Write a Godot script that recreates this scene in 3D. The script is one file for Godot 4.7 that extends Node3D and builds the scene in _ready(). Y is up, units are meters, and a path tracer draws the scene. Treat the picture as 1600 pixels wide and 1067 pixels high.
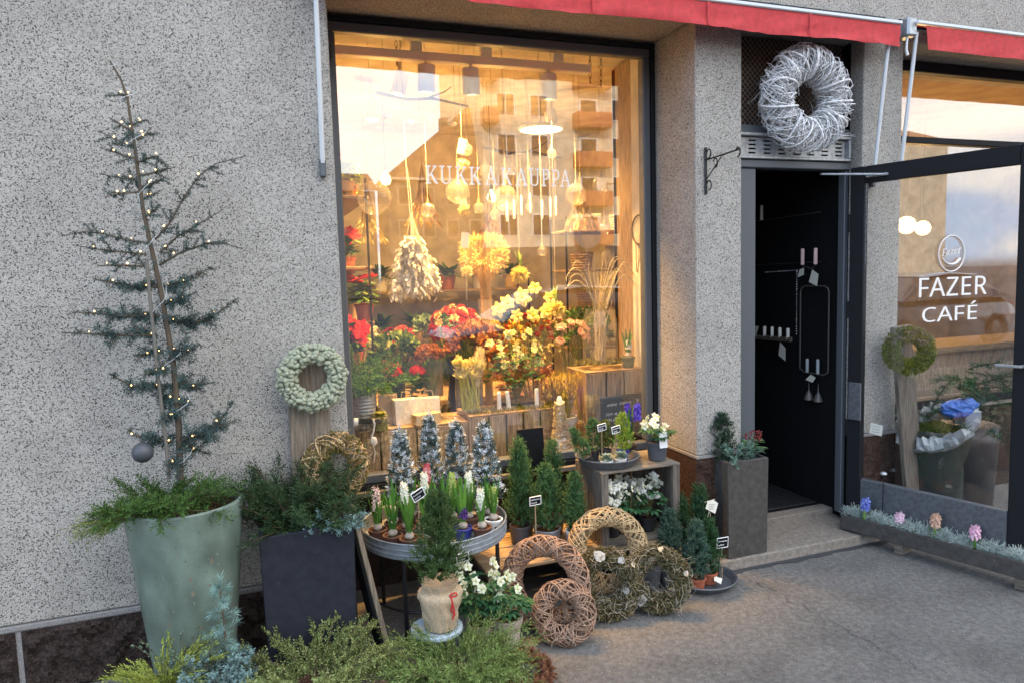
extends Node3D
# A flower shop front on a city pavement. Facade plane z = 0, pavement y = 0, the street lies towards +z.

class MB:
	var v := PackedVector3Array()
	var n := PackedVector3Array()
	var c := PackedColorArray()
	var x := PackedInt32Array()
	var col := Color(1, 1, 1)
	var tinted := false

	func _put(p: Vector3, m: Vector3) -> void:
		v.append(p)
		n.append(m)
		c.append(col)

	func poly(pts: Array, from: Vector3) -> void:  # convex face, turned away from a point
		var m: Vector3 = (pts[1] - pts[0]).cross(pts[2] - pts[0]).normalized()
		var mid := Vector3.ZERO
		for p in pts:
			mid += p
		mid /= pts.size()
		if m.dot(mid - from) < 0.0:
			pts = pts.duplicate()
			pts.reverse()
			m = -m
		var k := v.size()
		for p in pts:
			_put(p, m)
		for j in range(1, pts.size() - 1):
			x.append(k)
			x.append(k + j + 1)
			x.append(k + j)

	func quad(a: Vector3, b: Vector3, d: Vector3, e: Vector3) -> void:  # counter-clockwise seen from outside
		var m := (b - a).cross(d - a).normalized()
		var k := v.size()
		_put(a, m)
		_put(b, m)
		_put(d, m)
		_put(e, m)
		x.append_array(PackedInt32Array([k, k + 2, k + 1, k, k + 3, k + 2]))

	func box(at: Vector3, s: Vector3, b := Basis.IDENTITY, bev := 0.003) -> void:
		var h := s * 0.5
		bev = minf(bev, minf(h.x, minf(h.y, h.z)) * 0.8)
		var f := func(sx, sy, sz, t) -> Vector3:
			var q := Vector3(h.x - bev, h.y - bev, h.z - bev)
			q[t] = h[t]
			return at + b * (q * Vector3(sx, sy, sz))
		for t in 3:
			var u := (t + 1) % 3
			var w := (t + 2) % 3
			for s1 in [-1, 1]:
				var face := []
				for k in [[-1, -1], [1, -1], [1, 1], [-1, 1]]:
					var sg := [0, 0, 0]
					sg[t] = s1
					sg[u] = k[0]
					sg[w] = k[1]
					face.append(f.call(sg[0], sg[1], sg[2], t))
				poly(face, at)
			if bev > 0.0:
				for s1 in [-1, 1]:
					for s2 in [-1, 1]:
						var edge := []
						for k in [[u, -1], [u, 1], [w, 1], [w, -1]]:
							var sg := [0, 0, 0]
							sg[u] = s1
							sg[w] = s2
							sg[t] = k[1]
							edge.append(f.call(sg[0], sg[1], sg[2], k[0]))
						poly(edge, at)
		if bev > 0.0:
			for sx in [-1, 1]:
				for sy in [-1, 1]:
					for sz in [-1, 1]:
						poly([f.call(sx, sy, sz, 0), f.call(sx, sy, sz, 1), f.call(sx, sy, sz, 2)], at)

	func between(x0: float, x1: float, y0: float, y1: float, z0: float, z1: float, bev := 0.003) -> void:
		box(Vector3(x0 + x1, y0 + y1, z0 + z1) * 0.5, Vector3(x1 - x0, y1 - y0, z1 - z0), Basis.IDENTITY, bev)

	func bar(a: Vector3, b: Vector3, w: float, d: float, up := Vector3(0, 0, 1), bev := 0.003) -> void:  # a straight bar of section w x d
		var y := (b - a).normalized()
		var xx := y.cross(up)
		xx = xx.normalized() if xx.length() > 0.01 else y.cross(Vector3(1, 0, 0)).normalized()
		box((a + b) * 0.5, Vector3(w, (b - a).length(), d), Basis(xx, y, xx.cross(y)), bev)

	func tube(p: PackedVector3Array, r0: float, r1 := -1.0, sides := 6, caps := true) -> void:
		if r1 < 0.0:
			r1 = r0
		var cnt := p.size()
		var k := v.size()
		var t := (p[1] - p[0]).normalized()
		var s := t.cross(Vector3(0.31, 0.87, 0.38)).normalized()
		for j in cnt:
			if j > 0:
				t = (p[mini(j + 1, cnt - 1)] - p[j - 1]).normalized()
				s = (s - t * s.dot(t)).normalized()
			var w := t.cross(s)
			var r := lerpf(r0, r1, float(j) / (cnt - 1))
			for q in sides:
				var a := TAU * q / sides
				var m := s * cos(a) + w * sin(a)
				_put(p[j] + m * r, m)
		for j in cnt - 1:
			for q in sides:
				var a := k + j * sides + q
				var b := k + j * sides + (q + 1) % sides
				x.append(a)
				x.append(b + sides)
				x.append(b)
				x.append(a)
				x.append(a + sides)
				x.append(b + sides)
		if caps:
			for e in [0, cnt - 1]:
				var pts := []
				for q in sides:
					pts.append(v[k + e * sides + q])
				poly(pts, p[0].lerp(p[cnt - 1], 0.5))

	func lathe(prof: Array, seg := 24, at := Vector3.ZERO, sc := Vector3.ONE) -> void:  # Vector2(radius, height), walked with the outside to the right
		for j in prof.size() - 1:
			var a: Vector2 = prof[j]
			var b: Vector2 = prof[j + 1]
			var d := (b - a)
			if d.length() < 1e-6:
				continue
			var m2 := Vector2(d.y, -d.x).normalized()
			var k := v.size()
			for q in seg + 1:
				var g := TAU * q / seg
				var m := Vector3(m2.x * cos(g), m2.y, m2.x * sin(g))
				_put(at + Vector3(a.x * cos(g), a.y, a.x * sin(g)) * sc, m)
				_put(at + Vector3(b.x * cos(g), b.y, b.x * sin(g)) * sc, m)
			for q in seg:
				var o := k + q * 2
				x.append_array(PackedInt32Array([o, o + 2, o + 3, o, o + 3, o + 1]))

	func smooth_lathe(prof: Array, seg := 24, at := Vector3.ZERO, sc := Vector3.ONE) -> void:
		var k := v.size()
		var cnt := prof.size()
		for j in cnt:
			var d: Vector2 = prof[mini(j + 1, cnt - 1)] - prof[maxi(j - 1, 0)]
			var m2 := Vector2(d.y, -d.x).normalized()
			for q in seg + 1:
				var g := TAU * q / seg
				_put(at + Vector3(prof[j].x * cos(g), prof[j].y, prof[j].x * sin(g)) * sc, (Vector3(m2.x * cos(g), m2.y, m2.x * sin(g)) / sc).normalized())
		for j in cnt - 1:
			for q in seg:
				var o := k + j * (seg + 1) + q
				var w := o + seg + 1
				x.append_array(PackedInt32Array([o, o + 1, w + 1, o, w + 1, w]))

	func ball(at: Vector3, r: float, seg := 12, sc := Vector3.ONE) -> void:
		var prof := []
		var h := seg / 2
		for j in h + 1:
			var a := PI * j / h
			prof.append(Vector2(r * sin(a), -r * cos(a)))
		smooth_lathe(prof, seg, at, sc)

	func blade(p: Vector3, d: Vector3, s: Vector3, l: float, w: float) -> void:  # a leaf or needle: one rhomb
		var m := s.cross(d)
		var k := v.size()
		_put(p, m)
		_put(p + d * (l * 0.45) + s * w, m)
		_put(p + d * l, m)
		_put(p + d * (l * 0.45) - s * w, m)
		x.append_array(PackedInt32Array([k, k + 2, k + 1, k, k + 3, k + 2]))

	func leaf(p: Vector3, d: Vector3, s: Vector3, l: float, w: float, fold := 0.25, droop := 0.2) -> void:  # folded along its rib, tip bent
		var up := s.cross(d).normalized()
		var mid := p + d * (l * 0.5) + up * (l * 0.03)
		var tip := p + d * l - up * (l * droop)
		for sg in [-1.0, 1.0]:
			var e: Vector3 = p + d * (l * 0.42) + s * (sg * w) + up * (w * fold)
			var e2: Vector3 = p + d * (l * 0.75) + s * (sg * w * 0.6) + up * (w * fold * 0.4 - l * droop * 0.4)
			for t in [[p, mid, e], [mid, e2, e], [mid, tip, e2]]:
				var m: Vector3 = (t[1] - t[0]).cross(t[2] - t[0]).normalized()
				var k := v.size()
				for q in t:
					_put(q, m)
				x.append_array(PackedInt32Array([k, k + 2, k + 1]))

	func ribbon(p: PackedVector3Array, s: Vector3, w0: float, w1: float) -> void:
		var k := v.size()
		for j in p.size():
			var t := (p[mini(j + 1, p.size() - 1)] - p[maxi(j - 1, 0)]).normalized()
			var m := s.cross(t).normalized()
			var w := lerpf(w0, w1, pow(float(j) / (p.size() - 1), 2.0))
			_put(p[j] - s * w, m)
			_put(p[j] + s * w, m)
		for j in p.size() - 1:
			var o := k + 2 * j
			x.append_array(PackedInt32Array([o, o + 3, o + 1, o, o + 2, o + 3]))

	func mesh() -> ArrayMesh:
		var a := []
		a.resize(Mesh.ARRAY_MAX)
		a[Mesh.ARRAY_VERTEX] = v
		a[Mesh.ARRAY_NORMAL] = n
		if tinted:
			a[Mesh.ARRAY_COLOR] = c
		a[Mesh.ARRAY_INDEX] = x
		var m := ArrayMesh.new()
		m.add_surface_from_arrays(Mesh.PRIMITIVE_TRIANGLES, a)
		return m

	func tint(a: Color, b: Color, t: float) -> void:
		tinted = true
		col = a.lerp(b, t)


var M := {}
var taken := {}
var rg := RandomNumberGenerator.new()


func f(a: float, b: float) -> float:
	return rg.randf_range(a, b)


func rv() -> Vector3:
	return Vector3(f(-1, 1), f(-1, 1), f(-1, 1))


func lin(r: float, g: float, b: float, a := 1.0) -> Color:
	var q := Color(r, g, b).linear_to_srgb()
	q.a = a
	return q


func numbered(s: String) -> String:
	var k: int = taken.get(s, -1) + 1
	taken[s] = k
	return s if k == 0 else "%s_%03d" % [s, k]


func thing(called: String, label: String, category: String, at := Vector3.ZERO, turn := 0.0, group := "") -> Node3D:
	var o := Node3D.new()
	o.name = numbered(called)
	add_child(o)
	o.position = at
	o.rotation.y = turn
	meta(o, label, category, group)
	rg.seed = hash(o.name)
	return o


func meta(o: Node, label: String, category: String, group := "") -> void:
	o.set_meta("label", label)
	o.set_meta("category", category)
	if group:
		o.set_meta("group", group)


func part(parent: Node, called: String, shape, m: Material, at := Vector3.ZERO, b := Basis.IDENTITY) -> MeshInstance3D:
	var o := MeshInstance3D.new()
	o.name = called
	o.mesh = shape.mesh() if shape is MB else shape
	o.material_override = m
	o.transform = Transform3D(b, at)
	parent.add_child(o, true)
	return o


func setting(called: String, shape, m: Material, at := Vector3.ZERO) -> MeshInstance3D:
	var o := part(self, numbered(called), shape, m, at)
	o.set_meta("kind", "structure")
	return o


func again(src: Node3D, at: Vector3, turn: float, label: String, sc := 1.0) -> Node3D:
	var o: Node3D = src.duplicate()
	o.name = numbered(String(src.name).trim_suffix("_000"))
	add_child(o)
	o.transform = Transform3D(Basis(Vector3.UP, turn).scaled(Vector3.ONE * sc), at)
	o.set_meta("label", label)
	return o


# ---------------------------------------------------------------- textures
func speckle(size: int, sd: int, base: Array, grains: Array, seam: FastNoiseLite, amount: float) -> Array:
	# base colour with stamped grains [count, r0, r1, colour, height, spread]; returns colour and height textures
	var r := RandomNumberGenerator.new()
	r.seed = sd
	var buf := PackedByteArray()
	buf.resize(size * size * 3)
	var hb := PackedByteArray()
	hb.resize(size * size)
	var soft := seam.get_seamless_image(size, size)
	soft.convert(Image.FORMAT_L8)
	var sb := soft.get_data()
	for k in size * size:
		var g := (sb[k] / 255.0 - 0.5) * amount + r.randf_range(-0.05, 0.05)
		buf[k * 3] = int(clampf(base[0] * (1.0 + g), 0, 255))
		buf[k * 3 + 1] = int(clampf(base[1] * (1.0 + g), 0, 255))
		buf[k * 3 + 2] = int(clampf(base[2] * (1.0 + g), 0, 255))
		hb[k] = int(clampf(140.0 + g * 160.0, 0, 255))
	for q in grains:
		for k in q[0]:
			var cx := r.randi() % size
			var cy := r.randi() % size
			var rad := r.randf_range(q[1], q[2])
			var ex := r.randf_range(0.6, 1.4)
			var tone := r.randf_range(1.0 - q[5], 1.0 + q[5])
			var w := int(ceil(rad * 1.4))
			for dy in range(-w, w + 1):
				for dx in range(-w, w + 1):
					if dx * dx * ex + dy * dy / ex <= rad * rad * r.randf_range(0.75, 1.1):
						var o := ((cy + dy + size) % size) * size + (cx + dx + size) % size
						buf[o * 3] = int(clampf(q[3][0] * tone, 0, 255))
						buf[o * 3 + 1] = int(clampf(q[3][1] * tone, 0, 255))
						buf[o * 3 + 2] = int(clampf(q[3][2] * tone, 0, 255))
						hb[o] = q[4]
	return [ImageTexture.create_from_image(Image.create_from_data(size, size, false, Image.FORMAT_RGB8, buf)), ImageTexture.create_from_image(Image.create_from_data(size, size, false, Image.FORMAT_L8, hb))]


func noise(sd: int, freq: float, oct := 4, type := FastNoiseLite.TYPE_SIMPLEX_SMOOTH) -> FastNoiseLite:
	var q := FastNoiseLite.new()
	q.seed = sd
	q.frequency = freq
	q.noise_type = type
	q.fractal_octaves = oct
	return q


func grey(sd: int, freq: float, lo: float, hi: float, size := 512, oct := 4) -> ImageTexture:  # a grey pattern that multiplies a base colour
	var im := noise(sd, freq, oct).get_seamless_image(size, size)
	im.convert(Image.FORMAT_L8)
	var d := im.get_data()
	for k in d.size():
		d[k] = int(clampf(lerpf(lo, hi, d[k] / 255.0) * 255.0, 0, 255))
	return ImageTexture.create_from_image(Image.create_from_data(size, size, false, Image.FORMAT_L8, d))


func mat(key: String, c: Color, rough := 0.7, metal := 0.0) -> StandardMaterial3D:
	var m := StandardMaterial3D.new()
	m.resource_name = key
	m.albedo_color = c
	m.roughness = rough
	m.metallic = metal
	M[key] = m
	return m


func tex(m: StandardMaterial3D, t: Texture2D, sc: Vector3, world := true, bump: Texture2D = null, cm := 0.1) -> StandardMaterial3D:
	m.albedo_texture = t
	m.uv1_triplanar = true
	m.uv1_world_triplanar = world
	m.uv1_scale = sc
	m.uv1_triplanar_sharpness = 8.0
	if bump:
		m.heightmap_enabled = true
		m.heightmap_texture = bump
		m.heightmap_scale = cm
	return m


func plant_mat(key: String, rough := 0.6, back := 0.25) -> StandardMaterial3D:
	var m := mat(key, Color(1, 1, 1), rough)
	m.vertex_color_use_as_albedo = true
	m.metallic_specular = 0.25
	if back > 0.0:
		m.backlight_enabled = true
		m.backlight = Color(back, back, back).linear_to_srgb()
	return m


func wood(key: String, c: Color, sc: Vector3, rough := 0.75) -> void:
	tex(mat(key, c, rough), M.grain, sc, true, M.grain, 0.15)


func materials() -> void:
	M.grain = grey(11, 0.012, 0.66, 1.1, 512, 5)
	M.blotch = grey(12, 0.008, 0.82, 1.06, 512, 6)
	M.fine = grey(13, 0.05, 0.75, 1.1, 512, 4)
	M.streak = grey(14, 0.02, 0.6, 1.1, 512, 4)
	var w := speckle(1024, 5, [172, 170, 165], [[16000, 1.0, 2.2, [142, 139, 133], 110, 0.12], [12000, 1.0, 2.0, [192, 189, 182], 190, 0.07], [8200, 1.1, 2.6, [88, 86, 83], 35, 0.25], [3000, 2.0, 4.0, [62, 60, 58], 8, 0.3], [1400, 1.0, 2.2, [222, 219, 211], 220, 0.06]], noise(21, 0.03), 0.14)
	var m := tex(mat("render", Color(0.98, 0.972, 0.962), 0.9), w[0], Vector3(1.55, 1.55, 1.55), true, w[1], 0.3)
	m.detail_enabled = true
	m.detail_blend_mode = BaseMaterial3D.BLEND_MODE_MUL
	m.detail_albedo = grey(22, 0.01, 0.93, 1.04, 512, 7)
	m.detail_uv_layer = BaseMaterial3D.DETAIL_UV_2
	m.uv2_triplanar = true
	m.uv2_world_triplanar = true
	m.uv2_scale = Vector3(0.45, 0.45, 0.45)
	w = speckle(1024, 6, [105, 103, 100], [[9000, 1.0, 2.6, [88, 86, 84], 100, 0.15], [7000, 1.0, 2.4, [121, 119, 116], 160, 0.1], [500, 2.0, 3.6, [68, 67, 66], 50, 0.3], [140, 1.4, 3.0, [168, 166, 162], 200, 0.15]], noise(23, 0.02), 0.3)
	m = tex(mat("asphalt", Color(1, 1, 1), 0.92), w[0], Vector3(1.3, 1.3, 1.3), true, w[1], 0.14)
	m.detail_enabled = true
	m.detail_blend_mode = BaseMaterial3D.BLEND_MODE_MUL
	m.detail_albedo = grey(24, 0.006, 0.86, 1.08, 512, 6)
	m.detail_uv_layer = BaseMaterial3D.DETAIL_UV_2
	m.uv2_triplanar = true
	m.uv2_world_triplanar = true
	m.uv2_scale = Vector3(0.6, 0.6, 0.6)
	w = speckle(512, 7, [150, 142, 132], [[6000, 0.8, 2.0, [118, 110, 102], 90, 0.2], [3000, 0.8, 1.8, [178, 170, 160], 190, 0.1], [500, 1.0, 2.4, [80, 76, 72], 40, 0.2]], noise(25, 0.02), 0.3)
	tex(mat("step_stone", Color(0.82, 0.81, 0.8), 0.85), w[0], Vector3(2.2, 2.2, 2.2), true, w[1], 0.12)
	w = speckle(512, 8, [70, 57, 51], [[5000, 1.0, 3.0, [48, 40, 37], 60, 0.3], [2500, 1.0, 2.5, [98, 80, 70], 190, 0.2], [500, 1.0, 2.2, [120, 108, 98], 220, 0.2]], noise(26, 0.03), 0.6)
	tex(mat("plinth_stone", Color(0.84, 0.87, 0.9), 0.85), w[0], Vector3(3, 3, 3), true, w[1], 0.5)
	tex(mat("plinth_red", Color(0.93, 0.88, 0.86), 0.85), w[0], Vector3(3, 3, 3), true, w[1], 0.4)
	tex(mat("mortar", lin(0.26, 0.25, 0.24), 0.9), M.fine, Vector3(3, 3, 3), true, M.fine, 0.2)
	w = speckle(512, 9, [66, 46, 34], [[4000, 1.0, 3.0, [40, 28, 22], 60, 0.3], [2600, 1.0, 3.5, [104, 70, 50], 210, 0.25], [600, 1.0, 2.5, [140, 105, 80], 230, 0.2]], noise(27, 0.03), 0.6)
	tex(mat("soil", Color(1, 1, 1), 0.95), w[0], Vector3(5, 5, 5), true, w[1], 0.8)
	tex(mat("road", lin(0.05, 0.05, 0.052), 0.9), M.fine, Vector3(1, 1, 1), true, M.fine, 0.2)
	mat("tar", lin(0.05, 0.051, 0.055), 0.6)
	tex(M.tar, M.fine, Vector3(4, 4, 4), true, M.fine, 0.1)
	mat("frame_grey", lin(0.09, 0.1, 0.112), 0.5, 0.2)
	mat("frame_dark", lin(0.012, 0.0125, 0.015), 0.6)
	M.frame_dark.metallic_specular = 0.3
	tex(mat("galvanised", lin(0.42, 0.44, 0.46), 0.45, 0.6), M.blotch, Vector3(6, 6, 6))
	tex(mat("zinc", lin(0.27, 0.30, 0.33), 0.5, 0.35), M.blotch, Vector3(5, 5, 5))
	tex(mat("zinc_dark", lin(0.12, 0.13, 0.145), 0.5, 0.35), M.blotch, Vector3(7, 7, 7))
	mat("white_metal", lin(0.55, 0.58, 0.6), 0.4, 0.2)
	mat("black_metal", lin(0.012, 0.012, 0.013), 0.5, 0.3)
	tex(mat("red_canvas", lin(0.62, 0.055, 0.06), 0.8), grey(31, 0.02, 0.88, 1.03, 256), Vector3(4, 4, 4))
	M.red_canvas.backlight_enabled = true
	M.red_canvas.backlight = lin(0.3, 0.3, 0.3)
	w = speckle(512, 17, [104, 119, 108], [[240, 0.8, 2.2, [122, 132, 120], 150, 0.08], [60, 1.6, 5.0, [118, 112, 98], 150, 0.1], [300, 0.6, 1.6, [84, 96, 88], 120, 0.1]], noise(38, 0.008), 0.42)
	tex(mat("sage_glaze", Color(1, 1, 1), 0.36), w[0], Vector3(1.5, 0.8, 1.5), true, w[1], 0.03)
	w = speckle(512, 15, [43, 45, 52], [[160, 0.6, 1.6, [54, 55, 60], 150, 0.15], [24, 1.0, 2.6, [64, 60, 55], 150, 0.15], [160, 0.8, 2.4, [32, 33, 38], 110, 0.1]], noise(36, 0.02), 0.22)
	tex(mat("slate_fibre", Color(1, 1, 1), 0.6), w[0], Vector3(1.7, 1.7, 1.7), true, w[1], 0.08)
	w = speckle(512, 16, [74, 71, 68], [[220, 0.6, 1.8, [88, 85, 81], 150, 0.15], [26, 1.2, 3.4, [112, 108, 101], 155, 0.15], [200, 0.8, 2.6, [56, 54, 52], 105, 0.1]], noise(37, 0.02), 0.25)
	tex(mat("brown_fibre", Color(1, 1, 1), 0.55), w[0], Vector3(1.9, 1.9, 1.9), true, w[1], 0.1)
	tex(mat("terracotta", lin(0.42, 0.12, 0.06), 0.75), M.fine, Vector3(6, 6, 6))
	tex(mat("aged_clay", lin(0.42, 0.36, 0.29), 0.8), M.blotch, Vector3(8, 8, 8), true, M.fine, 0.08)
	mat("black_plastic", lin(0.022, 0.022, 0.024), 0.45)
	mat("grey_plastic", lin(0.06, 0.065, 0.075), 0.5)
	mat("white_glaze", lin(0.72, 0.72, 0.7), 0.3)
	mat("blue_glaze", lin(0.02, 0.03, 0.2), 0.3)
	tex(mat("burlap", lin(0.60, 0.46, 0.30), 0.95), grey(34, 0.12, 0.6, 1.1, 256, 2), Vector3(7, 7, 7), false, grey(35, 0.15, 0.2, 1.0, 256, 2), 0.15)
	mat("red_ribbon", lin(0.5, 0.03, 0.025), 0.6)
	mat("cord", lin(0.5, 0.44, 0.34), 0.8)
	mat("paper", lin(0.7, 0.67, 0.58), 0.8)
	mat("chalk", lin(0.75, 0.75, 0.75), 0.9)
	tex(mat("slate_board", lin(0.009, 0.0095, 0.0105), 0.75), M.blotch, Vector3(7, 7, 7))
	mat("white_paint", lin(0.72, 0.72, 0.72), 0.5)
	mat("letter_white", lin(0.85, 0.85, 0.85), 0.5)
	for key in ["slate_fibre", "brown_fibre", "slate_board", "soil", "plinth_stone", "plinth_red", "asphalt", "render"]:
		M[key].metallic_specular = 0.25
	wood("wood_x", lin(0.36, 0.25, 0.15), Vector3(0.9, 8, 8))
	wood("wood_y", lin(0.36, 0.25, 0.15), Vector3(8, 0.9, 8))
	wood("wood_z", lin(0.36, 0.25, 0.15), Vector3(8, 8, 0.9))
	wood("old_x", lin(0.20, 0.165, 0.125), Vector3(0.9, 8, 8))
	wood("old_y", lin(0.15, 0.125, 0.10), Vector3(8, 0.9, 8))
	wood("old_z", lin(0.20, 0.165, 0.125), Vector3(8, 8, 0.9))
	wood("dark_y", lin(0.05, 0.042, 0.035), Vector3(8, 0.9, 8))
	wood("plank_y", lin(0.25, 0.20, 0.145), Vector3(10, 0.8, 10))
	wood("pallet_x", lin(0.40, 0.27, 0.15), Vector3(0.9, 10, 10))
	tex(mat("bark", lin(0.10, 0.08, 0.06), 0.9), M.fine, Vector3(12, 4, 12), true, M.fine, 0.2)
	mat("twig_brown", lin(0.37, 0.23, 0.155), 0.75)
	tex(M.twig_brown, M.grain, Vector3(9, 9, 9))
	mat("twig_gold", lin(0.56, 0.39, 0.20), 0.7)
	tex(M.twig_gold, M.grain, Vector3(9, 9, 9))
	mat("twig_white", lin(0.87, 0.87, 0.88), 0.7)
	tex(M.twig_white, M.grain, Vector3(9, 9, 9))
	mat("twig_grey", lin(0.36, 0.32, 0.25), 0.85)
	tex(M.twig_grey, M.grain, Vector3(12, 12, 12))
	mat("ink", lin(0.03, 0.03, 0.035), 0.9)
	tex(mat("moss_base", lin(0.11, 0.10, 0.04), 0.95), M.fine, Vector3(14, 14, 14), true, M.fine, 0.4)
	mat("dark_twig", lin(0.09, 0.06, 0.04), 0.8)
	mat("nursery_pot", lin(0.10, 0.045, 0.03), 0.6)
	tex(mat("pod", lin(0.40, 0.43, 0.31), 0.85), M.fine, Vector3(14, 14, 14), true, M.fine, 0.3)
	plant_mat("leafy")
	plant_mat("needles", 0.65, 0.15)
	plant_mat("petal", 0.6, 0.45)
	plant_mat("dry", 0.85, 0.2)
	plant_mat("tinted", 0.8, 0.0)
	var g := mat("clear_glass", Color(1, 1, 1, 0.05), 0.02)
	g.transparency = BaseMaterial3D.TRANSPARENCY_ALPHA
	g.metallic_specular = 0.5
	var orm := Image.create(4, 4, false, Image.FORMAT_RGB8)
	orm.fill(Color8(255, 3, 255))
	var p := ORMMaterial3D.new()  # coated shop glazing: each face mirrors a share of the street, the rest passes
	p.resource_name = "shop_glass"
	p.albedo_color = Color(0.98, 0.99, 1.0, 0.135)
	p.orm_texture = ImageTexture.create_from_image(orm)
	p.transparency = BaseMaterial3D.TRANSPARENCY_ALPHA
	M.shop_glass = p
	var p2 := p.duplicate()
	p2.resource_name = "door_glass"
	p2.albedo_color = Color(0.98, 0.99, 1.0, 0.05)
	M.door_glass = p2
	var lamp := mat("lamp_glow", Color(1, 0.9, 0.7), 0.5)
	lamp.emission_enabled = true
	lamp.emission = Color(1.0, 0.82, 0.52)
	lamp.emission_energy_multiplier = 7.0
	var fairy := mat("fairy_glow", Color(1, 0.9, 0.7), 0.5)
	fairy.emission_enabled = true
	fairy.emission = Color(1.0, 0.80, 0.50)
	fairy.emission_energy_multiplier = 4.0
	var ex := mat("exit_glow", Color(0.1, 0.6, 0.25), 0.5)
	ex.emission_enabled = true
	ex.emission = Color(0.15, 0.85, 0.35)
	ex.emission_energy_multiplier = 0.9


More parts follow.
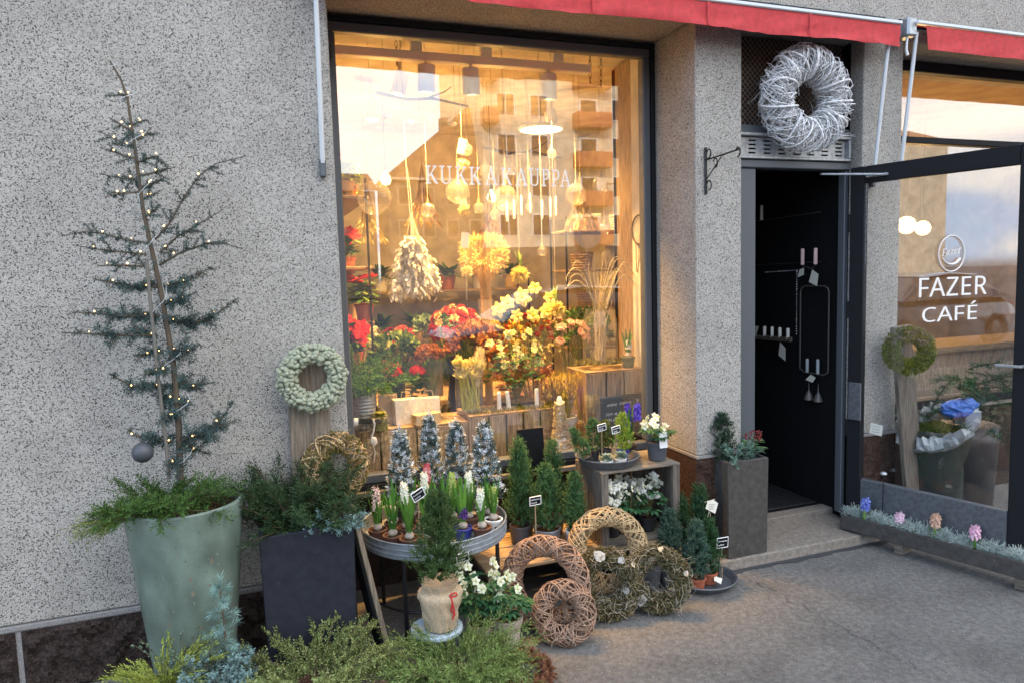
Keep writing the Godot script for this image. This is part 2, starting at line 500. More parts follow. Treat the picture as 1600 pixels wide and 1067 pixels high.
# measured course of the young cedar: leader, stake, sparse upper and denser lower branches (x, y, z triples from the pot's foot)
const CEDAR := [
	["trunk", -0.136, 2.390, -0.010, -0.106, 2.329, -0.010, -0.090, 2.270, -0.010, -0.085, 2.195, -0.010, -0.078, 2.096, -0.010, -0.074, 2.005, -0.010, -0.066, 1.866, -0.010, -0.054, 1.772, -0.010, -0.040, 1.669, -0.010, -0.023, 1.526, -0.010, -0.012, 1.392, -0.010, -0.003, 1.283, -0.010, -0.003, 1.165, -0.010, -0.001, 1.073, -0.010, -0.006, 0.935, -0.010, -0.010, 0.861, -0.010],
	["stake", -0.065, 1.694, 0.015, -0.062, 1.511, 0.015, -0.056, 1.245, 0.015, -0.045, 0.991, 0.015, -0.046, 0.872, 0.015],
	["up", -0.078, 2.089, -0.010, -0.144, 2.129, -0.076, -0.209, 2.170, -0.143],
	["up", -0.077, 2.050, -0.010, -0.144, 2.078, -0.052, -0.202, 2.103, -0.094],
	["up", -0.075, 2.039, -0.010, -0.008, 2.056, 0.038, 0.036, 2.016, 0.086],
	["up", -0.075, 1.989, -0.010, -0.016, 2.004, 0.003, 0.055, 2.023, 0.016],
	["up", -0.079, 1.978, -0.010, -0.147, 1.993, -0.075, -0.209, 2.012, -0.140],
	["up", -0.071, 1.943, -0.010, -0.028, 1.968, -0.021, 0.012, 1.990, -0.031],
	["up", -0.075, 1.935, -0.010, -0.135, 1.927, -0.013, -0.188, 1.916, -0.017],
	["up", -0.063, 1.908, -0.010, -0.043, 1.926, -0.064, -0.018, 1.952, -0.119],
	["up", -0.081, 2.149, -0.010, -0.112, 2.163, 0.028, -0.142, 2.180, 0.065],
	["up", -0.079, 2.172, -0.010, -0.061, 2.197, -0.072, -0.042, 2.218, -0.134],
	["up", -0.069, 2.119, -0.010, -0.045, 2.143, -0.027, -0.020, 2.174, -0.045],
	["up", -0.064, 1.842, -0.010, -0.041, 1.858, -0.007, -0.018, 1.873, -0.005],
	["up", -0.089, 2.274, -0.010, -0.108, 2.278, -0.021, -0.127, 2.279, -0.032],
	["up", -0.033, 1.764, -0.010, 0.022, 1.826, -0.004, 0.071, 1.912, 0.001, 0.128, 1.991, 0.007, 0.190, 2.038, 0.012, 0.297, 2.068, 0.018],
	["up", -0.022, 1.716, -0.010, 0.041, 1.770, 0.015, 0.119, 1.814, 0.041, 0.208, 1.867, 0.066],
	["up", -0.026, 1.669, -0.010, 0.053, 1.714, 0.027, 0.145, 1.742, 0.063, 0.204, 1.740, 0.100, 0.266, 1.718, 0.136],
	["up", -0.056, 1.748, -0.010, -0.142, 1.766, -0.027, -0.206, 1.787, -0.045, -0.270, 1.796, -0.062, -0.349, 1.783, -0.079],
	["up", -0.066, 1.709, -0.010, -0.140, 1.718, 0.006, -0.226, 1.730, 0.022, -0.291, 1.745, 0.038],
	["up", -0.076, 1.666, -0.010, -0.182, 1.672, 0.021, -0.218, 1.668, 0.053],
	["low", -0.039, 1.589, -0.010, -0.113, 1.591, -0.032, -0.194, 1.611, -0.054, -0.251, 1.626, -0.076],
	["low", -0.015, 1.588, -0.010, 0.053, 1.604, -0.090, 0.141, 1.658, -0.170],
	["low", -0.011, 1.526, -0.010, 0.045, 1.543, 0.066, 0.103, 1.568, 0.142],
	["low", -0.039, 1.483, -0.010, -0.160, 1.487, -0.032, -0.256, 1.500, -0.053, -0.329, 1.506, -0.075],
	["low", -0.016, 1.464, -0.010, 0.080, 1.449, -0.030, 0.157, 1.481, -0.050, 0.238, 1.537, -0.070],
	["low", -0.051, 1.412, -0.010, -0.155, 1.421, 0.032, -0.260, 1.434, 0.074, -0.330, 1.445, 0.115],
	["low", -0.007, 1.355, -0.010, 0.043, 1.345, 0.004, 0.095, 1.374, 0.017],
	["low", -0.040, 1.349, -0.010, -0.089, 1.342, -0.015, -0.137, 1.341, -0.019],
	["low", -0.028, 1.285, -0.010, -0.063, 1.283, 0.034, -0.093, 1.282, 0.077],
	["low", -0.016, 1.220, -0.010, 0.052, 1.200, -0.085, 0.127, 1.203, -0.160],
	["low", -0.032, 1.222, -0.010, -0.139, 1.231, 0.023, -0.207, 1.288, 0.056],
	["low", -0.003, 1.165, -0.010, 0.028, 1.150, -0.030, 0.050, 1.135, -0.050],
	["low", -0.019, 1.175, -0.010, -0.051, 1.161, -0.075, -0.083, 1.151, -0.141],
	["low", -0.007, 1.110, -0.010, -0.024, 1.112, 0.016, -0.042, 1.114, 0.041],
	["low", -0.005, 1.009, -0.010, 0.091, 1.036, 0.036, 0.146, 1.085, 0.082, 0.202, 1.164, 0.128],
	["low", 0.062, 1.020, -0.010, 0.138, 1.036, -0.057, 0.204, 1.054, -0.104],
	["low", -0.022, 1.006, -0.010, -0.108, 1.032, 0.004, -0.152, 1.053, 0.018, -0.168, 1.080, 0.032],
	["low", 0.002, 0.990, -0.010, 0.048, 0.963, -0.042, 0.096, 0.932, -0.075],
	["low", -0.018, 0.936, -0.010, -0.035, 0.938, 0.029, -0.051, 0.941, 0.067],
]


# ---------------------------------------------------------------- plant shapes
func sprig(mb: MB, p: Vector3, d: Vector3, l: float, cnt: int, nl: float, nw: float, spread: float, a: Color, b: Color) -> void:  # needles along a short shoot
	d = d.normalized()
	var s := d.cross(rv()).normalized()
	for k in cnt:
		var t := (k + 0.5) / cnt
		var g := k * 2.4
		var o := s.rotated(d, g)
		mb.tint(a, b, f(0, 1))
		var nd := (d * (1.0 - spread * 0.5) + o * spread + rv() * 0.12).normalized()
		mb.blade(p + d * (l * t), nd, nd.cross(d + rv() * 0.3).normalized(), nl * f(0.75, 1.15), nw)


func column(mb: MB, h: float, r: float, cnt: int, a: Color, b: Color, up := 1.0, nl := 0.02, nw := 0.0022, pointed := 0.8, y0 := 0.0) -> void:  # a dense upright conifer
	for k in cnt:
		var t := pow(f(0, 1), 0.85)
		var env := r * (minf(1.0, 0.55 + t * 3.0) * pow(1.0 - t, pointed * 0.6) + 0.06)
		var g := f(0, TAU)
		var q := sqrt(f(0.12, 1.0))
		var bump := 1.0 + 0.16 * sin(g * 3.0 + t * 17.0) + 0.1 * sin(g * 5.0 - t * 29.0)
		var p := Vector3(cos(g) * env * q * bump, y0 + t * h * 0.93, sin(g) * env * q * bump)
		var d := Vector3(cos(g) * (0.75 - 0.3 * t), up * f(0.6, 1.2), sin(g) * (0.75 - 0.3 * t)) + rv() * 0.28
		sprig(mb, p, d, h * f(0.06, 0.11), 8, nl, nw, 0.55, a, b)
	for k in cnt / 5:  # shoots inside, broader
		var t := f(0, 0.9)
		var g := f(0, TAU)
		var e := r * 0.55 * pow(1.0 - t, 0.5)
		mb.tint(a, b, f(0, 0.5))
		var d := Vector3(cos(g) * 0.5, 1, sin(g) * 0.5).normalized()
		mb.blade(Vector3(cos(g) * e * f(0.2, 1), y0 + t * h * 0.9, sin(g) * e * f(0.2, 1)), d, d.cross(rv()).normalized(), h * 0.12, r * 0.14)


func branch_pts(p: Vector3, d: Vector3, l: float, droop: float, steps := 5, wob := 0.12) -> PackedVector3Array:
	var out := PackedVector3Array([p])
	for k in steps:
		d = (d + Vector3(0, -droop / steps, 0) + rv() * wob).normalized()
		p += d * (l / steps)
		out.append(p)
	return out


func bush(mb: MB, wd: MB, cnt: int, l0: float, l1: float, rise0: float, rise1: float, droop: float, a: Color, b: Color, nl := 0.014, nw := 0.0018, twigs := 7, tl := 0.05, per := 11, ext := Vector3(1, 1, 1), root := 0.03, spread := 0.75) -> void:
	for k in cnt:
		var g := TAU * k / cnt + f(-0.3, 0.3)
		var d := (Vector3(cos(g), f(rise0, rise1), sin(g)) * ext).normalized()
		var pts := branch_pts(Vector3(cos(g), 0, sin(g)) * root, d, f(l0, l1), droop)
		wd.tint(Color(0.09, 0.07, 0.045), Color(0.13, 0.09, 0.06), f(0, 1))
		wd.tube(pts, 0.0035, 0.001, 4, false)
		for q in twigs:
			var t := (q + f(0.4, 1.0)) / twigs * (pts.size() - 1)
			var i := mini(int(t), pts.size() - 2)
			var p := pts[i].lerp(pts[i + 1], t - i)
			var ax := (pts[i + 1] - pts[i]).normalized()
			for e in 2:
				var td := (ax * f(0.5, 1.0) + rv() * 0.65 + Vector3(0, 0.12, 0)).normalized()
				sprig(mb, p, td, tl * f(0.6, 1.2), per, nl, nw, spread, a, b)
		sprig(mb, pts[pts.size() - 1], (pts[-1] - pts[-2]), tl, per + 3, nl, nw, spread, a, b)


func needle_branch(mb: MB, wd: MB, pts: PackedVector3Array, r: float, step: float, nl: float, a: Color, b: Color, bare: float, side: float) -> void:  # clumps of needles and short spurs along a given branch
	wd.tint(Color(0.10, 0.08, 0.055), Color(0.14, 0.11, 0.08), f(0, 1))
	wd.tube(pts, r, r * 0.35, 5, false)
	var total := 0.0
	for i in pts.size() - 1:
		total += (pts[i + 1] - pts[i]).length()
	var at := 0.0
	var i := 0
	var gone := 0.0
	while at < total:
		while i < pts.size() - 2 and at > gone + (pts[i + 1] - pts[i]).length():
			gone += (pts[i + 1] - pts[i]).length()
			i += 1
		var seg := pts[i + 1] - pts[i]
		var p := pts[i] + seg.normalized() * (at - gone)
		var t := at / total
		var ax := seg.normalized()
		var full := 1.0 - smoothstep(bare, bare + 0.35, t)
		clump(mb, p, ax, nl * lerpf(0.5, 1.0, full), int(lerpf(5, 13, full)), a, b)
		if f(0, 1) < side * (0.35 + 0.65 * full):
			var o := (ax * f(0.4, 0.9) + ax.cross(rv()).normalized()).normalized()
			var l := f(0.02, 0.05) * lerpf(0.5, 1.3, full)
			var q := PackedVector3Array([p, p + o * l * 0.5 + rv() * 0.003, p + o * l])
			wd.tube(q, r * 0.5, r * 0.3, 4, false)
			for k in int(l / 0.008) + 1:
				clump(mb, p + o * (l * (k + 0.5) / (int(l / 0.008) + 1)), o, nl * lerpf(0.55, 0.95, full), int(lerpf(6, 11, full)), a, b)
		at += step * f(0.6, 1.4)


func clump(mb: MB, p: Vector3, ax: Vector3, nl: float, cnt: int, a: Color, b: Color) -> void:
	for q in cnt:
		mb.tint(a, b, f(0, 1))
		var nd := (ax.cross(rv()).normalized() + ax * f(-0.1, 0.8)).normalized()
		mb.blade(p + rv() * 0.003, nd, nd.cross(rv()).normalized(), nl * f(0.65, 1.15), 0.0013)


func petals(mb: MB, p: Vector3, nrm: Vector3, r: float, cnt: int, a: Color, b: Color, cup := 0.35) -> void:
	nrm = nrm.normalized()
	var s := nrm.cross(rv()).normalized()
	for k in cnt:
		var o := s.rotated(nrm, TAU * k / cnt)
		mb.tint(a, b, f(0, 1))
		var d := (o + nrm * cup).normalized()
		mb.leaf(p, d, d.cross(nrm).normalized(), r * f(0.9, 1.1), r * 0.42, -0.25, 0.05)


func pompon(mb: MB, p: Vector3, r: float, cnt: int, a: Color, b: Color, w := 0.12, core := 0.2) -> void:
	for k in cnt:
		var d := rv().normalized()
		mb.tint(a, b, f(0, 1))
		mb.blade(p + d * r * core, d, d.cross(rv()).normalized(), r * (1.0 - core) * f(0.8, 1.1), r * w)


func pot_shape(r0: float, r1: float, h: float, rim := 0.006, seg := 28, t := 0.006) -> MB:
	var m := MB.new()
	m.lathe([Vector2(0, 0), Vector2(r0 - 0.003, 0), Vector2(r0, 0.003), Vector2(lerpf(r0, r1, 0.8), h * 0.8), Vector2(lerpf(r0, r1, 0.8) + rim, h * 0.82), Vector2(r1 + rim, h - 0.002), Vector2(r1 + rim - 0.002, h), Vector2(r1 - t, h), Vector2(r1 - t - 0.004, h * 0.85), Vector2(0, h * 0.84)], seg)
	return m


func disc(r: float, seg := 24, rough := 0.006) -> MB:  # an uneven surface of soil
	var m := MB.new()
	var rings := 5
	for j in rings:
		for q in seg:
			var pts := []
			for e in [[j, q], [j + 1, q], [j + 1, q + 1], [j, q + 1]]:
				var g: float = TAU * (e[1] % seg) / seg
				var rr: float = r * e[0] / rings
				pts.append(Vector3(cos(g) * rr, sin(e[0] * 12.9 + (e[1] % seg) * 7.7) * rough if e[0] < rings and e[0] > 0 else 0.0, sin(g) * rr))
			if j == 0:
				m.poly([pts[0], pts[1], pts[2]], pts[0] - Vector3(0, 1, 0))
			else:
				m.poly(pts, pts[0] - Vector3(0, 1, 0))
	return m


func hyacinth(label: String, at: Vector3, fl: Array, flower_h: float, leaves := 11, pot := "nursery_pot", sc := 1.0, group := "hyacinths on the zinc table") -> Node3D:
	var t := thing("hyacinth", label, "hyacinth", at, f(0, TAU), group)
	part(t, "pot", pot_shape(0.033, 0.043, 0.065, 0.003, 20, 0.004), M[pot])
	part(t, "soil", disc(0.038, 14, 0.004), M.soil, Vector3(0, 0.057, 0))
	var bulb := MB.new()
	bulb.smooth_lathe([Vector2(0.012, 0), Vector2(0.021, 0.008), Vector2(0.021, 0.018), Vector2(0.012, 0.032), Vector2(0.005, 0.04)], 12)
	bulb.tint(Color(0.45, 0.30, 0.26), Color(0.45, 0.30, 0.26), 0)
	part(t, "bulb", bulb, M.aged_clay, Vector3(0, 0.058, 0))
	var lv := MB.new()
	for k in leaves:
		var g := TAU * k / leaves + f(-0.3, 0.3)
		var d := Vector3(cos(g), 0, sin(g))
		var hh := f(0.11, 0.175) * sc
		var p := PackedVector3Array()
		for j in 6:
			var q := j / 5.0
			p.append(Vector3(0, 0.085, 0) + d * (0.008 + 0.034 * q * q + 0.006 * sin(q * 3.0)) + Vector3(0, hh * q, 0))
		lv.tint(Color(0.055, 0.16, 0.03), Color(0.12, 0.27, 0.05), f(0, 1))
		lv.ribbon(p, d.cross(Vector3.UP).rotated(Vector3.UP, f(-0.4, 0.4)), 0.0105, 0.003)
	part(t, "foliage", lv, M.leafy)
	if flower_h > 0.0:
		var st := MB.new()
		st.tint(Color(0.14, 0.26, 0.06), Color.WHITE, 0)
		st.tube(PackedVector3Array([Vector3(0, 0.085, 0), Vector3(0.004, 0.085 + flower_h * 0.55, 0)]), 0.0045, 0.004, 6)
		part(t, "stem", st, M.leafy)
		var sp := MB.new()
		for k in 30:
			var q := k / 30.0
			var g := k * 2.4
			var d := Vector3(cos(g), 0.25, sin(g)).normalized()
			petals(sp, Vector3(0.004, 0.085 + flower_h * (0.45 + 0.55 * q), 0) + d * 0.008, d, 0.021 - 0.006 * q, 5, fl[0], fl[1], 0.5)
		part(t, "flower_spike", sp, M.petal)
	return t


func hellebore_plant(t: Node3D, leaves: int, flowers: int, h: float, r: float, wa: Color, wb: Color, y0: float) -> void:
	var lv := MB.new()
	for k in leaves:
		var g := f(0, TAU)
		var rad := r * sqrt(f(0.05, 1))
		var c := Vector3(cos(g) * rad, y0 + h * f(0.25, 0.75), sin(g) * rad)
		for q in 5:
			var o := Vector3(cos(g + (q - 2) * 0.62), f(-0.1, 0.35), sin(g + (q - 2) * 0.62)).normalized()
			lv.tint(Color(0.02, 0.07, 0.03), Color(0.06, 0.14, 0.06), f(0, 1))
			lv.leaf(c, o, o.cross(Vector3.UP).normalized(), 0.05 * f(0.8, 1.15), 0.012, 0.3, 0.25)
	part(t, "foliage", lv, M.leafy)
	var st := MB.new()
	var shapes := []
	for k in 4:
		var fl := MB.new()
		petals(fl, Vector3.ZERO, Vector3(0, 0, 1), f(0.021, 0.027), 5, wa, wb, 0.3)
		petals(fl, Vector3(0, 0, -0.001), Vector3(0, 0, 1), f(0.018, 0.022), 5, wa, wb, 0.2)
		fl.tint(Color(0.55, 0.5, 0.12), Color.WHITE, 0)
		fl.ball(Vector3(0, 0, 0.005), 0.004, 6)
		shapes.append(fl.mesh())
	for k in flowers:
		var g := f(0, TAU)
		var rad := r * sqrt(f(0.0, 1.1))
		var p := Vector3(cos(g) * rad, y0 + h * f(0.55, 1.05), sin(g) * rad)
		st.tint(Color(0.16, 0.22, 0.07), Color(0.2, 0.16, 0.08), f(0, 1))
		st.tube(PackedVector3Array([Vector3(0, y0, 0), Vector3(p.x * 0.5, y0 + h * 0.4, p.z * 0.5), p]), 0.0016, 0.0012, 4, false)
		var zz := (Vector3(cos(g) * 0.4, 0.3, sin(g) * 0.3 + 0.9) + rv() * 0.5).normalized()
		var xx := zz.cross(rv()).normalized()
		part(t, "flower", shapes[k % 4], M.petal, p, Basis(xx, zz.cross(xx), zz))
	part(t, "stem", st, M.leafy)


# ---------------------------------------------------------------- wreaths, centred on the origin, facing +z
func twig_ring(R: float, r: float, cnt: int, thick: float, jit := 0.25, wraps := 3.0) -> MB:
	var mb := MB.new()
	for k in cnt:
		var a0 := f(0, TAU)
		var arc := f(0.45, 1.3) * (1.0 if f(0, 1) < 0.5 else -1.0)
		var ph := f(0, TAU)
		var tw := f(0.6, 1.4) * wraps * (1.0 if f(0, 1) < 0.5 else -1.0)
		var rr := r * (f(0.84, 1.05) if k % 3 else f(0.3, 0.8))
		var p := PackedVector3Array()
		var steps := 13
		for j in steps:
			var q := j / (steps - 1.0)
			var a := a0 + arc * q
			var g := ph + tw * q
			var e := rr * (1.0 + 0.10 * sin(q * 9.0 + ph)) + f(-jit, jit) * r * 0.2
			p.append(Vector3(cos(a) * (R + cos(g) * e), sin(a) * (R + cos(g) * e), sin(g) * e))
		mb.tube(p, thick * f(0.45, 1.5), thick * f(0.3, 0.8), 5, false)
	return mb


func lattice_ring(R: float, r: float, strands: int, turns: float, thick: float) -> MB:  # cane wound round a ring both ways
	var mb := MB.new()
	for k in strands * 2:
		var sg := 1.0 if k % 2 else -1.0
		var ph := TAU * (k / 2) / strands + f(-0.2, 0.2)
		var tn := roundf(turns * f(0.75, 1.25))
		var a0 := f(0, TAU)
		var p := PackedVector3Array()
		var q0 := f(0, TAU)
		var lift := f(0.94, 1.05)
		for j in 121:
			var q := j / 120.0
			var a := a0 + TAU * q * f(0.998, 1.002)
			var g := ph + sg * tn * TAU * q + 0.45 * sin(a * 3.0 + q0) + 0.25 * sin(a * 7.0 - q0)
			var e := r * (lift + 0.05 * sin(a * 5.0 + q0 * 2.0))
			p.append(Vector3(cos(a) * (R + cos(g) * e), sin(a) * (R + cos(g) * e), sin(g) * e))
		mb.tube(p, thick * f(0.7, 1.25), thick * f(0.6, 1.1), 5, false)
	return mb


func ring(R: float, r: float, seg := 40, sides := 10, lump := 0.0) -> MB:
	var mb := MB.new()
	var k0 := 0
	for j in seg + 1:
		for q in sides + 1:
			var a := TAU * j / seg
			var g := TAU * q / sides
			var e := r * (1.0 + lump * (sin(a * 7.0 + g * 2.0) + sin(a * 11.0 - g * 3.0)) * 0.5)
			var o := Vector3(cos(a), sin(a), 0)
			var m := o * cos(g) + Vector3(0, 0, sin(g))
			mb._put(o * R + m * e, m)
	for j in seg:
		for q in sides:
			var a := j * (sides + 1) + q
			var b := a + sides + 1
			mb.x.append_array(PackedInt32Array([a, a + 1, b + 1, a, b + 1, b]))
	return mb


func faceted(src: MB) -> MB:  # the same faces with their own normals, for crumpled foil and film
	var out := MB.new()
	for k in range(0, src.x.size(), 3):
		var a := src.v[src.x[k]]
		var b := src.v[src.x[k + 1]]
		var c := src.v[src.x[k + 2]]
		var m := (c - a).cross(b - a).normalized()
		for p in [a, b, c]:
			out.x.append(out.v.size())
			out._put(p, m)
	return out


func resmooth(m: MB) -> MB:  # new vertex normals after the points have been moved
	var sums := {}
	var key := func(p: Vector3) -> Vector3i: return Vector3i((p * 20000.0).round())
	for k in range(0, m.x.size(), 3):
		var a := m.v[m.x[k]]
		var b := m.v[m.x[k + 1]]
		var c := m.v[m.x[k + 2]]
		var w := (c - a).cross(b - a)
		for p in [a, b, c]:
			var q: Vector3i = key.call(p)
			sums[q] = sums.get(q, Vector3.ZERO) + w
	for k in m.v.size():
		var s: Vector3 = sums.get(key.call(m.v[k]), m.n[k])
		if s.length() > 1e-12:
			m.n[k] = s.normalized()
	return m


func lean(back: float, turn: float) -> Basis:
	return Basis(Vector3.UP, turn) * Basis(Vector3.RIGHT, -back)


func mossy(mb: MB, tw: MB, R: float, r: float, cnt: int, curls: int, a: Color, b: Color) -> void:  # moss tufts and lichen curls over a ring
	for k in cnt:
		var an := f(0, TAU)
		var g := f(-0.6, PI + 0.6)
		var o := Vector3(cos(an), sin(an), 0)
		var m := o * cos(g) + Vector3(0, 0, sin(g))
		var p := o * R + m * r * f(0.8, 1.02)
		for q in 4:
			mb.tint(a, b, f(0, 1))
			var d := (m + rv() * 0.9).normalized()
			mb.blade(p + rv() * 0.006, d, d.cross(rv()).normalized(), f(0.010, 0.019), 0.0035)
	for k in curls:
		var an := f(0, TAU)
		var g := f(-0.5, PI + 0.5)
		var o := Vector3(cos(an), sin(an), 0)
		var m := o * cos(g) + Vector3(0, 0, sin(g))
		var p := o * R + m * r * f(0.98, 1.08)
		var d := (m.cross(rv())).normalized()
		var pts := PackedVector3Array([p])
		for j in 8:
			d = (d + rv() * 0.5 + m * 0.03).normalized()
			p += d * f(0.006, 0.012)
			pts.append(p)
		tw.tint(Color(0.17, 0.15, 0.09), Color(0.40, 0.37, 0.28), f(0, 1))
		tw.tube(pts, f(0.001, 0.0022), 0.0007, 4, false)


func price_sign(label: String, at: Vector3, stick: float, tilt: float, turn := 0.0, w := 0.058, h := 0.04) -> Node3D:
	var t := thing("price_sign", label, "price sign", at, turn, "small slate price signs on sticks")
	var st := MB.new()
	st.box(Vector3(0, stick * 0.5, 0), Vector3(0.006, stick, 0.003), Basis.IDENTITY, 0.0008)
	part(t, "stick", st, M.wood_y)
	var b := Basis(Vector3(0, 0, 1), tilt)
	var c := Vector3(0, stick + h * 0.35, 0.003)
	var bd := MB.new()
	bd.box(Vector3.ZERO, Vector3(w - 0.006, h - 0.006, 0.003), Basis.IDENTITY, 0.0005)
	part(t, "board", bd, M.slate_board, c, b)
	var fr := MB.new()
	for s in [-1, 1]:
		fr.box(Vector3(0, s * (h * 0.5 - 0.002), 0), Vector3(w, 0.004, 0.005), Basis.IDENTITY, 0.001)
		fr.box(Vector3(s * (w * 0.5 - 0.002), 0, 0), Vector3(0.004, h - 0.008, 0.005), Basis.IDENTITY, 0.001)
	part(t, "frame", fr, M.white_paint, c, b)
	var ch := MB.new()
	for row in 2:
		var p := PackedVector3Array()
		for j in 14:
			p.append(Vector3(lerpf(-w * 0.36, w * (0.34 if row == 0 else 0.1), j / 13.0), h * (0.14 - 0.34 * row) + (0.0035 if j % 2 else -0.0035) * f(0.6, 1.2), 0.0022))
		ch.tube(p, 0.0012, 0.0012, 4)
	part(t, "chalk_writing", ch, M.chalk, c, b)
	return t


func text_mesh(s: String, width: float, font := "Droid Serif", depth := 0.002) -> Array:  # lettering scaled to a width; returns mesh and its scale
	var tm := TextMesh.new()
	var fo := SystemFont.new()
	fo.font_names = PackedStringArray([font])
	tm.font = fo
	tm.text = s
	tm.font_size = 64
	tm.pixel_size = 0.002
	tm.depth = 0.02
	var bb := tm.get_aabb()
	var k := width / bb.size.x
	return [tm, Basis.from_scale(Vector3(k, k, depth / 0.02))]


func camera_and_light() -> void:
	var cam := Camera3D.new()
	cam.name = "camera"
	# matched to the photograph: 1.6 m above the pavement, 3.2 m from the facade, turned 19.9 degrees towards the door
	cam.transform = Transform3D(Basis(Vector3(0.93915866, -0.02866711, 0.34228526), Vector3(0.05893462, 0.99518195, -0.0783556), Vector3(-0.33838988, 0.09376079, 0.93632324)), Vector3(0, 1.6, 3.2))
	cam.fov = 50.94
	cam.near = 0.05
	cam.far = 400.0
	add_child(cam)
	cam.current = true
	var env := Environment.new()
	env.background_mode = Environment.BG_SKY
	var sky := Sky.new()
	var pm := PanoramaSkyMaterial.new()
	pm.panorama = sky_image()
	sky.sky_material = pm
	env.sky = sky
	env.tonemap_mode = Environment.TONE_MAPPER_LINEAR
	env.tonemap_exposure = 1.35
	env.background_energy_multiplier = 1.0
	env.sdfgi_enabled = true
	env.ssao_enabled = true
	env.ssil_enabled = true
	var we := WorldEnvironment.new()
	we.name = "world_environment"
	we.environment = env
	add_child(we)
	var sun := DirectionalLight3D.new()
	sun.name = "sun"
	sun.light_color = Color(1.0, 0.91, 0.78)  # low sun behind the shop: its own front lies in shade, the houses across the square are lit
	sun.light_energy = 1.55
	sun.light_angular_distance = 0.6
	sun.shadow_enabled = true
	add_child(sun)
	sun.look_at_from_position(Vector3(-7, 9, -16), Vector3.ZERO)


func sky_image() -> ImageTexture:  # broken cloud over pale blue
	var w := 720
	var h := 360
	var im := Image.create(w, h, false, Image.FORMAT_RGBF)
	var n1 := noise(41, 1.5, 5)
	var n2 := noise(42, 4.0, 3)
	for y in h:
		var el := PI * 0.5 - PI * (y + 0.5) / h
		for xx in w:
			if el < -0.03:
				im.set_pixel(xx, y, Color(0.55, 0.54, 0.52))
				continue
			var az := TAU * (xx + 0.5) / w
			var d := Vector3(cos(az) * cos(el), sin(el), sin(az) * cos(el))
			var q := d / (0.25 + maxf(d.y, 0.0))
			var cl := n1.get_noise_3d(q.x * 0.55, q.y * 0.8, q.z * 0.55) * 1.5 + n2.get_noise_3d(q.x * 0.5, d.y * 2.0, q.z * 0.5) * 0.45
			var a := smoothstep(-0.3, 0.4, cl + 0.02)
			var blue := Color(0.85, 1.3, 2.05).lerp(Color(1.25, 1.65, 2.15), pow(1.0 - d.y, 3.0))
			var white := Color(2.45, 2.45, 2.5).lerp(Color(2.35, 2.25, 2.0), pow(1.0 - d.y, 4.0))
			white = white * (1.0 + 0.25 * cl)
			im.set_pixel(xx, y, blue.lerp(white, a))
	return ImageTexture.create_from_image(im)


func rough_block(x0: float, x1: float, y0: float, y1: float, z: float, depth: float, amp: float, sd: int) -> MB:  # a hewn stone: its face is uneven, its edges cut back
	var mb := MB.new()
	var ns := noise(sd, 9.0, 4)
	var nx := maxi(4, int((x1 - x0) / 0.016))
	var ny := maxi(4, int((y1 - y0) / 0.016))
	var pt := func(i, j) -> Vector3:
		var xx := lerpf(x0, x1, float(i) / nx)
		var yy := lerpf(y0, y1, float(j) / ny)
		var e := minf(minf(float(i), float(nx - i)), minf(float(j), float(ny - j)))
		var o := -0.008 if e == 0 else ns.get_noise_2d(xx, yy) * amp
		return Vector3(xx, yy, z + o)
	for i in nx:
		for j in ny:
			mb.quad(pt.call(i, j), pt.call(i + 1, j), pt.call(i + 1, j + 1), pt.call(i, j + 1))
	mb.box(Vector3((x0 + x1) * 0.5, (y0 + y1) * 0.5, z - depth * 0.5 - 0.009), Vector3(x1 - x0 - 0.001, y1 - y0 - 0.001, depth), Basis.IDENTITY, 0.0)
	return mb


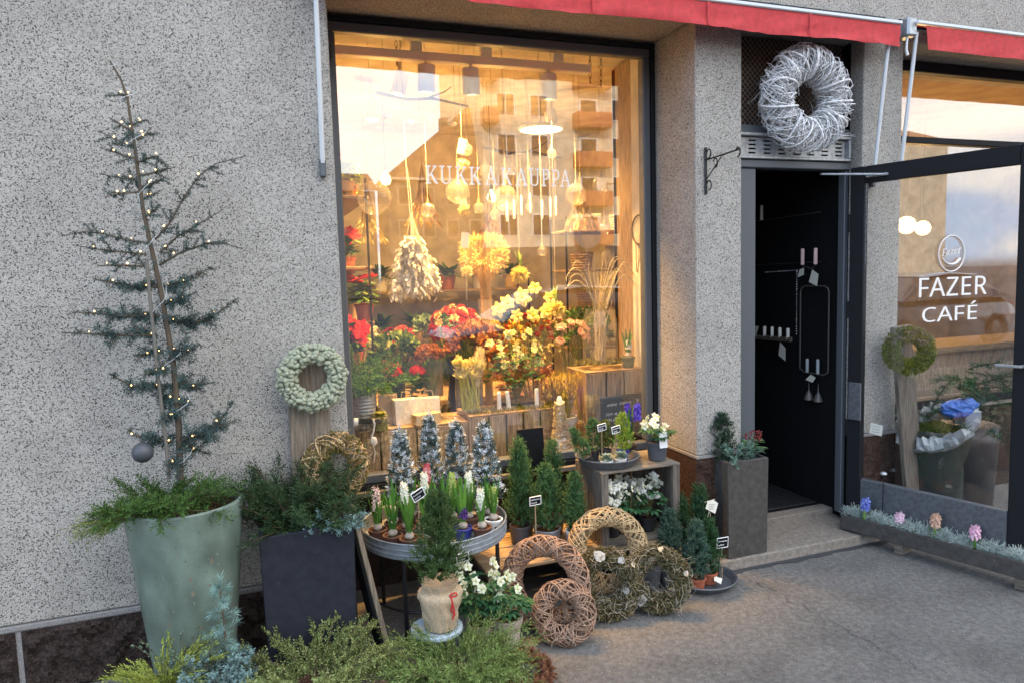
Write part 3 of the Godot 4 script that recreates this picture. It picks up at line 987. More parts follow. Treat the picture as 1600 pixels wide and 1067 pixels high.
func place() -> void:
	# ground
	var mb := MB.new()
	mb.quad(Vector3(-200, -0.12, 200), Vector3(200, -0.12, 200), Vector3(200, -0.12, -200), Vector3(-200, -0.12, -200))
	setting("road", mb, M.road)
	mb = MB.new()
	mb.between(-60, 60, -0.116, 0.0, -0.6, 3.9, 0.0)
	setting("pavement", mb, M.asphalt)
	for k in 24:
		mb = MB.new()
		mb.between(-24.0 + k * 2.0, -22.008 + k * 2.0, -0.117, 0.006, 3.904, 4.12, 0.012)
		setting("kerb_stone", mb, M.step_stone)
	mb = MB.new()
	mb.between(-60, 60, -0.116, 0.0, 42.0, 48.5, 0.0)
	setting("pavement", mb, M.road)
	# the low step before the door, a tarred joint along it, a crack across the asphalt
	mb = MB.new()
	var fr := []
	for k in 25:
		fr.append(Vector3(lerpf(2.0, 3.335, k / 24.0), 0, 0.13 + noise(51, 6.0).get_noise_1d(k * 0.1) * 0.008))
	for k in 24:
		var a: Vector3 = fr[k]
		var b: Vector3 = fr[k + 1]
		var u := Vector3(0, 0.05 + noise(52, 3.0).get_noise_1d(k * 0.1) * 0.003, 0)
		mb.quad(a + Vector3(0, 0.001, 0.006), b + Vector3(0, 0.001, 0.006), b + u, a + u)
		mb.quad(a + u, b + u, b + u + Vector3(0, 0.006, -0.012), a + u + Vector3(0, 0.006, -0.012))
		mb.quad(a + u + Vector3(0, 0.006, -0.012), b + u + Vector3(0, 0.006, -0.012), Vector3(b.x, 0.062, -0.2), Vector3(a.x, 0.062, -0.2))
	mb.quad(Vector3(3.335, 0, 0.13), Vector3(3.335, 0, -0.2), Vector3(3.335, 0.056, -0.2), Vector3(3.335, 0.056, 0.12))
	setting("doorstep", mb, M.step_stone)
	mb = MB.new()
	mb.between(2.48, 3.316, 0.0, 0.102, -0.29, -0.2, 0.004)
	setting("door_sill", mb, M.step_stone)
	mb = MB.new()
	for k in 40:
		var xa := lerpf(2.05, 4.2, k / 40.0)
		var xb := lerpf(2.05, 4.2, (k + 1) / 40.0)
		var wa := 0.035 + 0.008 * sin(k * 1.7) + 0.006 * sin(k * 0.6)
		var wb := 0.035 + 0.008 * sin((k + 1) * 1.7) + 0.006 * sin((k + 1) * 0.6)
		mb.quad(Vector3(xa, 0.004, 0.14 + wa), Vector3(xb, 0.004, 0.14 + wb), Vector3(xb, 0.004, 0.138), Vector3(xa, 0.004, 0.138))
	setting("tar_joint", mb, M.tar)
	mb = MB.new()
	var ns := noise(53, 4.0, 4)
	for k in 110:
		var q := []
		for e in [k, k + 1]:
			var t: float = e / 110.0
			q.append(Vector3(lerpf(2.33, 2.42, t) + ns.get_noise_1d(t * 3.0) * 0.05 + noise(54, 30.0, 2).get_noise_1d(t) * 0.012, 0.003, lerpf(0.26, 1.5, t)))
		var wd := 0.0006 + 0.0032 * absf(ns.get_noise_1d(k * 0.9 + 9.0))
		if ns.get_noise_1d(k * 0.23 + 40.0) > 0.22:
			continue
		mb.quad(q[1] + Vector3(-wd, 0, 0), q[1] + Vector3(wd, 0, 0), q[0] + Vector3(wd, 0, 0), q[0] + Vector3(-wd, 0, 0))
	setting("pavement_crack", mb, M.tar)
	mb = MB.new()
	rg.seed = 77
	for k in 420:
		var px := Vector3(f(0.3, 2.6), 0.0025, 0.0)
		px.z = 0.2 + absf(f(-1, 1) * f(-1, 1)) * 1.1
		mb.tint(Color(0.10, 0.085, 0.05), Color(0.30, 0.27, 0.19), f(0, 1))
		var d := Vector3(f(-1, 1), 0.05, f(-1, 1)).normalized()
		mb.blade(px, d, d.cross(Vector3.UP).normalized(), f(0.006, 0.02), f(0.0008, 0.0028))
	for k in 160:
		mb.tint(Color(0.05, 0.045, 0.04), Color(0.32, 0.31, 0.29), f(0, 1))
		mb.ball(Vector3(f(0.2, 3.4), 0.001, 0.2 + 1.4 * f(0, 1)), f(0.0012, 0.0035), 6, Vector3(1, 0.6, 1))
	var lt := setting("fallen_litter", mb, M.dry)
	lt.set_meta("kind", "stuff")
	meta(lt, "scattered dry needles, crumbs and grit on the pavement", "litter")

	# the building
	var b := thing("shop_building", "grey pebble rendered street building with hewn dark stone plinth", "building")
	mb = MB.new()
	mb.between(-12.0, 0.37, 0.29, 16.0, -0.45, 0.0, 0.006)
	part(b, "wall", mb, M.render)
	mb = MB.new()
	mb.between(0.372, 20.0, 2.86, 16.0, -0.45, 0.0, 0.006)
	part(b, "upper_wall", mb, M.render)
	mb = MB.new()
	mb.between(-12.0, 20.0, 0.0, 16.0, -11.4, -11.0, 0.0)
	part(b, "rear_wall", mb, M.render)
	for e in [-12.3, 20.0]:
		mb = MB.new()
		mb.between(e, e + 0.3, 0.0, 16.0, -11.0, 0.0, 0.0)
		part(b, "end_wall", mb, M.render)
	mb = MB.new()
	mb.between(-12.5, 20.5, 16.01, 16.4, -11.6, 0.3, 0.0)
	part(b, "roof", mb, M.road)
	for e in [[2.19, 2.475, 0.44], [3.30, 3.59, 0.1], [5.9, 6.3, 0.44]]:
		mb = MB.new()
		mb.between(e[0], e[1], 0.605, 2.858, -e[2], 0.0, 0.005)
		part(b, "pillar", mb, M.render)
		part(b, "plinth_stone", rough_block(e[0] - 0.004, e[1] + 0.004, 0.002, 0.585, 0.008, e[2] - 0.02, 0.016, int(e[0] * 100)), M.plinth_red)
		mb = MB.new()
		mb.between(e[0] - 0.006, e[1] + 0.006, 0.586, 0.604, -e[2] + 0.01, 0.008, 0.003)
		part(b, "mortar_ledge", mb, M.mortar)
	for e in [[-3.9, -2.92], [-2.9, -1.92], [-1.9, -0.945], [-0.925, -0.01], [0.008, 0.37]]:
		part(b, "plinth_stone", rough_block(e[0], e[1], 0.002, 0.262, 0.012, 0.4, 0.032, int(e[0] * 77)), M.plinth_stone)
	mb = MB.new()
	mb.between(-4.0, 0.369, 0.002, 0.27, -0.4, 0.001, 0.0)
	mb.between(-4.0, 0.369, 0.266, 0.288, -0.4, 0.009, 0.003)
	part(b, "mortar_ledge", mb, M.mortar)
	mb = MB.new()
	mb.between(0.372, 2.186, 0.002, 0.5, -0.62, -0.43, 0.003)
	part(b, "window_breast", mb, M.plinth_stone)
	mb = MB.new()
	mb.between(0.372, 2.186, 0.502, 0.53, -0.7, -0.36, 0.004)
	part(b, "window_sill", mb, M.step_stone)
	mb = MB.new()
	mb.between(3.594, 5.896, 0.002, 0.6, -0.6, -0.33, 0.003)
	part(b, "window_breast", mb, M.plinth_stone)
	mb = MB.new()
	mb.between(3.594, 5.896, 0.602, 0.63, -0.62, -0.28, 0.004)
	part(b, "window_sill", mb, M.step_stone)
	mb = MB.new()
	mb.between(3.456, 3.588, 0.002, 2.858, -0.45, -0.102, 0.0)
	part(b, "pillar_core", mb, M.render)
	mb = MB.new()
	mb.between(6.3, 20.0, 0.0, 2.858, -0.44, -0.004, 0.005)
	part(b, "wall", mb, M.render)

	shop_window()
	doorway()
	awnings()
	cafe()


func shop_window() -> void:
	var t := thing("shop_window", "large flower shop window lettered in white, framed in grey metal", "window", Vector3(0.37, 0.53, -0.41))
	var W := 1.82
	var Hh := 2.318
	var mb := MB.new()
	for e in [[0.003, W - 0.003, Hh - 0.026, Hh], [0.003, W - 0.003, 0.003, 0.03], [0.003, 0.028, 0.032, Hh - 0.028], [W - 0.028, W - 0.003, 0.032, Hh - 0.028]]:
		mb.between(e[0], e[1], e[2], e[3], -0.05, 0.03, 0.003)
	part(t, "gasket", mb, M.frame_dark)
	for e in [["frame_rail", 0.03, W - 0.03, Hh - 0.075, Hh - 0.028], ["frame_rail", 0.03, W - 0.03, 0.032, 0.08], ["frame_stile", 0.03, 0.075, 0.082, Hh - 0.077], ["frame_stile", W - 0.075, W - 0.03, 0.082, Hh - 0.077]]:
		mb = MB.new()
		mb.between(e[1], e[2], e[3], e[4], -0.04, 0.022, 0.006)
		part(t, e[0], mb, M.frame_grey)
	mb = MB.new()
	mb.between(0.076, W - 0.076, 0.081, Hh - 0.076, -0.006, 0.0, 0.0)
	part(t, "glass_pane", mb, M.shop_glass)
	var letters := "KUKKAKAUPPA"
	var xs := [0.0, 0.075, 0.158, 0.232, 0.318, 0.405, 0.488, 0.562, 0.637, 0.695, 0.745]
	var ws := [0.065, 0.066, 0.062, 0.062, 0.068, 0.062, 0.066, 0.064, 0.046, 0.046, 0.062]
	for k in letters.length():
		var tm := text_mesh(letters[k], ws[k])
		var o := part(t, "letter", tm[0], M.letter_white, Vector3(0.492 + xs[k] + ws[k] * 0.5, 1.580 - 0.006 * k / 10.0, 0.0035), Basis.from_scale(Vector3(ws[k] / tm[0].get_aabb().size.x, 0.091 / tm[0].get_aabb().size.y, 0.1)))
	# a small grey sensor box at the frame corner
	var s := thing("sensor_box", "small grey sensor box fixed at the window corner under the lintel", "sensor", Vector3(0.392, 2.66, -0.33))
	mb = MB.new()
	mb.box(Vector3.ZERO, Vector3(0.035, 0.085, 0.05), Basis.IDENTITY, 0.006)
	part(s, "housing", mb, M.frame_grey)
	mb = MB.new()
	mb.box(Vector3(0.024, -0.008, 0.004), Vector3(0.012, 0.06, 0.04), Basis.IDENTITY, 0.003)
	part(s, "lens", mb, M.black_plastic)


func doorway() -> void:
	var t := thing("door_frame", "grey metal door frame with mesh transom and slotted vent panel", "door frame", Vector3(2.475, 0.07, -0.09))
	var W := 0.825
	var mb := MB.new()
	mb.between(0.006, 0.165, 0.04, 2.066, -0.05, 0.0, 0.005)
	part(t, "jamb", mb, M.frame_grey)
	mb = MB.new()
	mb.between(W - 0.036, W - 0.006, 0.04, 2.066, -0.05, 0.0, 0.004)
	part(t, "jamb", mb, M.frame_grey)
	mb = MB.new()
	mb.between(0.004, W - 0.006, 2.068, 2.112, -0.07, 0.012, 0.005)
	part(t, "head_rail", mb, M.frame_grey)
	mb = MB.new()
	mb.between(0.004, W - 0.006, 2.254, 2.299, -0.05, 0.0, 0.004)
	part(t, "transom_rail", mb, M.frame_grey)
	# vent panel with pressed slots
	mb = MB.new()
	mb.between(0.006, W - 0.02, 2.114, 2.13, -0.03, 0.03, 0.003)
	mb.between(0.006, W - 0.02, 2.236, 2.252, -0.03, 0.03, 0.003)
	mb.between(W - 0.036, W - 0.02, 2.132, 2.234, -0.03, 0.03, 0.003)
	part(t, "vent_frame", mb, M.galvanised)
	mb = MB.new()
	var cols := [0.012, 0.115, 0.215, 0.315, 0.415, 0.515, 0.615, 0.715]
	var y := 2.132
	for r in 5:
		mb.between(0.006, W - 0.037, y, y + 0.0125, -0.01, 0.0, 0.0)
		y += 0.0125
		if r < 4:
			var xa := 0.006
			for c in cols:
				if c + 0.0 > xa:
					mb.between(xa, c, y, y + 0.0094, -0.01, -0.0005, 0.0)
				xa = c + 0.048
			mb.between(xa, W - 0.037, y, y + 0.0094, -0.01, -0.0005, 0.0)
			y += 0.0094
	part(t, "vent_panel", mb, M.galvanised)
	mb = MB.new()
	mb.between(0.006, W - 0.037, 2.131, 2.235, -0.06, -0.03, 0.0)
	part(t, "vent_backing", mb, M.frame_dark)
	# transom: diamond wire mesh before dark boards
	mb = MB.new()
	for k in range(-22, 34):
		for s in [-1, 1]:
			var p := PackedVector3Array()
			for j in 41:
				var q := j / 40.0
				var xx: float = 0.02 + (k * 0.032) + (s * q * 0.48)
				if xx > 0.01 and xx < W - 0.01:
					p.append(Vector3(xx, 2.302 + q * 0.48, -0.05 + 0.002 * s))
			if p.size() > 2:
				mb.tube(PackedVector3Array([p[0], p[p.size() - 1]]), 0.0016, 0.0016, 4, false)
	part(t, "wire_mesh", mb, M.twig_brown)
	mb = MB.new()
	mb.between(0.004, W - 0.006, 2.301, 2.785, -0.1, -0.07, 0.0)
	part(t, "transom_board", mb, M.dark_y)

	# the glass door, opened outwards past a right angle
	var d := thing("glass_door", "glazed dark metal door standing wide open towards the street", "door", Vector3(3.283, 0.085, -0.055))
	d.rotation.y = -deg_to_rad(90.0 - 15.0)
	# local x runs from the hinge to the lock side
	var L := 0.93
	var parts := [["stile", 0.0, 0.085, 0.0, 2.06, -0.02, 0.02], ["stile", L - 0.085, L, 0.0, 2.06, -0.02, 0.02], ["top_rail", 0.087, L - 0.087, 1.965, 2.06, -0.02, 0.02], ["bottom_rail", 0.087, L - 0.087, 0.0, 0.265, -0.02, 0.02]]
	for e in parts:
		mb = MB.new()
		mb.between(e[1], e[2], e[3], e[4], e[5], e[6], 0.004)
		part(d, e[0], mb, M.frame_dark if e[0] != "bottom_rail" else M.zinc_dark)
	mb = MB.new()
	mb.between(0.086, L - 0.086, 0.266, 1.964, -0.004, 0.004, 0.0)
	part(d, "glass_pane", mb, M.door_glass)
	mb = MB.new()
	mb.box(Vector3(0.05, 0.72, 0.026), Vector3(0.075, 0.22, 0.012), Basis.IDENTITY, 0.003)
	part(d, "lock_plate", mb, M.zinc_dark)
	mb = MB.new()
	for yy in [0.55, 1.25, 1.75]:
		mb.tube(PackedVector3Array([Vector3(-0.012, yy - 0.05, 0.0), Vector3(-0.012, yy + 0.05, 0.0)]), 0.009, 0.009, 8)
	part(d, "hinge", mb, M.black_metal)
	mb = MB.new()
	mb.bar(Vector3(L - 0.04, 1.0, 0.02), Vector3(L - 0.04, 1.0, 0.06), 0.014, 0.014, Vector3(1, 0, 0))
	mb.bar(Vector3(L - 0.04, 1.0, 0.055), Vector3(L - 0.15, 1.0, 0.055), 0.014, 0.014, Vector3(0, 1, 0))
	part(d, "handle", mb, M.galvanised)
	mb = MB.new()
	mb.bar(Vector3(0.10, 2.0, 0.03), Vector3(0.22, 2.0, 0.03), 0.02, 0.015, Vector3(0, 1, 0))
	mb.bar(Vector3(0.20, 2.0, 0.035), Vector3(-0.09, 2.03, 0.165), 0.012, 0.012, Vector3(0, 1, 0))
	mb.bar(Vector3(-0.09, 2.03, 0.165), Vector3(-0.16, 2.045, 0.06), 0.012, 0.012, Vector3(0, 1, 0))
	part(d, "closer_arm", mb, M.galvanised)
	var nt := thing("paper_note", "small torn paper note taped to the open door's glass", "note", Vector3(3.335, 0.655, 0.105))
	nt.rotation.y = d.rotation.y
	mb = MB.new()
	mb.box(Vector3.ZERO, Vector3(0.07, 0.062, 0.001), Basis(Vector3(0, 0, 1), -0.12), 0.0)
	part(nt, "sheet", mb, M.paper, Vector3(0, 0, 0.012))
	mb = MB.new()
	for r in 3:
		var p := PackedVector3Array()
		for j in 10:
			p.append(Vector3(lerpf(-0.024, 0.02, j / 9.0), 0.016 - 0.016 * r + (0.002 if j % 2 else -0.002), 0.0135))
		mb.tube(p, 0.0008, 0.0008, 4)
	part(nt, "handwriting", mb, M.ink)

	# wrought bracket
	var h := thing("hanging_bracket", "black wrought iron scroll bracket screwed to the rendered pillar", "bracket", Vector3(2.247, 2.1, 0.003))
	mb = MB.new()
	mb.box(Vector3(0, 0, 0.004), Vector3(0.016, 0.24, 0.006), Basis.IDENTITY, 0.002)
	part(h, "back_plate", mb, M.black_metal)
	mb = MB.new()
	mb.bar(Vector3(0, 0.055, 0.006), Vector3(0.02, 0.07, 0.26), 0.008, 0.008, Vector3(1, 0, 0))
	mb.bar(Vector3(0, -0.045, 0.008), Vector3(0.01, 0.055, 0.12), 0.007, 0.007, Vector3(1, 0, 0))
	part(h, "arm", mb, M.black_metal)
	for e in [[0.085, 0.02, 0.022], [-0.075, 0.022, 0.024], [0.03, 0.075, 0.022], [0.055, 0.255, 0.022]]:
		mb = MB.new()
		var p := PackedVector3Array()
		for j in 16:
			var a := -1.2 + 4.6 * j / 15.0
			p.append(Vector3(0.006, e[0] + cos(a) * e[2], e[1] + sin(a) * e[2] * 0.8))
		mb.tube(p, 0.0035, 0.0035, 6)
		part(h, "scroll", mb, M.black_metal)

	# vestibule behind the frame, painted black
	mb = MB.new()
	mb.between(2.44, 3.316, -0.02, 0.098, -1.276, -0.292, 0.0)
	setting("floor", mb, M.slate_board)
	mb = MB.new()
	mb.between(3.32, 3.45, 0.002, 2.98, -1.3, -0.102, 0.0)
	setting("wall_black", mb, M.slate_board)
	mb = MB.new()
	mb.between(2.44, 3.318, 0.068, 2.98, -1.36, -1.28, 0.0)
	setting("wall_black", mb, M.slate_board)
	mb = MB.new()
	mb.between(2.42, 2.485, 0.068, 2.98, -1.278, -0.45, 0.0)
	setting("wall_wood", mb, M.wood_y)
	mb = MB.new()
	mb.between(2.49, 3.318, 2.24, 2.3, -1.276, -0.2, 0.0)
	setting("vestibule_ceiling", mb, M.dark_y)
	var dm := thing("door_mat", "black ribbed rubber mat on the vestibule floor", "door mat", Vector3(2.9, 0.1, -0.62))
	mb = MB.new()
	mb.between(-0.4, 0.4, 0.0, 0.008, -0.3, 0.3, 0.003)
	part(dm, "backing", mb, M.black_plastic)
	mb = MB.new()
	for k in 22:
		mb.between(-0.38, 0.38, 0.008, 0.012, -0.29 + k * 0.027, -0.278 + k * 0.027, 0.001)
	part(dm, "rib", mb, M.frame_dark)
	var lb := thing("wall_lamp", "small orange glass lamp box over the vestibule jamb", "lamp", Vector3(2.53, 2.07, -0.40))
	mb = MB.new()
	mb.box(Vector3.ZERO, Vector3(0.06, 0.06, 0.05), Basis.IDENTITY, 0.006)
	part(lb, "housing", mb, M.wood_y)
	candle_holders()


func candle_at(parent: Node3D, p: Vector3, h: float, m: Material, r := 0.009) -> void:
	var mb := MB.new()
	mb.smooth_lathe([Vector2(0, 0), Vector2(r, 0), Vector2(r, h - 0.006), Vector2(r * 0.7, h), Vector2(0, h)], 10)
	var o := part(parent, "candle", mb, m, p)
	mb = MB.new()
	mb.tube(PackedVector3Array([Vector3(0, h, 0), Vector3(0.001, h + 0.012, 0)]), 0.0008, 0.0006, 4)
	part(o, "wick", mb, M.ink)


func paper_leaf(parent: Node3D, p: Vector3, w: float, h: float, b: Basis) -> void:
	var mb := MB.new()
	mb.poly([b * Vector3(0, h * 0.5, 0) + p, b * Vector3(w * 0.5, 0.1 * h, 0.004) + p, b * Vector3(0.1 * w, -h * 0.5, 0) + p, b * Vector3(-w * 0.5, -0.1 * h, 0.004) + p], p - b.z)
	mb.poly([b * Vector3(0, h * 0.5, -0.001) + p, b * Vector3(w * 0.5, 0.1 * h, 0.003) + p, b * Vector3(0.1 * w, -h * 0.5, -0.001) + p, b * Vector3(-w * 0.5, -0.1 * h, 0.003) + p], p + b.z)
	part(parent, "price_tag", mb, M.paper)


func candle_holders() -> void:
	# on the black wall at x = 3.37; local +z is away from that wall
	var turn := -PI / 2
	mat("candle_pink", lin(0.62, 0.42, 0.40), 0.5)
	mat("candle_white", lin(0.68, 0.66, 0.6), 0.5)
	mat("candle_grey", lin(0.30, 0.33, 0.34), 0.5)
	mat("wire", lin(0.10, 0.09, 0.08), 0.5, 0.4)
	var wall_x := 3.318
	var a := thing("candle_holder", "wire candle holder with two pale pink candles on the black wall", "candle holder", Vector3(wall_x, 1.60, -0.373), turn, "candle holders on the black wall")
	var mb := MB.new()
	mb.tube(PackedVector3Array([Vector3(-0.06, 0, 0.05), Vector3(0.0, -0.02, 0.03), Vector3(0.06, 0, 0.05)]), 0.003, 0.003, 5)
	mb.tube(PackedVector3Array([Vector3(0, -0.02, 0.004), Vector3(0, -0.02, 0.05)]), 0.003, 0.003, 5)
	part(a, "wire_arm", mb, M.wire)
	candle_at(a, Vector3(-0.055, 0.004, 0.05), 0.1, M.candle_pink, 0.012)
	candle_at(a, Vector3(0.055, 0.004, 0.05), 0.1, M.candle_pink, 0.012)
	paper_leaf(a, Vector3(0.05, -0.08, 0.055), 0.09, 0.11, Basis(Vector3(0, 0, 1), 0.3))
	paper_leaf(a, Vector3(-0.06, -0.045, 0.055), 0.08, 0.05, Basis(Vector3(0, 0, 1), 0.7))
	var b := thing("candle_holder", "bark covered candle rail with four short white candles and paper tags", "candle holder", Vector3(wall_x, 1.115, -0.72), turn, "candle holders on the black wall")
	mb = MB.new()
	mb.bar(Vector3(-0.22, 0, 0.05), Vector3(0.2, 0.01, 0.05), 0.02, 0.03, Vector3(0, 1, 0))
	part(b, "rail", mb, M.bark)
	for k in 4:
		candle_at(b, Vector3(-0.06 + k * 0.075, 0.012, 0.05), 0.07, M.candle_white, 0.011)
	paper_leaf(b, Vector3(-0.15, 0.04, 0.08), 0.17, 0.09, Basis(Vector3(0, 0, 1), 0.4))
	paper_leaf(b, Vector3(0.15, -0.07, 0.08), 0.08, 0.13, Basis(Vector3(0, 0, 1), 0.35))
	var c := thing("candle_holder", "tall rounded wire frame holder with two grey candles and bell snuffers", "candle holder", Vector3(wall_x, 0.945, -0.345), turn, "candle holders on the black wall")
	mb = MB.new()
	var p := PackedVector3Array([Vector3(-0.12, 0, 0.03), Vector3(-0.12, 0.49, 0.03), Vector3(-0.108, 0.515, 0.03), Vector3(-0.08, 0.525, 0.03), Vector3(0.08, 0.525, 0.03), Vector3(0.108, 0.515, 0.03), Vector3(0.12, 0.49, 0.03), Vector3(0.12, 0.0, 0.03), Vector3(0.08, -0.02, 0.03), Vector3(-0.08, -0.02, 0.03), Vector3(-0.12, 0, 0.03)])
	mb.tube(p, 0.005, 0.005, 6, false)
	part(c, "wire_frame", mb, M.wire)
	candle_at(c, Vector3(-0.045, -0.015, 0.04), 0.085, M.candle_grey, 0.01)
	candle_at(c, Vector3(0.045, -0.015, 0.04), 0.09, M.candle_grey, 0.01)
	paper_leaf(c, Vector3(0.0, -0.05, 0.05), 0.09, 0.05, Basis(Vector3(0, 0, 1), 0.15))
	for s in [-0.04, 0.04]:
		mb = MB.new()
		mb.smooth_lathe([Vector2(0.03, -0.06), Vector2(0.022, -0.03), Vector2(0.004, 0.0), Vector2(0.002, 0.05)], 12)
		part(c, "bell_snuffer", mb, M.wire, Vector3(s, -0.13, 0.03))
	var d := thing("candle_shelf", "thin wire shelf with two white candles high on black wall", "candle holder", Vector3(wall_x, 1.91, -0.85), turn, "candle holders on the black wall")
	mb = MB.new()
	mb.tube(PackedVector3Array([Vector3(-0.2, 0, 0.03), Vector3(0.55, 0.01, 0.03)]), 0.003, 0.003, 5)
	mb.tube(PackedVector3Array([Vector3(-0.2, -0.3, 0.02), Vector3(0.55, -0.29, 0.02)]), 0.002, 0.002, 5)
	part(d, "wire_shelf", mb, M.wire)
	candle_at(d, Vector3(-0.1, 0.004, 0.03), 0.09, M.candle_white, 0.011)
	candle_at(d, Vector3(0.01, 0.004, 0.03), 0.1, M.candle_white, 0.011)
	var e := thing("icicle_garland", "string of small white beads hanging on the black wall", "garland", Vector3(wall_x, 1.56, -0.72), turn)
	mb = MB.new()
	for k in 26:
		mb.ball(Vector3(0.2, -k * 0.016, 0.012), f(0.0025, 0.005), 6)
	for k in 16:
		mb.ball(Vector3(0.2 - k * 0.02, 0.01 - 0.0006 * k, 0.012), f(0.0025, 0.0045), 6)
	part(e, "beads", mb, M.candle_white)


func awnings() -> void:
	var t := thing("awning", "red canvas awning retracted above the flower shop window and door", "awning", Vector3(0.3, 2.77, 0.0))
	var L := 3.10
	var mb := MB.new()
	var ns := noise(61, 2.2, 4)
	var nx := 60
	var ny := 5
	var vp := func(i, j) -> Vector3:
		var xx: float = L * i / nx
		var q: float = float(j) / ny
		return Vector3(xx, 0.115 * (1.0 - q) + (0.004 * sin(xx * 5.0) + ns.get_noise_1d(xx * 3.0 + 7.0) * 0.008) * q, 0.145 + ns.get_noise_2d(xx * 2.0, q * 0.6) * 0.02 * q + 0.004 * q)
	for i in nx:
		for j in ny:
			mb.quad(vp.call(i, j + 1), vp.call(i + 1, j + 1), vp.call(i + 1, j), vp.call(i, j))
			mb.quad(vp.call(i + 1, j + 1) - Vector3(0, 0, 0.0015), vp.call(i, j + 1) - Vector3(0, 0, 0.0015), vp.call(i, j) - Vector3(0, 0, 0.0015), vp.call(i + 1, j) - Vector3(0, 0, 0.0015))
	part(t, "valance", resmooth(mb), M.red_canvas)
	for xx in [0.62, 1.24, 1.86, 2.48]:
		mb = MB.new()
		mb.between(xx - 0.006, xx + 0.006, 0.004, 0.113, 0.1545, 0.1575, 0.001)
		part(t, "seam", mb, M.red_canvas)
	mb = MB.new()
	for i in nx:
		var a: Vector3 = vp.call(i, 0)
		var b: Vector3 = vp.call(i + 1, 0)
		for j in 4:
			var q0 := j / 4.0
			var q1 := (j + 1) / 4.0
			var w := func(pp: Vector3, q: float) -> Vector3: return Vector3(pp.x, lerpf(0.128, 0.15, q) - 0.008 * sin(q * PI), lerpf(0.135, 0.03, q))
			mb.quad(w.call(a, q0), w.call(b, q0), w.call(b, q1), w.call(a, q1))
	part(t, "canopy", mb, M.red_canvas)
	mb = MB.new()
	mb.between(-0.01, L + 0.01, 0.116, 0.136, 0.125, 0.155, 0.005)
	part(t, "front_bar", mb, M.white_metal)
	mb = MB.new()
	mb.tube(PackedVector3Array([Vector3(0, 0.172, 0.03), Vector3(L, 0.172, 0.03)]), 0.022, 0.022, 14)
	part(t, "roller", mb, M.frame_dark)
	for xx in [0.018, L + 0.01 - 0.05]:
		mb = MB.new()
		var top := Vector3(xx, 0.11, 0.115)
		var low := Vector3(xx, -0.68, 0.022)
		mb.tube(PackedVector3Array([top, low]), 0.011, 0.011, 10)
		var arm := part(t, "arm", mb, M.white_metal)
		mb = MB.new()
		mb.box(low + Vector3(0, -0.02, -0.007), Vector3(0.026, 0.075, 0.028), Basis.IDENTITY, 0.004)
		part(arm, "pivot", mb, M.frame_grey)
	var t2 := thing("awning", "red canvas awning retracted above the cafe window beside the door", "awning", Vector3(3.52, 2.77, 0.0))
	L = 2.9
	mb = MB.new()
	for i in nx:
		for j in ny:
			var e := func(ii, jj) -> Vector3:
				var xx: float = 0.07 + L * ii / nx
				var q: float = float(jj) / ny
				return Vector3(xx + (0.02 * q if ii == 0 else 0.0), 0.128 * (1.0 - q), 0.145 + ns.get_noise_2d(xx * 2.0 + 50.0, q) * 0.012 * q)
			mb.quad(e.call(i, j + 1), e.call(i + 1, j + 1), e.call(i + 1, j), e.call(i, j))
			mb.quad(e.call(i + 1, j + 1) - Vector3(0, 0, 0.0015), e.call(i, j + 1) - Vector3(0, 0, 0.0015), e.call(i, j) - Vector3(0, 0, 0.0015), e.call(i + 1, j) - Vector3(0, 0, 0.0015))
	part(t2, "valance", resmooth(mb), M.red_canvas)
	mb = MB.new()
	mb.between(0.0, L + 0.1, 0.13, 0.15, 0.125, 0.155, 0.005)
	part(t2, "front_bar", mb, M.white_metal)
	mb = MB.new()
	mb.tube(PackedVector3Array([Vector3(0, 0.172, 0.03), Vector3(L, 0.172, 0.03)]), 0.022, 0.022, 14)
	part(t2, "roller", mb, M.frame_dark)
	mb = MB.new()
	mb.quad(Vector3(0.07, 0.142, 0.135), Vector3(L, 0.142, 0.135), Vector3(L, 0.158, 0.04), Vector3(0.07, 0.158, 0.04))
	part(t2, "canopy", mb, M.red_canvas)
	mb = MB.new()
	mb.box(Vector3(-0.015, 0.12, 0.07), Vector3(0.07, 0.1, 0.13), Basis.IDENTITY, 0.01)
	part(t2, "end_housing", mb, M.galvanised)
	mb = MB.new()
	mb.tube(PackedVector3Array([Vector3(-0.03, 0.07, 0.11), Vector3(-0.035, 0.0, 0.11), Vector3(-0.03, -0.03, 0.115)]), 0.006, 0.009, 8)
	part(t2, "crank_eye", mb, M.white_metal)
	mb = MB.new()
	mb.tube(PackedVector3Array([Vector3(0.04, 0.1, 0.11), Vector3(0.035, -0.68, 0.022)]), 0.011, 0.011, 10)
	part(t2, "arm", mb, M.white_metal)


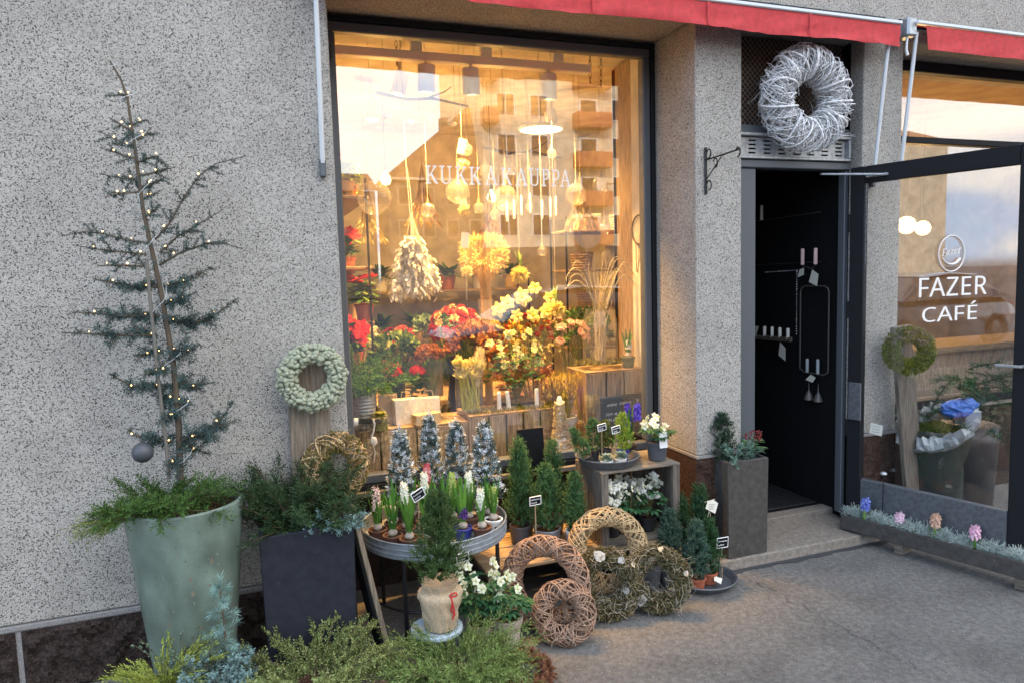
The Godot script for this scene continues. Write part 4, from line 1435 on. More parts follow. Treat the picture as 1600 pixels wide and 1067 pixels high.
func cafe() -> void:
	var t := thing("cafe_window", "cafe window with white lettering and round logo behind the open door", "window", Vector3(3.59, 0.63, -0.3))
	var W := 2.3
	var H := 2.22
	var mb := MB.new()
	for e in [[0.005, W - 0.005, H - 0.06, H], [0.005, W - 0.005, 0.003, 0.06], [0.005, 0.06, 0.062, H - 0.062], [W - 0.06, W - 0.005, 0.062, H - 0.062], [0.062, W - 0.062, 1.72, 1.76]]:
		mb = MB.new()
		mb.between(e[0], e[1], e[2], e[3], -0.04, 0.03, 0.005)
		part(t, "frame_rail", mb, M.frame_dark)
	mb = MB.new()
	mb.between(0.061, W - 0.061, 0.061, 1.719, -0.006, 0.0, 0.0)
	part(t, "glass_pane", mb, M.shop_glass)
	mb = MB.new()
	mb.between(0.061, W - 0.061, 1.761, H - 0.061, -0.006, 0.0, 0.0)
	part(t, "glass_pane", mb, M.shop_glass)
	for e in [["FAZER", 0.50, 0.80, 0.62], ["CAFÉ", 0.545, 0.62, 0.50]]:
		var tm := text_mesh(e[0], e[3], "Droid Sans")
		part(t, "lettering", tm[0], M.letter_white, Vector3(e[1] + e[3] * 0.5, e[2], 0.004), Basis.from_scale(Vector3(e[3] / tm[0].get_aabb().size.x, 0.125 / tm[0].get_aabb().size.y, 0.1)))
		# the dark line drawn inside the strokes
		var mi := MB.new()
		mi = MB.new()
	var rg2 := ring(0.118, 0.0045, 44, 6)
	var lo := part(t, "round_logo", rg2, M.letter_white, Vector3(0.79, 1.02, 0.006))
	var tm := text_mesh("Fazer", 0.17, "Droid Serif")
	part(lo, "script", tm[0], M.letter_white, Vector3(0.0, 0.015, 0.0), Basis(Vector3(1, 0.12, 0), Vector3(0.22, 1, 0), Vector3(0, 0, 0.1)) * Basis.from_scale(Vector3(0.17 / tm[0].get_aabb().size.x, 0.17 / tm[0].get_aabb().size.x, 1)))
	mb = MB.new()
	var p := PackedVector3Array()
	for j in 12:
		var a := 3.5 + 2.3 * j / 11.0
		p.append(Vector3(cos(a) * 0.085, sin(a) * 0.07, 0.0))
	mb.tube(p, 0.003, 0.011, 6)
	part(lo, "swoosh", mb, M.letter_white)

	# cafe room
	tex(mat("cafe_wall", lin(0.42, 0.31, 0.19), 0.85), M.blotch, Vector3(0.8, 0.8, 0.8))
	mb = MB.new()
	mb.between(3.47, 9.0, 0.0, 0.066, -4.5, -0.6, 0.0)
	setting("floor", mb, M.wood_z)
	mb = MB.new()
	mb.between(3.47, 9.0, 3.0, 3.1, -4.5, -0.45, 0.0)
	setting("ceiling", mb, M.cafe_wall)
	mb = MB.new()
	mb.between(3.47, 9.0, 0.07, 2.998, -4.6, -4.45, 0.0)
	setting("wall_cafe", mb, M.cafe_wall)
	mb = MB.new()
	mb.between(8.95, 9.1, 0.07, 2.998, -4.448, -0.45, 0.0)
	setting("wall_cafe", mb, M.cafe_wall)
	mb = MB.new()
	mb.between(3.455, 3.55, 0.07, 2.998, -4.448, -0.45, 0.0)
	setting("wall_cafe", mb, M.cafe_wall)
	for e in [[5.35, 1.92, -1.5], [6.6, 1.95, -2.4], [7.6, 2.05, -1.8]]:
		var l := thing("pendant_lamp", ["glowing globe pendant lamp on a thin cord inside the cafe", "second globe pendant lamp hanging deeper inside the cafe", "third globe pendant lamp at the far side of the cafe"][int(e[0]) - 5], "lamp", Vector3(e[0], e[1], e[2]), 0, "pendant lamps in the cafe")
		mb = MB.new()
		mb.ball(Vector3.ZERO, 0.075, 16)
		part(l, "globe", mb, M.lamp_glow)
		mb = MB.new()
		mb.tube(PackedVector3Array([Vector3(0, 0.075, 0), Vector3(0, 2.998 - e[1], 0)]), 0.003, 0.003, 5)
		part(l, "cord", mb, M.black_metal)
		var om := OmniLight3D.new()
		om.name = "lamp_light"
		om.light_color = Color(1.0, 0.80, 0.52)
		om.light_energy = 0.7
		om.light_size = 0.06
		om.omni_range = 9.0
		om.omni_attenuation = 2.0
		om.shadow_enabled = true
		l.add_child(om)
	var ex := thing("exit_sign", "small glowing green exit sign on the cafe wall", "sign", Vector3(5.9, 2.2, -2.3))
	mb = MB.new()
	mb.box(Vector3.ZERO, Vector3(0.18, 0.1, 0.02), Basis.IDENTITY, 0.004)
	part(ex, "sign_face", mb, M.exit_glow)
	mb = MB.new()
	mb.tube(PackedVector3Array([Vector3(0, 0.05, 0), Vector3(0, 0.8, 0)]), 0.004, 0.004, 5)
	part(ex, "hanger", mb, M.black_metal)
	# a pale door and a counter inside
	var ct := thing("cafe_counter", "pale wooden counter standing inside the cafe window", "counter", Vector3(5.0, 0.07, -1.1))
	mb = MB.new()
	mb.between(-1.1, 1.6, 0.82, 0.87, -0.25, 0.25, 0.006)
	part(ct, "counter_top", mb, M.wood_x)
	mb = MB.new()
	mb.between(-1.05, 1.55, 0.0, 0.818, -0.2, 0.2, 0.006)
	part(ct, "front", mb, M.wood_y)
	var dr := thing("cafe_cupboard", "tall grey green cupboard against the cafe's back wall", "cupboard", Vector3(7.2, 0.07, -4.2))
	mb = MB.new()
	mb.between(-0.45, 0.45, 0.0, 2.0, -0.2, 0.2, 0.006)
	part(dr, "carcass", mb, M.sage_glaze)
	for s in [-1, 1]:
		mb = MB.new()
		mb.between(minf(0.01 * s, 0.43 * s), maxf(0.01 * s, 0.43 * s), 0.03, 1.97, 0.202, 0.22, 0.004)
		var q := part(dr, "door", mb, M.sage_glaze)
		mb = MB.new()
		mb.tube(PackedVector3Array([Vector3(0.05 * s, 0.95, 0.235), Vector3(0.05 * s, 1.1, 0.235)]), 0.007, 0.007, 6)
		part(q, "handle", mb, M.galvanised)


func planks_crate(t: Node3D, W: float, H: float, D: float, open_front: bool, mx: Material, my: Material, mz: Material, slats := 4, top := true) -> void:
	# a box of boards; its open side is +z when open_front, else the top is open
	var mb: MB
	var th := 0.012
	if top:
		for k in 3:
			mb = MB.new()
			mb.between(-W / 2, W / 2, H - th, H, -D / 2 + D / 3 * k + 0.002, -D / 2 + D / 3 * (k + 1) - 0.002, 0.002)
			part(t, "plank", mb, mx)
	for k in 3:
		mb = MB.new()
		mb.between(-W / 2, W / 2, 0, th, -D / 2 + D / 3 * k + 0.002, -D / 2 + D / 3 * (k + 1) - 0.002, 0.002)
		part(t, "plank", mb, mx)
	for s in [-1, 1]:
		for k in slats:
			mb = MB.new()
			var z0 := -D / 2 + D / slats * k
			mb.between(minf(s * W / 2, s * (W / 2 - th)), maxf(s * W / 2, s * (W / 2 - th)), th + 0.001, H - th - 0.001, z0 + 0.003, z0 + D / slats - 0.003, 0.002)
			part(t, "slat", mb, my)
		for z in [-1, 1]:
			mb = MB.new()
			mb.between(minf(s * (W / 2 - th - 0.001), s * (W / 2 - 0.04)), maxf(s * (W / 2 - th - 0.001), s * (W / 2 - 0.04)), th + 0.001, H - th - 0.001, z * (D / 2 - 0.016) - 0.012, z * (D / 2 - 0.016) + 0.012, 0.002)
			part(t, "corner_post", mb, my)
	for z in ([-1] if open_front else [-1, 1]):
		var n := int(round(W / 0.11))
		for k in n:
			mb = MB.new()
			var x0 := -W / 2 + th + (W - 2 * th) / n * k
			mb.between(x0 + 0.005, x0 + (W - 2 * th) / n - 0.005, th + 0.001, H - th - 0.001, z * (D / 2 - 0.003) - 0.003, z * (D / 2 - 0.003) + 0.003, 0.001)
			part(t, "slat", mb, my)


func outside() -> void:
	big_pot()
	slate_planter()
	wall_wreaths()
	table()
	foreground()
	bench_and_crate()
	ground_wreaths()
	by_the_door()


func big_pot() -> void:
	var at := Vector3(-0.285, 0.0, 0.27)
	var t := thing("round_planter", "tall tapering sage green glazed planter holding the young cedar", "planter", at)
	var mb := MB.new()
	var prof := [Vector2(0, 0), Vector2(0.125, 0), Vector2(0.13, 0.006)]
	for k in 12:
		var q := (k + 1) / 12.0
		prof.append(Vector2(0.13 + 0.08 * pow(q, 0.9), 0.006 + 0.765 * q))
	prof.append_array([Vector2(0.2085, 0.779), Vector2(0.203, 0.781), Vector2(0.195, 0.778), Vector2(0.19, 0.76), Vector2(0.186, 0.70)])
	mb.smooth_lathe(prof, 64)
	part(t, "pot", mb, M.sage_glaze)
	part(t, "soil", disc(0.188, 40, 0.008), M.soil, Vector3(0, 0.745, 0))

	var c := thing("cedar_tree", "young blue cedar with thin bare leader strung with fairy lights", "tree", at)
	var wd := MB.new()
	var nd := MB.new()
	var st := MB.new()
	var na := Color(0.036, 0.064, 0.06)
	var nb := Color(0.1, 0.155, 0.15)
	var trunk := PackedVector3Array()
	var lights := []
	for row in CEDAR:
		var pts := PackedVector3Array()
		for k in range(1, row.size(), 3):
			pts.append(Vector3(row[k], row[k + 1], row[k + 2]))
		match row[0]:
			"trunk":
				trunk = pts
				wd.tint(Color(0.11, 0.09, 0.065), Color.WHITE, 0)
				wd.tube(pts, 0.003, 0.013, 8)
				for k in range(3, pts.size() - 1):
					for q in (8 if k < 9 else 18):
						var p := pts[k].lerp(pts[k + 1], f(0, 1))
						var d := (Vector3(f(-1, 1), f(0.1, 0.8), f(-1, 1))).normalized()
						var young := k < 9
						sprig(nd, p + d * 0.01, d, 0.03, 12, 0.016 if young else 0.023, 0.0013, 0.8, na, nb)
			"stake":
				st.tint(Color(0.16, 0.15, 0.13), Color.WHITE, 0)
				st.tube(pts, 0.006, 0.007, 8)
			"up":
				needle_branch(nd, wd, pts, 0.0042, 0.014, 0.012, na, nb, 0.6, 0.4)
				lights.append(pts[pts.size() / 2])
				lights.append(pts[0].lerp(pts[1], f(0.2, 0.8)))
			"low":
				needle_branch(nd, wd, pts, 0.0055, 0.0055, 0.024, na, nb, 0.45, 0.5)
				lights.append(pts[0].lerp(pts[1], f(0.0, 0.5)))
				if lights.size() % 2:
					lights.append(pts[pts.size() / 2])
	part(c, "trunk", wd, M.tinted)
	part(c, "needles", nd, M.needles)
	part(c, "stake", st, M.tinted)
	var g := thing("fairy_lights", "string of tiny warm fairy lights wound through the young cedar", "fairy lights", at)
	mb = MB.new()
	var wire := PackedVector3Array()
	for k in 90:
		var q := k / 89.0 * (trunk.size() - 1.001)
		var i := int(q)
		var p := trunk[i].lerp(trunk[i + 1], q - i)
		var a := k * 0.62
		wire.append(p + Vector3(cos(a), 0, sin(a)) * (0.02 + 0.03 * absf(sin(k * 0.37))))
	mb.tube(wire, 0.0011, 0.0011, 4, false)
	part(g, "wire", mb, M.white_metal)
	for p in lights:
		mb = MB.new()
		mb.ball(Vector3.ZERO, f(0.0018, 0.0036), 8)
		part(g, "bulb", mb, M.fairy_glow, p + Vector3(f(-0.01, 0.01), 0.008, 0.014))
	var o := thing("ball_ornament", "dark round bauble hanging from the cedar's lowest branch", "bauble", at + Vector3(-0.125, 0.985, 0.02))
	mb = MB.new()
	mb.ball(Vector3.ZERO, 0.038, 18)
	part(o, "ball", mb, M.grey_plastic)
	mb = MB.new()
	mb.tube(PackedVector3Array([Vector3(0, 0.036, 0), Vector3(0.004, 0.085, 0)]), 0.002, 0.001, 5)
	part(o, "hanger", mb, M.black_metal)

	var j := thing("creeping_juniper", "green juniper spilling over the sage planter's rim", "juniper", at + Vector3(-0.055, 0.765, 0.06))
	var n2 := MB.new()
	wd = MB.new()
	bush(n2, wd, 44, 0.10, 0.18, 0.35, 1.5, 0.75, Color(0.03, 0.07, 0.018), Color(0.09, 0.16, 0.04), 0.014, 0.002, 10, 0.055, 14, Vector3(1.15, 1, 0.85), 0.07, 0.6)
	part(j, "foliage", n2, M.needles)
	part(j, "stem", wd, M.tinted)
	var j2 := thing("golden_juniper", "yellow green feathery juniper shoots drooping from the sage planter", "juniper", at + Vector3(-0.12, 0.765, 0.06))
	n2 = MB.new()
	wd = MB.new()
	for k in 18:
		var pts := branch_pts(Vector3.ZERO, Vector3(-1, f(0.15, 0.6), f(-0.3, 0.5)), f(0.13, 0.25), 0.9)
		wd.tube(pts, 0.0025, 0.001, 4, false)
		for q in 14:
			var tt := f(0.15, 1.0) * (pts.size() - 1.01)
			var i := int(tt)
			sprig(n2, pts[i].lerp(pts[i + 1], tt - i), (pts[i + 1] - pts[i]).normalized() + rv() * 0.4, 0.05, 10, 0.011, 0.0014, 0.45, Color(0.13, 0.18, 0.03), Color(0.24, 0.27, 0.06))
	part(j2, "foliage", n2, M.needles)
	part(j2, "stem", wd, M.bark)


func square_planter(t: Node3D, w: float, h: float, taper: float, m: Material, d := -1.0) -> void:
	if d < 0.0:
		d = w
	var mb := MB.new()
	var th := 0.018
	var lo := Vector3(w * taper, 0, d * taper) * 0.5
	var hi := Vector3(w, h * 2.0, d) * 0.5
	for s in 4:
		var b := Basis(Vector3.UP, s * PI / 2)
		var ax := w if s % 2 == 0 else d
		var az := d if s % 2 == 0 else w
		var x0 := ax * taper * 0.5
		var x1 := ax * 0.5
		var z0 := az * taper * 0.5
		var z1 := az * 0.5
		var e := 0.004
		mb.quad(b * Vector3(-x0 + e, 0, z0), b * Vector3(x0 - e, 0, z0), b * Vector3(x1 - e, h - e, z1), b * Vector3(-x1 + e, h - e, z1))
		mb.quad(b * Vector3(x0 - e, 0, z0), b * Vector3(x0, 0, z0 - e), b * Vector3(x1, h - e, z1 - e), b * Vector3(x1 - e, h - e, z1))
		mb.quad(b * Vector3(-x1 + e, h - e, z1), b * Vector3(x1 - e, h - e, z1), b * Vector3(x1 - e * 2, h, z1 - e), b * Vector3(-x1 + e * 2, h, z1 - e))
		mb.quad(b * Vector3(-x1 + e, h, z1 - e), b * Vector3(x1 - e, h, z1 - e), b * Vector3(x1 - th, h, z1 - th), b * Vector3(-x1 + th, h, z1 - th))
		mb.quad(b * Vector3(-x1 + th, h, z1 - th), b * Vector3(x1 - th, h, z1 - th), b * Vector3(x1 - th, h - 0.08, z1 - th), b * Vector3(-x1 + th, h - 0.08, z1 - th))
	part(t, "pot", mb, m)
	mb = MB.new()
	var n := 10
	for i in n:
		for k in n:
			var q := func(a, c) -> Vector3: return Vector3(lerpf(-w / 2 + th, w / 2 - th, float(a) / n), h - 0.035 + 0.008 * sin(a * 2.3 + c * 5.1), lerpf(-d / 2 + th, d / 2 - th, float(c) / n))
			mb.quad(q.call(i, k + 1), q.call(i + 1, k + 1), q.call(i + 1, k), q.call(i, k))
	part(t, "soil", mb, M.soil)


func slate_planter() -> void:
	var at := Vector3(0.152, 0.0, 0.2)
	var t := thing("square_planter", "tall dark slate grey square planter with a yew bush", "planter", at)
	square_planter(t, 0.36, 0.625, 0.94, M.slate_fibre, 0.33)
	var y := thing("yew_bush", "spreading dark green yew with reaching side shoots in slate planter", "bush", at + Vector3(-0.02, 0.6, 0.0))
	var nd := MB.new()
	var wd := MB.new()
	bush(nd, wd, 84, 0.13, 0.27, 0.3, 2.6, 0.35, Color(0.018, 0.04, 0.018), Color(0.05, 0.085, 0.035), 0.017, 0.0022, 11, 0.06, 14, Vector3(1.0, 1.0, 0.7), 0.07, 0.75)
	for e in [[-0.24, 0.20, 0.06], [-0.20, 0.11, 0.10], [-0.16, 0.26, 0.02], [0.10, 0.25, 0.09], [0.15, 0.22, 0.08], [0.06, 0.27, 0.06], [0.13, 0.18, 0.1], [0.02, 0.25, 0.08]]:
		var tip := Vector3(e[0], e[1], e[2])
		var pts := PackedVector3Array([Vector3.ZERO, tip * 0.35 + Vector3(0, 0.01, 0), tip * 0.7 + Vector3(0, 0.015, 0), tip])
		wd.tube(pts, 0.004, 0.0015, 5, false)
		for q in 26:
			var tt := f(0.25, 1.0) * 2.99
			var i := int(tt)
			sprig(nd, pts[i].lerp(pts[i + 1], tt - i), (pts[i + 1] - pts[i]).normalized() + rv() * 0.55, 0.03, 11, 0.015, 0.002, 0.8, Color(0.022, 0.045, 0.02), Color(0.06, 0.09, 0.035))
	part(y, "foliage", nd, M.needles)
	part(y, "stem", wd, M.tinted)
	var b := thing("blue_juniper", "small silvery blue star juniper at the slate planter's edge", "juniper", at + Vector3(0.12, 0.6, 0.1))
	nd = MB.new()
	wd = MB.new()
	bush(nd, wd, 30, 0.05, 0.1, 0.3, 1.4, 0.3, Color(0.10, 0.18, 0.18), Color(0.24, 0.36, 0.35), 0.012, 0.003, 6, 0.03, 11, Vector3(1.1, 0.9, 0.8), 0.02, 0.9)
	part(b, "foliage", nd, M.needles)
	part(b, "stem", wd, M.tinted)
	# the board leaning between planter and table, seen on edge
	var l := thing("leaning_board", "weathered wood edged blackboard leaning beside the slate planter", "board", Vector3(0.40, 0, 0.28))
	var mb := MB.new()
	mb.bar(Vector3(0.055, 0.0, 0.08), Vector3(-0.062, 0.66, -0.06), 0.022, 0.04, Vector3(0.3, 0, 1))
	part(l, "edge_strip", mb, M.plank_y)
	mb = MB.new()
	mb.bar(Vector3(0.03, 0.0, 0.06), Vector3(-0.085, 0.65, -0.08), 0.012, 0.075, Vector3(0.3, 0, 1))
	part(l, "panel", mb, M.slate_board)


func wall_wreaths() -> void:
	var p := thing("wreath_plank", "rough weathered plank standing against the wall carrying pale wreath", "plank", Vector3(0.205, 0.0, 0.045))
	var mb := MB.new()
	mb.box(Vector3(0, 0.64, 0), Vector3(0.17, 1.28, 0.03), Basis(Vector3.RIGHT, -0.012), 0.004)
	part(p, "board", mb, M.plank_y)
	mb = MB.new()
	mb.box(Vector3(0, 0.01, 0.04), Vector3(0.2, 0.02, 0.16), Basis.IDENTITY, 0.003)
	part(p, "foot", mb, M.plank_y)
	var w := thing("pod_wreath", "round pale green wreath of fuzzy seed pods hung on plank", "wreath", Vector3(0.221, 1.192, 0.115))
	var core := ring(0.101, 0.026, 40, 10)
	part(w, "core", core, M.pod)
	var shapes := []
	for k in 4:
		mb = MB.new()
		rg.seed = 900 + k
		for q in 6:
			mb.ball(rv() * 0.006, f(0.007, 0.0095), 8)
		shapes.append(mb.mesh())
	var row := 0
	for g in [-0.5, 0.15, 0.75, 1.35, 1.95, 2.6, 3.4]:
		var R: float = 0.101 + cos(g) * 0.034
		var cnt := int(TAU * R / 0.0185)
		for k in cnt:
			var a := TAU * (k + 0.5 * (row % 2)) / cnt + f(-0.06, 0.06)
			var d := Vector3(cos(a) * cos(g), sin(a) * cos(g), sin(g))
			var q := part(w, "pod", shapes[rg.randi() % 4], M.pod, Vector3(cos(a), sin(a), 0) * 0.101 + d * f(0.031, 0.036), Basis(rv().normalized(), f(0, TAU)))
			q.scale = Vector3.ONE * f(0.85, 1.2)
		row += 1
	# a twig wreath standing behind the yew, on the planter's far rim
	var tw := thing("twig_wreath", "mossy brown twig wreath standing half hidden behind the yew", "wreath", Vector3(0.30, 0.79, 0.075))
	tw.basis = lean(0.1, 0.35)
	part(tw, "twigs", twig_ring(0.11, 0.042, 150, 0.0032), M.twig_gold)
	var ms := MB.new()
	var cu := MB.new()
	mossy(ms, cu, 0.11, 0.04, 500, 40, Color(0.12, 0.11, 0.03), Color(0.25, 0.19, 0.07))
	part(tw, "moss", ms, M.dry)
	part(tw, "lichen", cu, M.dry).set_meta("kind", "stuff")


func table() -> void:
	var at := Vector3(0.745, 0.0, 0.0)
	var R := 0.335
	var t := thing("tray_table", "round zinc tray table on thin black legs before the window", "table", at)
	var mb := MB.new()
	mb.lathe([Vector2(0, 0.40), Vector2(R - 0.004, 0.40), Vector2(R, 0.404), Vector2(R, 0.42), Vector2(R + 0.003, 0.423), Vector2(R, 0.426), Vector2(R, 0.442), Vector2(R + 0.003, 0.445), Vector2(R, 0.448), Vector2(R, 0.468), Vector2(R + 0.004, 0.472), Vector2(R, 0.476), Vector2(R - 0.005, 0.472), Vector2(R - 0.005, 0.41), Vector2(0, 0.409)], 72)
	part(t, "tray", mb, M.zinc)
	for a in [2.25, 0.72, 3.95, 5.5]:
		mb = MB.new()
		var p := Vector3(cos(a) * (R - 0.02), 0, sin(a) * (R - 0.02))
		mb.bar(p, p + Vector3(0, 0.465, 0) , 0.016, 0.016, Vector3(1, 0, 0), 0.002)
		part(t, "leg", mb, M.black_metal)
	mb = MB.new()
	var c := PackedVector3Array()
	for k in 41:
		c.append(Vector3(cos(TAU * k / 40.0) * (R - 0.03), 0.16, sin(TAU * k / 40.0) * (R - 0.03)))
	mb.tube(c, 0.006, 0.006, 6, false)
	part(t, "brace_ring", mb, M.black_metal)

	# four frosted conifers at the back of the tray
	var fa := Color(0.03, 0.055, 0.05)
	var fb := Color(0.52, 0.58, 0.62)
	var labels := ["", "slim frosted conifer with a tall pointed leader on zinc table", "frosted conifer with two short tips between taller frosted neighbours", "largest bushy frosted conifer in a ridged zinc pot on tray"]
	labels[0] = "small rounded frosted dwarf conifer in a dark pot on zinc table"
	var k := 0
	for e in [[0.622, -0.12, 0.38, 0.08, 0.0], [0.775, -0.16, 0.38, 0.075, 0.04], [0.895, -0.12, 0.36, 0.085, 0.03], [1.01, -0.03, 0.37, 0.1, 0.02]]:
		var q := thing("frosted_conifer", labels[k], "conifer", Vector3(e[0], 0.41, e[1]), 0, "frosted conifers on the zinc table")
		part(q, "pot", pot_shape(0.045, 0.058, 0.1, 0.003, 24), M.zinc if k == 3 else M.grey_plastic)
		part(q, "soil", disc(0.05, 16, 0.004), M.soil, Vector3(0, 0.088, 0))
		var nd := MB.new()
		for i in 620:
			var tt := pow(f(0, 1), 0.9)
			var g := f(0, TAU)
			var env: float = e[3] * (minf(1.0, 0.65 + tt * 2.5) * pow(1.0 - tt * 0.95, 0.75))
			var rr := env * sqrt(f(0.15, 1.0))
			var p := Vector3(cos(g) * rr, 0.1 + tt * (e[2] + e[4]) * 0.95, sin(g) * rr)
			var d := (Vector3(cos(g) * 0.8, 0.9, sin(g) * 0.8) + rv() * 0.35).normalized()
			# snow sprayed on the shoot tips
			var frosty := f(0, 1) < 0.42
			sprig(nd, p, d, 0.02, 7, 0.018, 0.0027, 0.7, fb * 0.8 if frosty else fa, fb * 1.3 if frosty else Color(0.07, 0.11, 0.1))
		for s in [[0.0, 1.0], [0.03, 0.85], [-0.035, 0.8]]:
			for i in 26:
				var yy: float = 0.1 + (e[2] + e[4]) * s[1] * f(0.7, 1.0)
				sprig(nd, Vector3(s[0] + f(-0.008, 0.008), yy, f(-0.01, 0.01)), Vector3(f(-0.5, 0.5), 1, f(-0.5, 0.5)), 0.02, 8, 0.014, 0.0022, 0.6, fb * 0.5, fb * 1.2)
		part(q, "foliage", nd, M.needles)
		k += 1

	# hyacinths
	var pink := [Color(0.74, 0.52, 0.46), Color(0.86, 0.72, 0.66)]
	var white := [Color(0.72, 0.74, 0.58), Color(0.85, 0.86, 0.78)]
	var green := [Color(0.36, 0.46, 0.12), Color(0.5, 0.58, 0.22)]
	hyacinth("hyacinth with a pale salmon flower spike by the tray's outer end", Vector3(0.475, 0.41, 0.03), pink, 0.17)
	hyacinth("stout hyacinth with a low salmon pink flower between green leaves", Vector3(0.525, 0.41, 0.13), pink, 0.1)
	hyacinth("hyacinth with broad leaves and no flower yet, clay pot, salmon neighbours", Vector3(0.585, 0.41, 0.2), green, 0.0, 8)
	hyacinth("budding hyacinth beside the tray's price sign", Vector3(0.66, 0.41, 0.215), green, 0.06, 7)
	hyacinth("hyacinth with an ivory flower behind the price sign", Vector3(0.60, 0.41, 0.06), white, 0.18)
	hyacinth("tall leafed hyacinth behind the burlap potted conifer", Vector3(0.76, 0.41, 0.10), green, 0.09, 8, "black_plastic", 1.25)
	hyacinth("leafy hyacinth with dark violet bud in tray", Vector3(0.835, 0.41, 0.17), [Color(0.08, 0.03, 0.16), Color(0.15, 0.08, 0.25)], 0.07, 8, "blue_glaze", 1.25)
	hyacinth("hyacinth with a full white flower spike at the tray's front rim", Vector3(0.915, 0.41, 0.2), white, 0.15, 6)
	hyacinth("hyacinth with greenish opening flower near the tray's rim", Vector3(0.995, 0.41, 0.12), green, 0.12, 6, "white_glaze")
	hyacinth("hyacinth with a cream flower in front of the largest frosted conifer", Vector3(0.90, 0.41, 0.05), white, 0.19)
	hyacinth("hyacinth with yellow green bells behind cream flowered hyacinth", Vector3(0.83, 0.41, 0.02), green, 0.19)
	hyacinth("hyacinth with a cream white flower at tray's centre", Vector3(0.70, 0.41, 0.0), white, 0.2)
	hyacinth("hyacinth with crimson and white bells amid the frosted conifers", Vector3(0.73, 0.41, -0.07), [Color(0.4, 0.02, 0.05), Color(0.8, 0.5, 0.5)], 0.22)
	for e in [[0.56, -0.03], [0.66, -0.09], [0.82, -0.1], [1.0, 0.04]]:
		hyacinth("short leafy hyacinth not yet in flower, deep in the tray", Vector3(e[0], 0.41, e[1]), green, 0.0, 7)
	price_sign("slate price sign tilted among the salmon hyacinths on the zinc table", Vector3(0.622, 0.43, 0.235), 0.225, 0.42, 0.2, 0.062, 0.045)


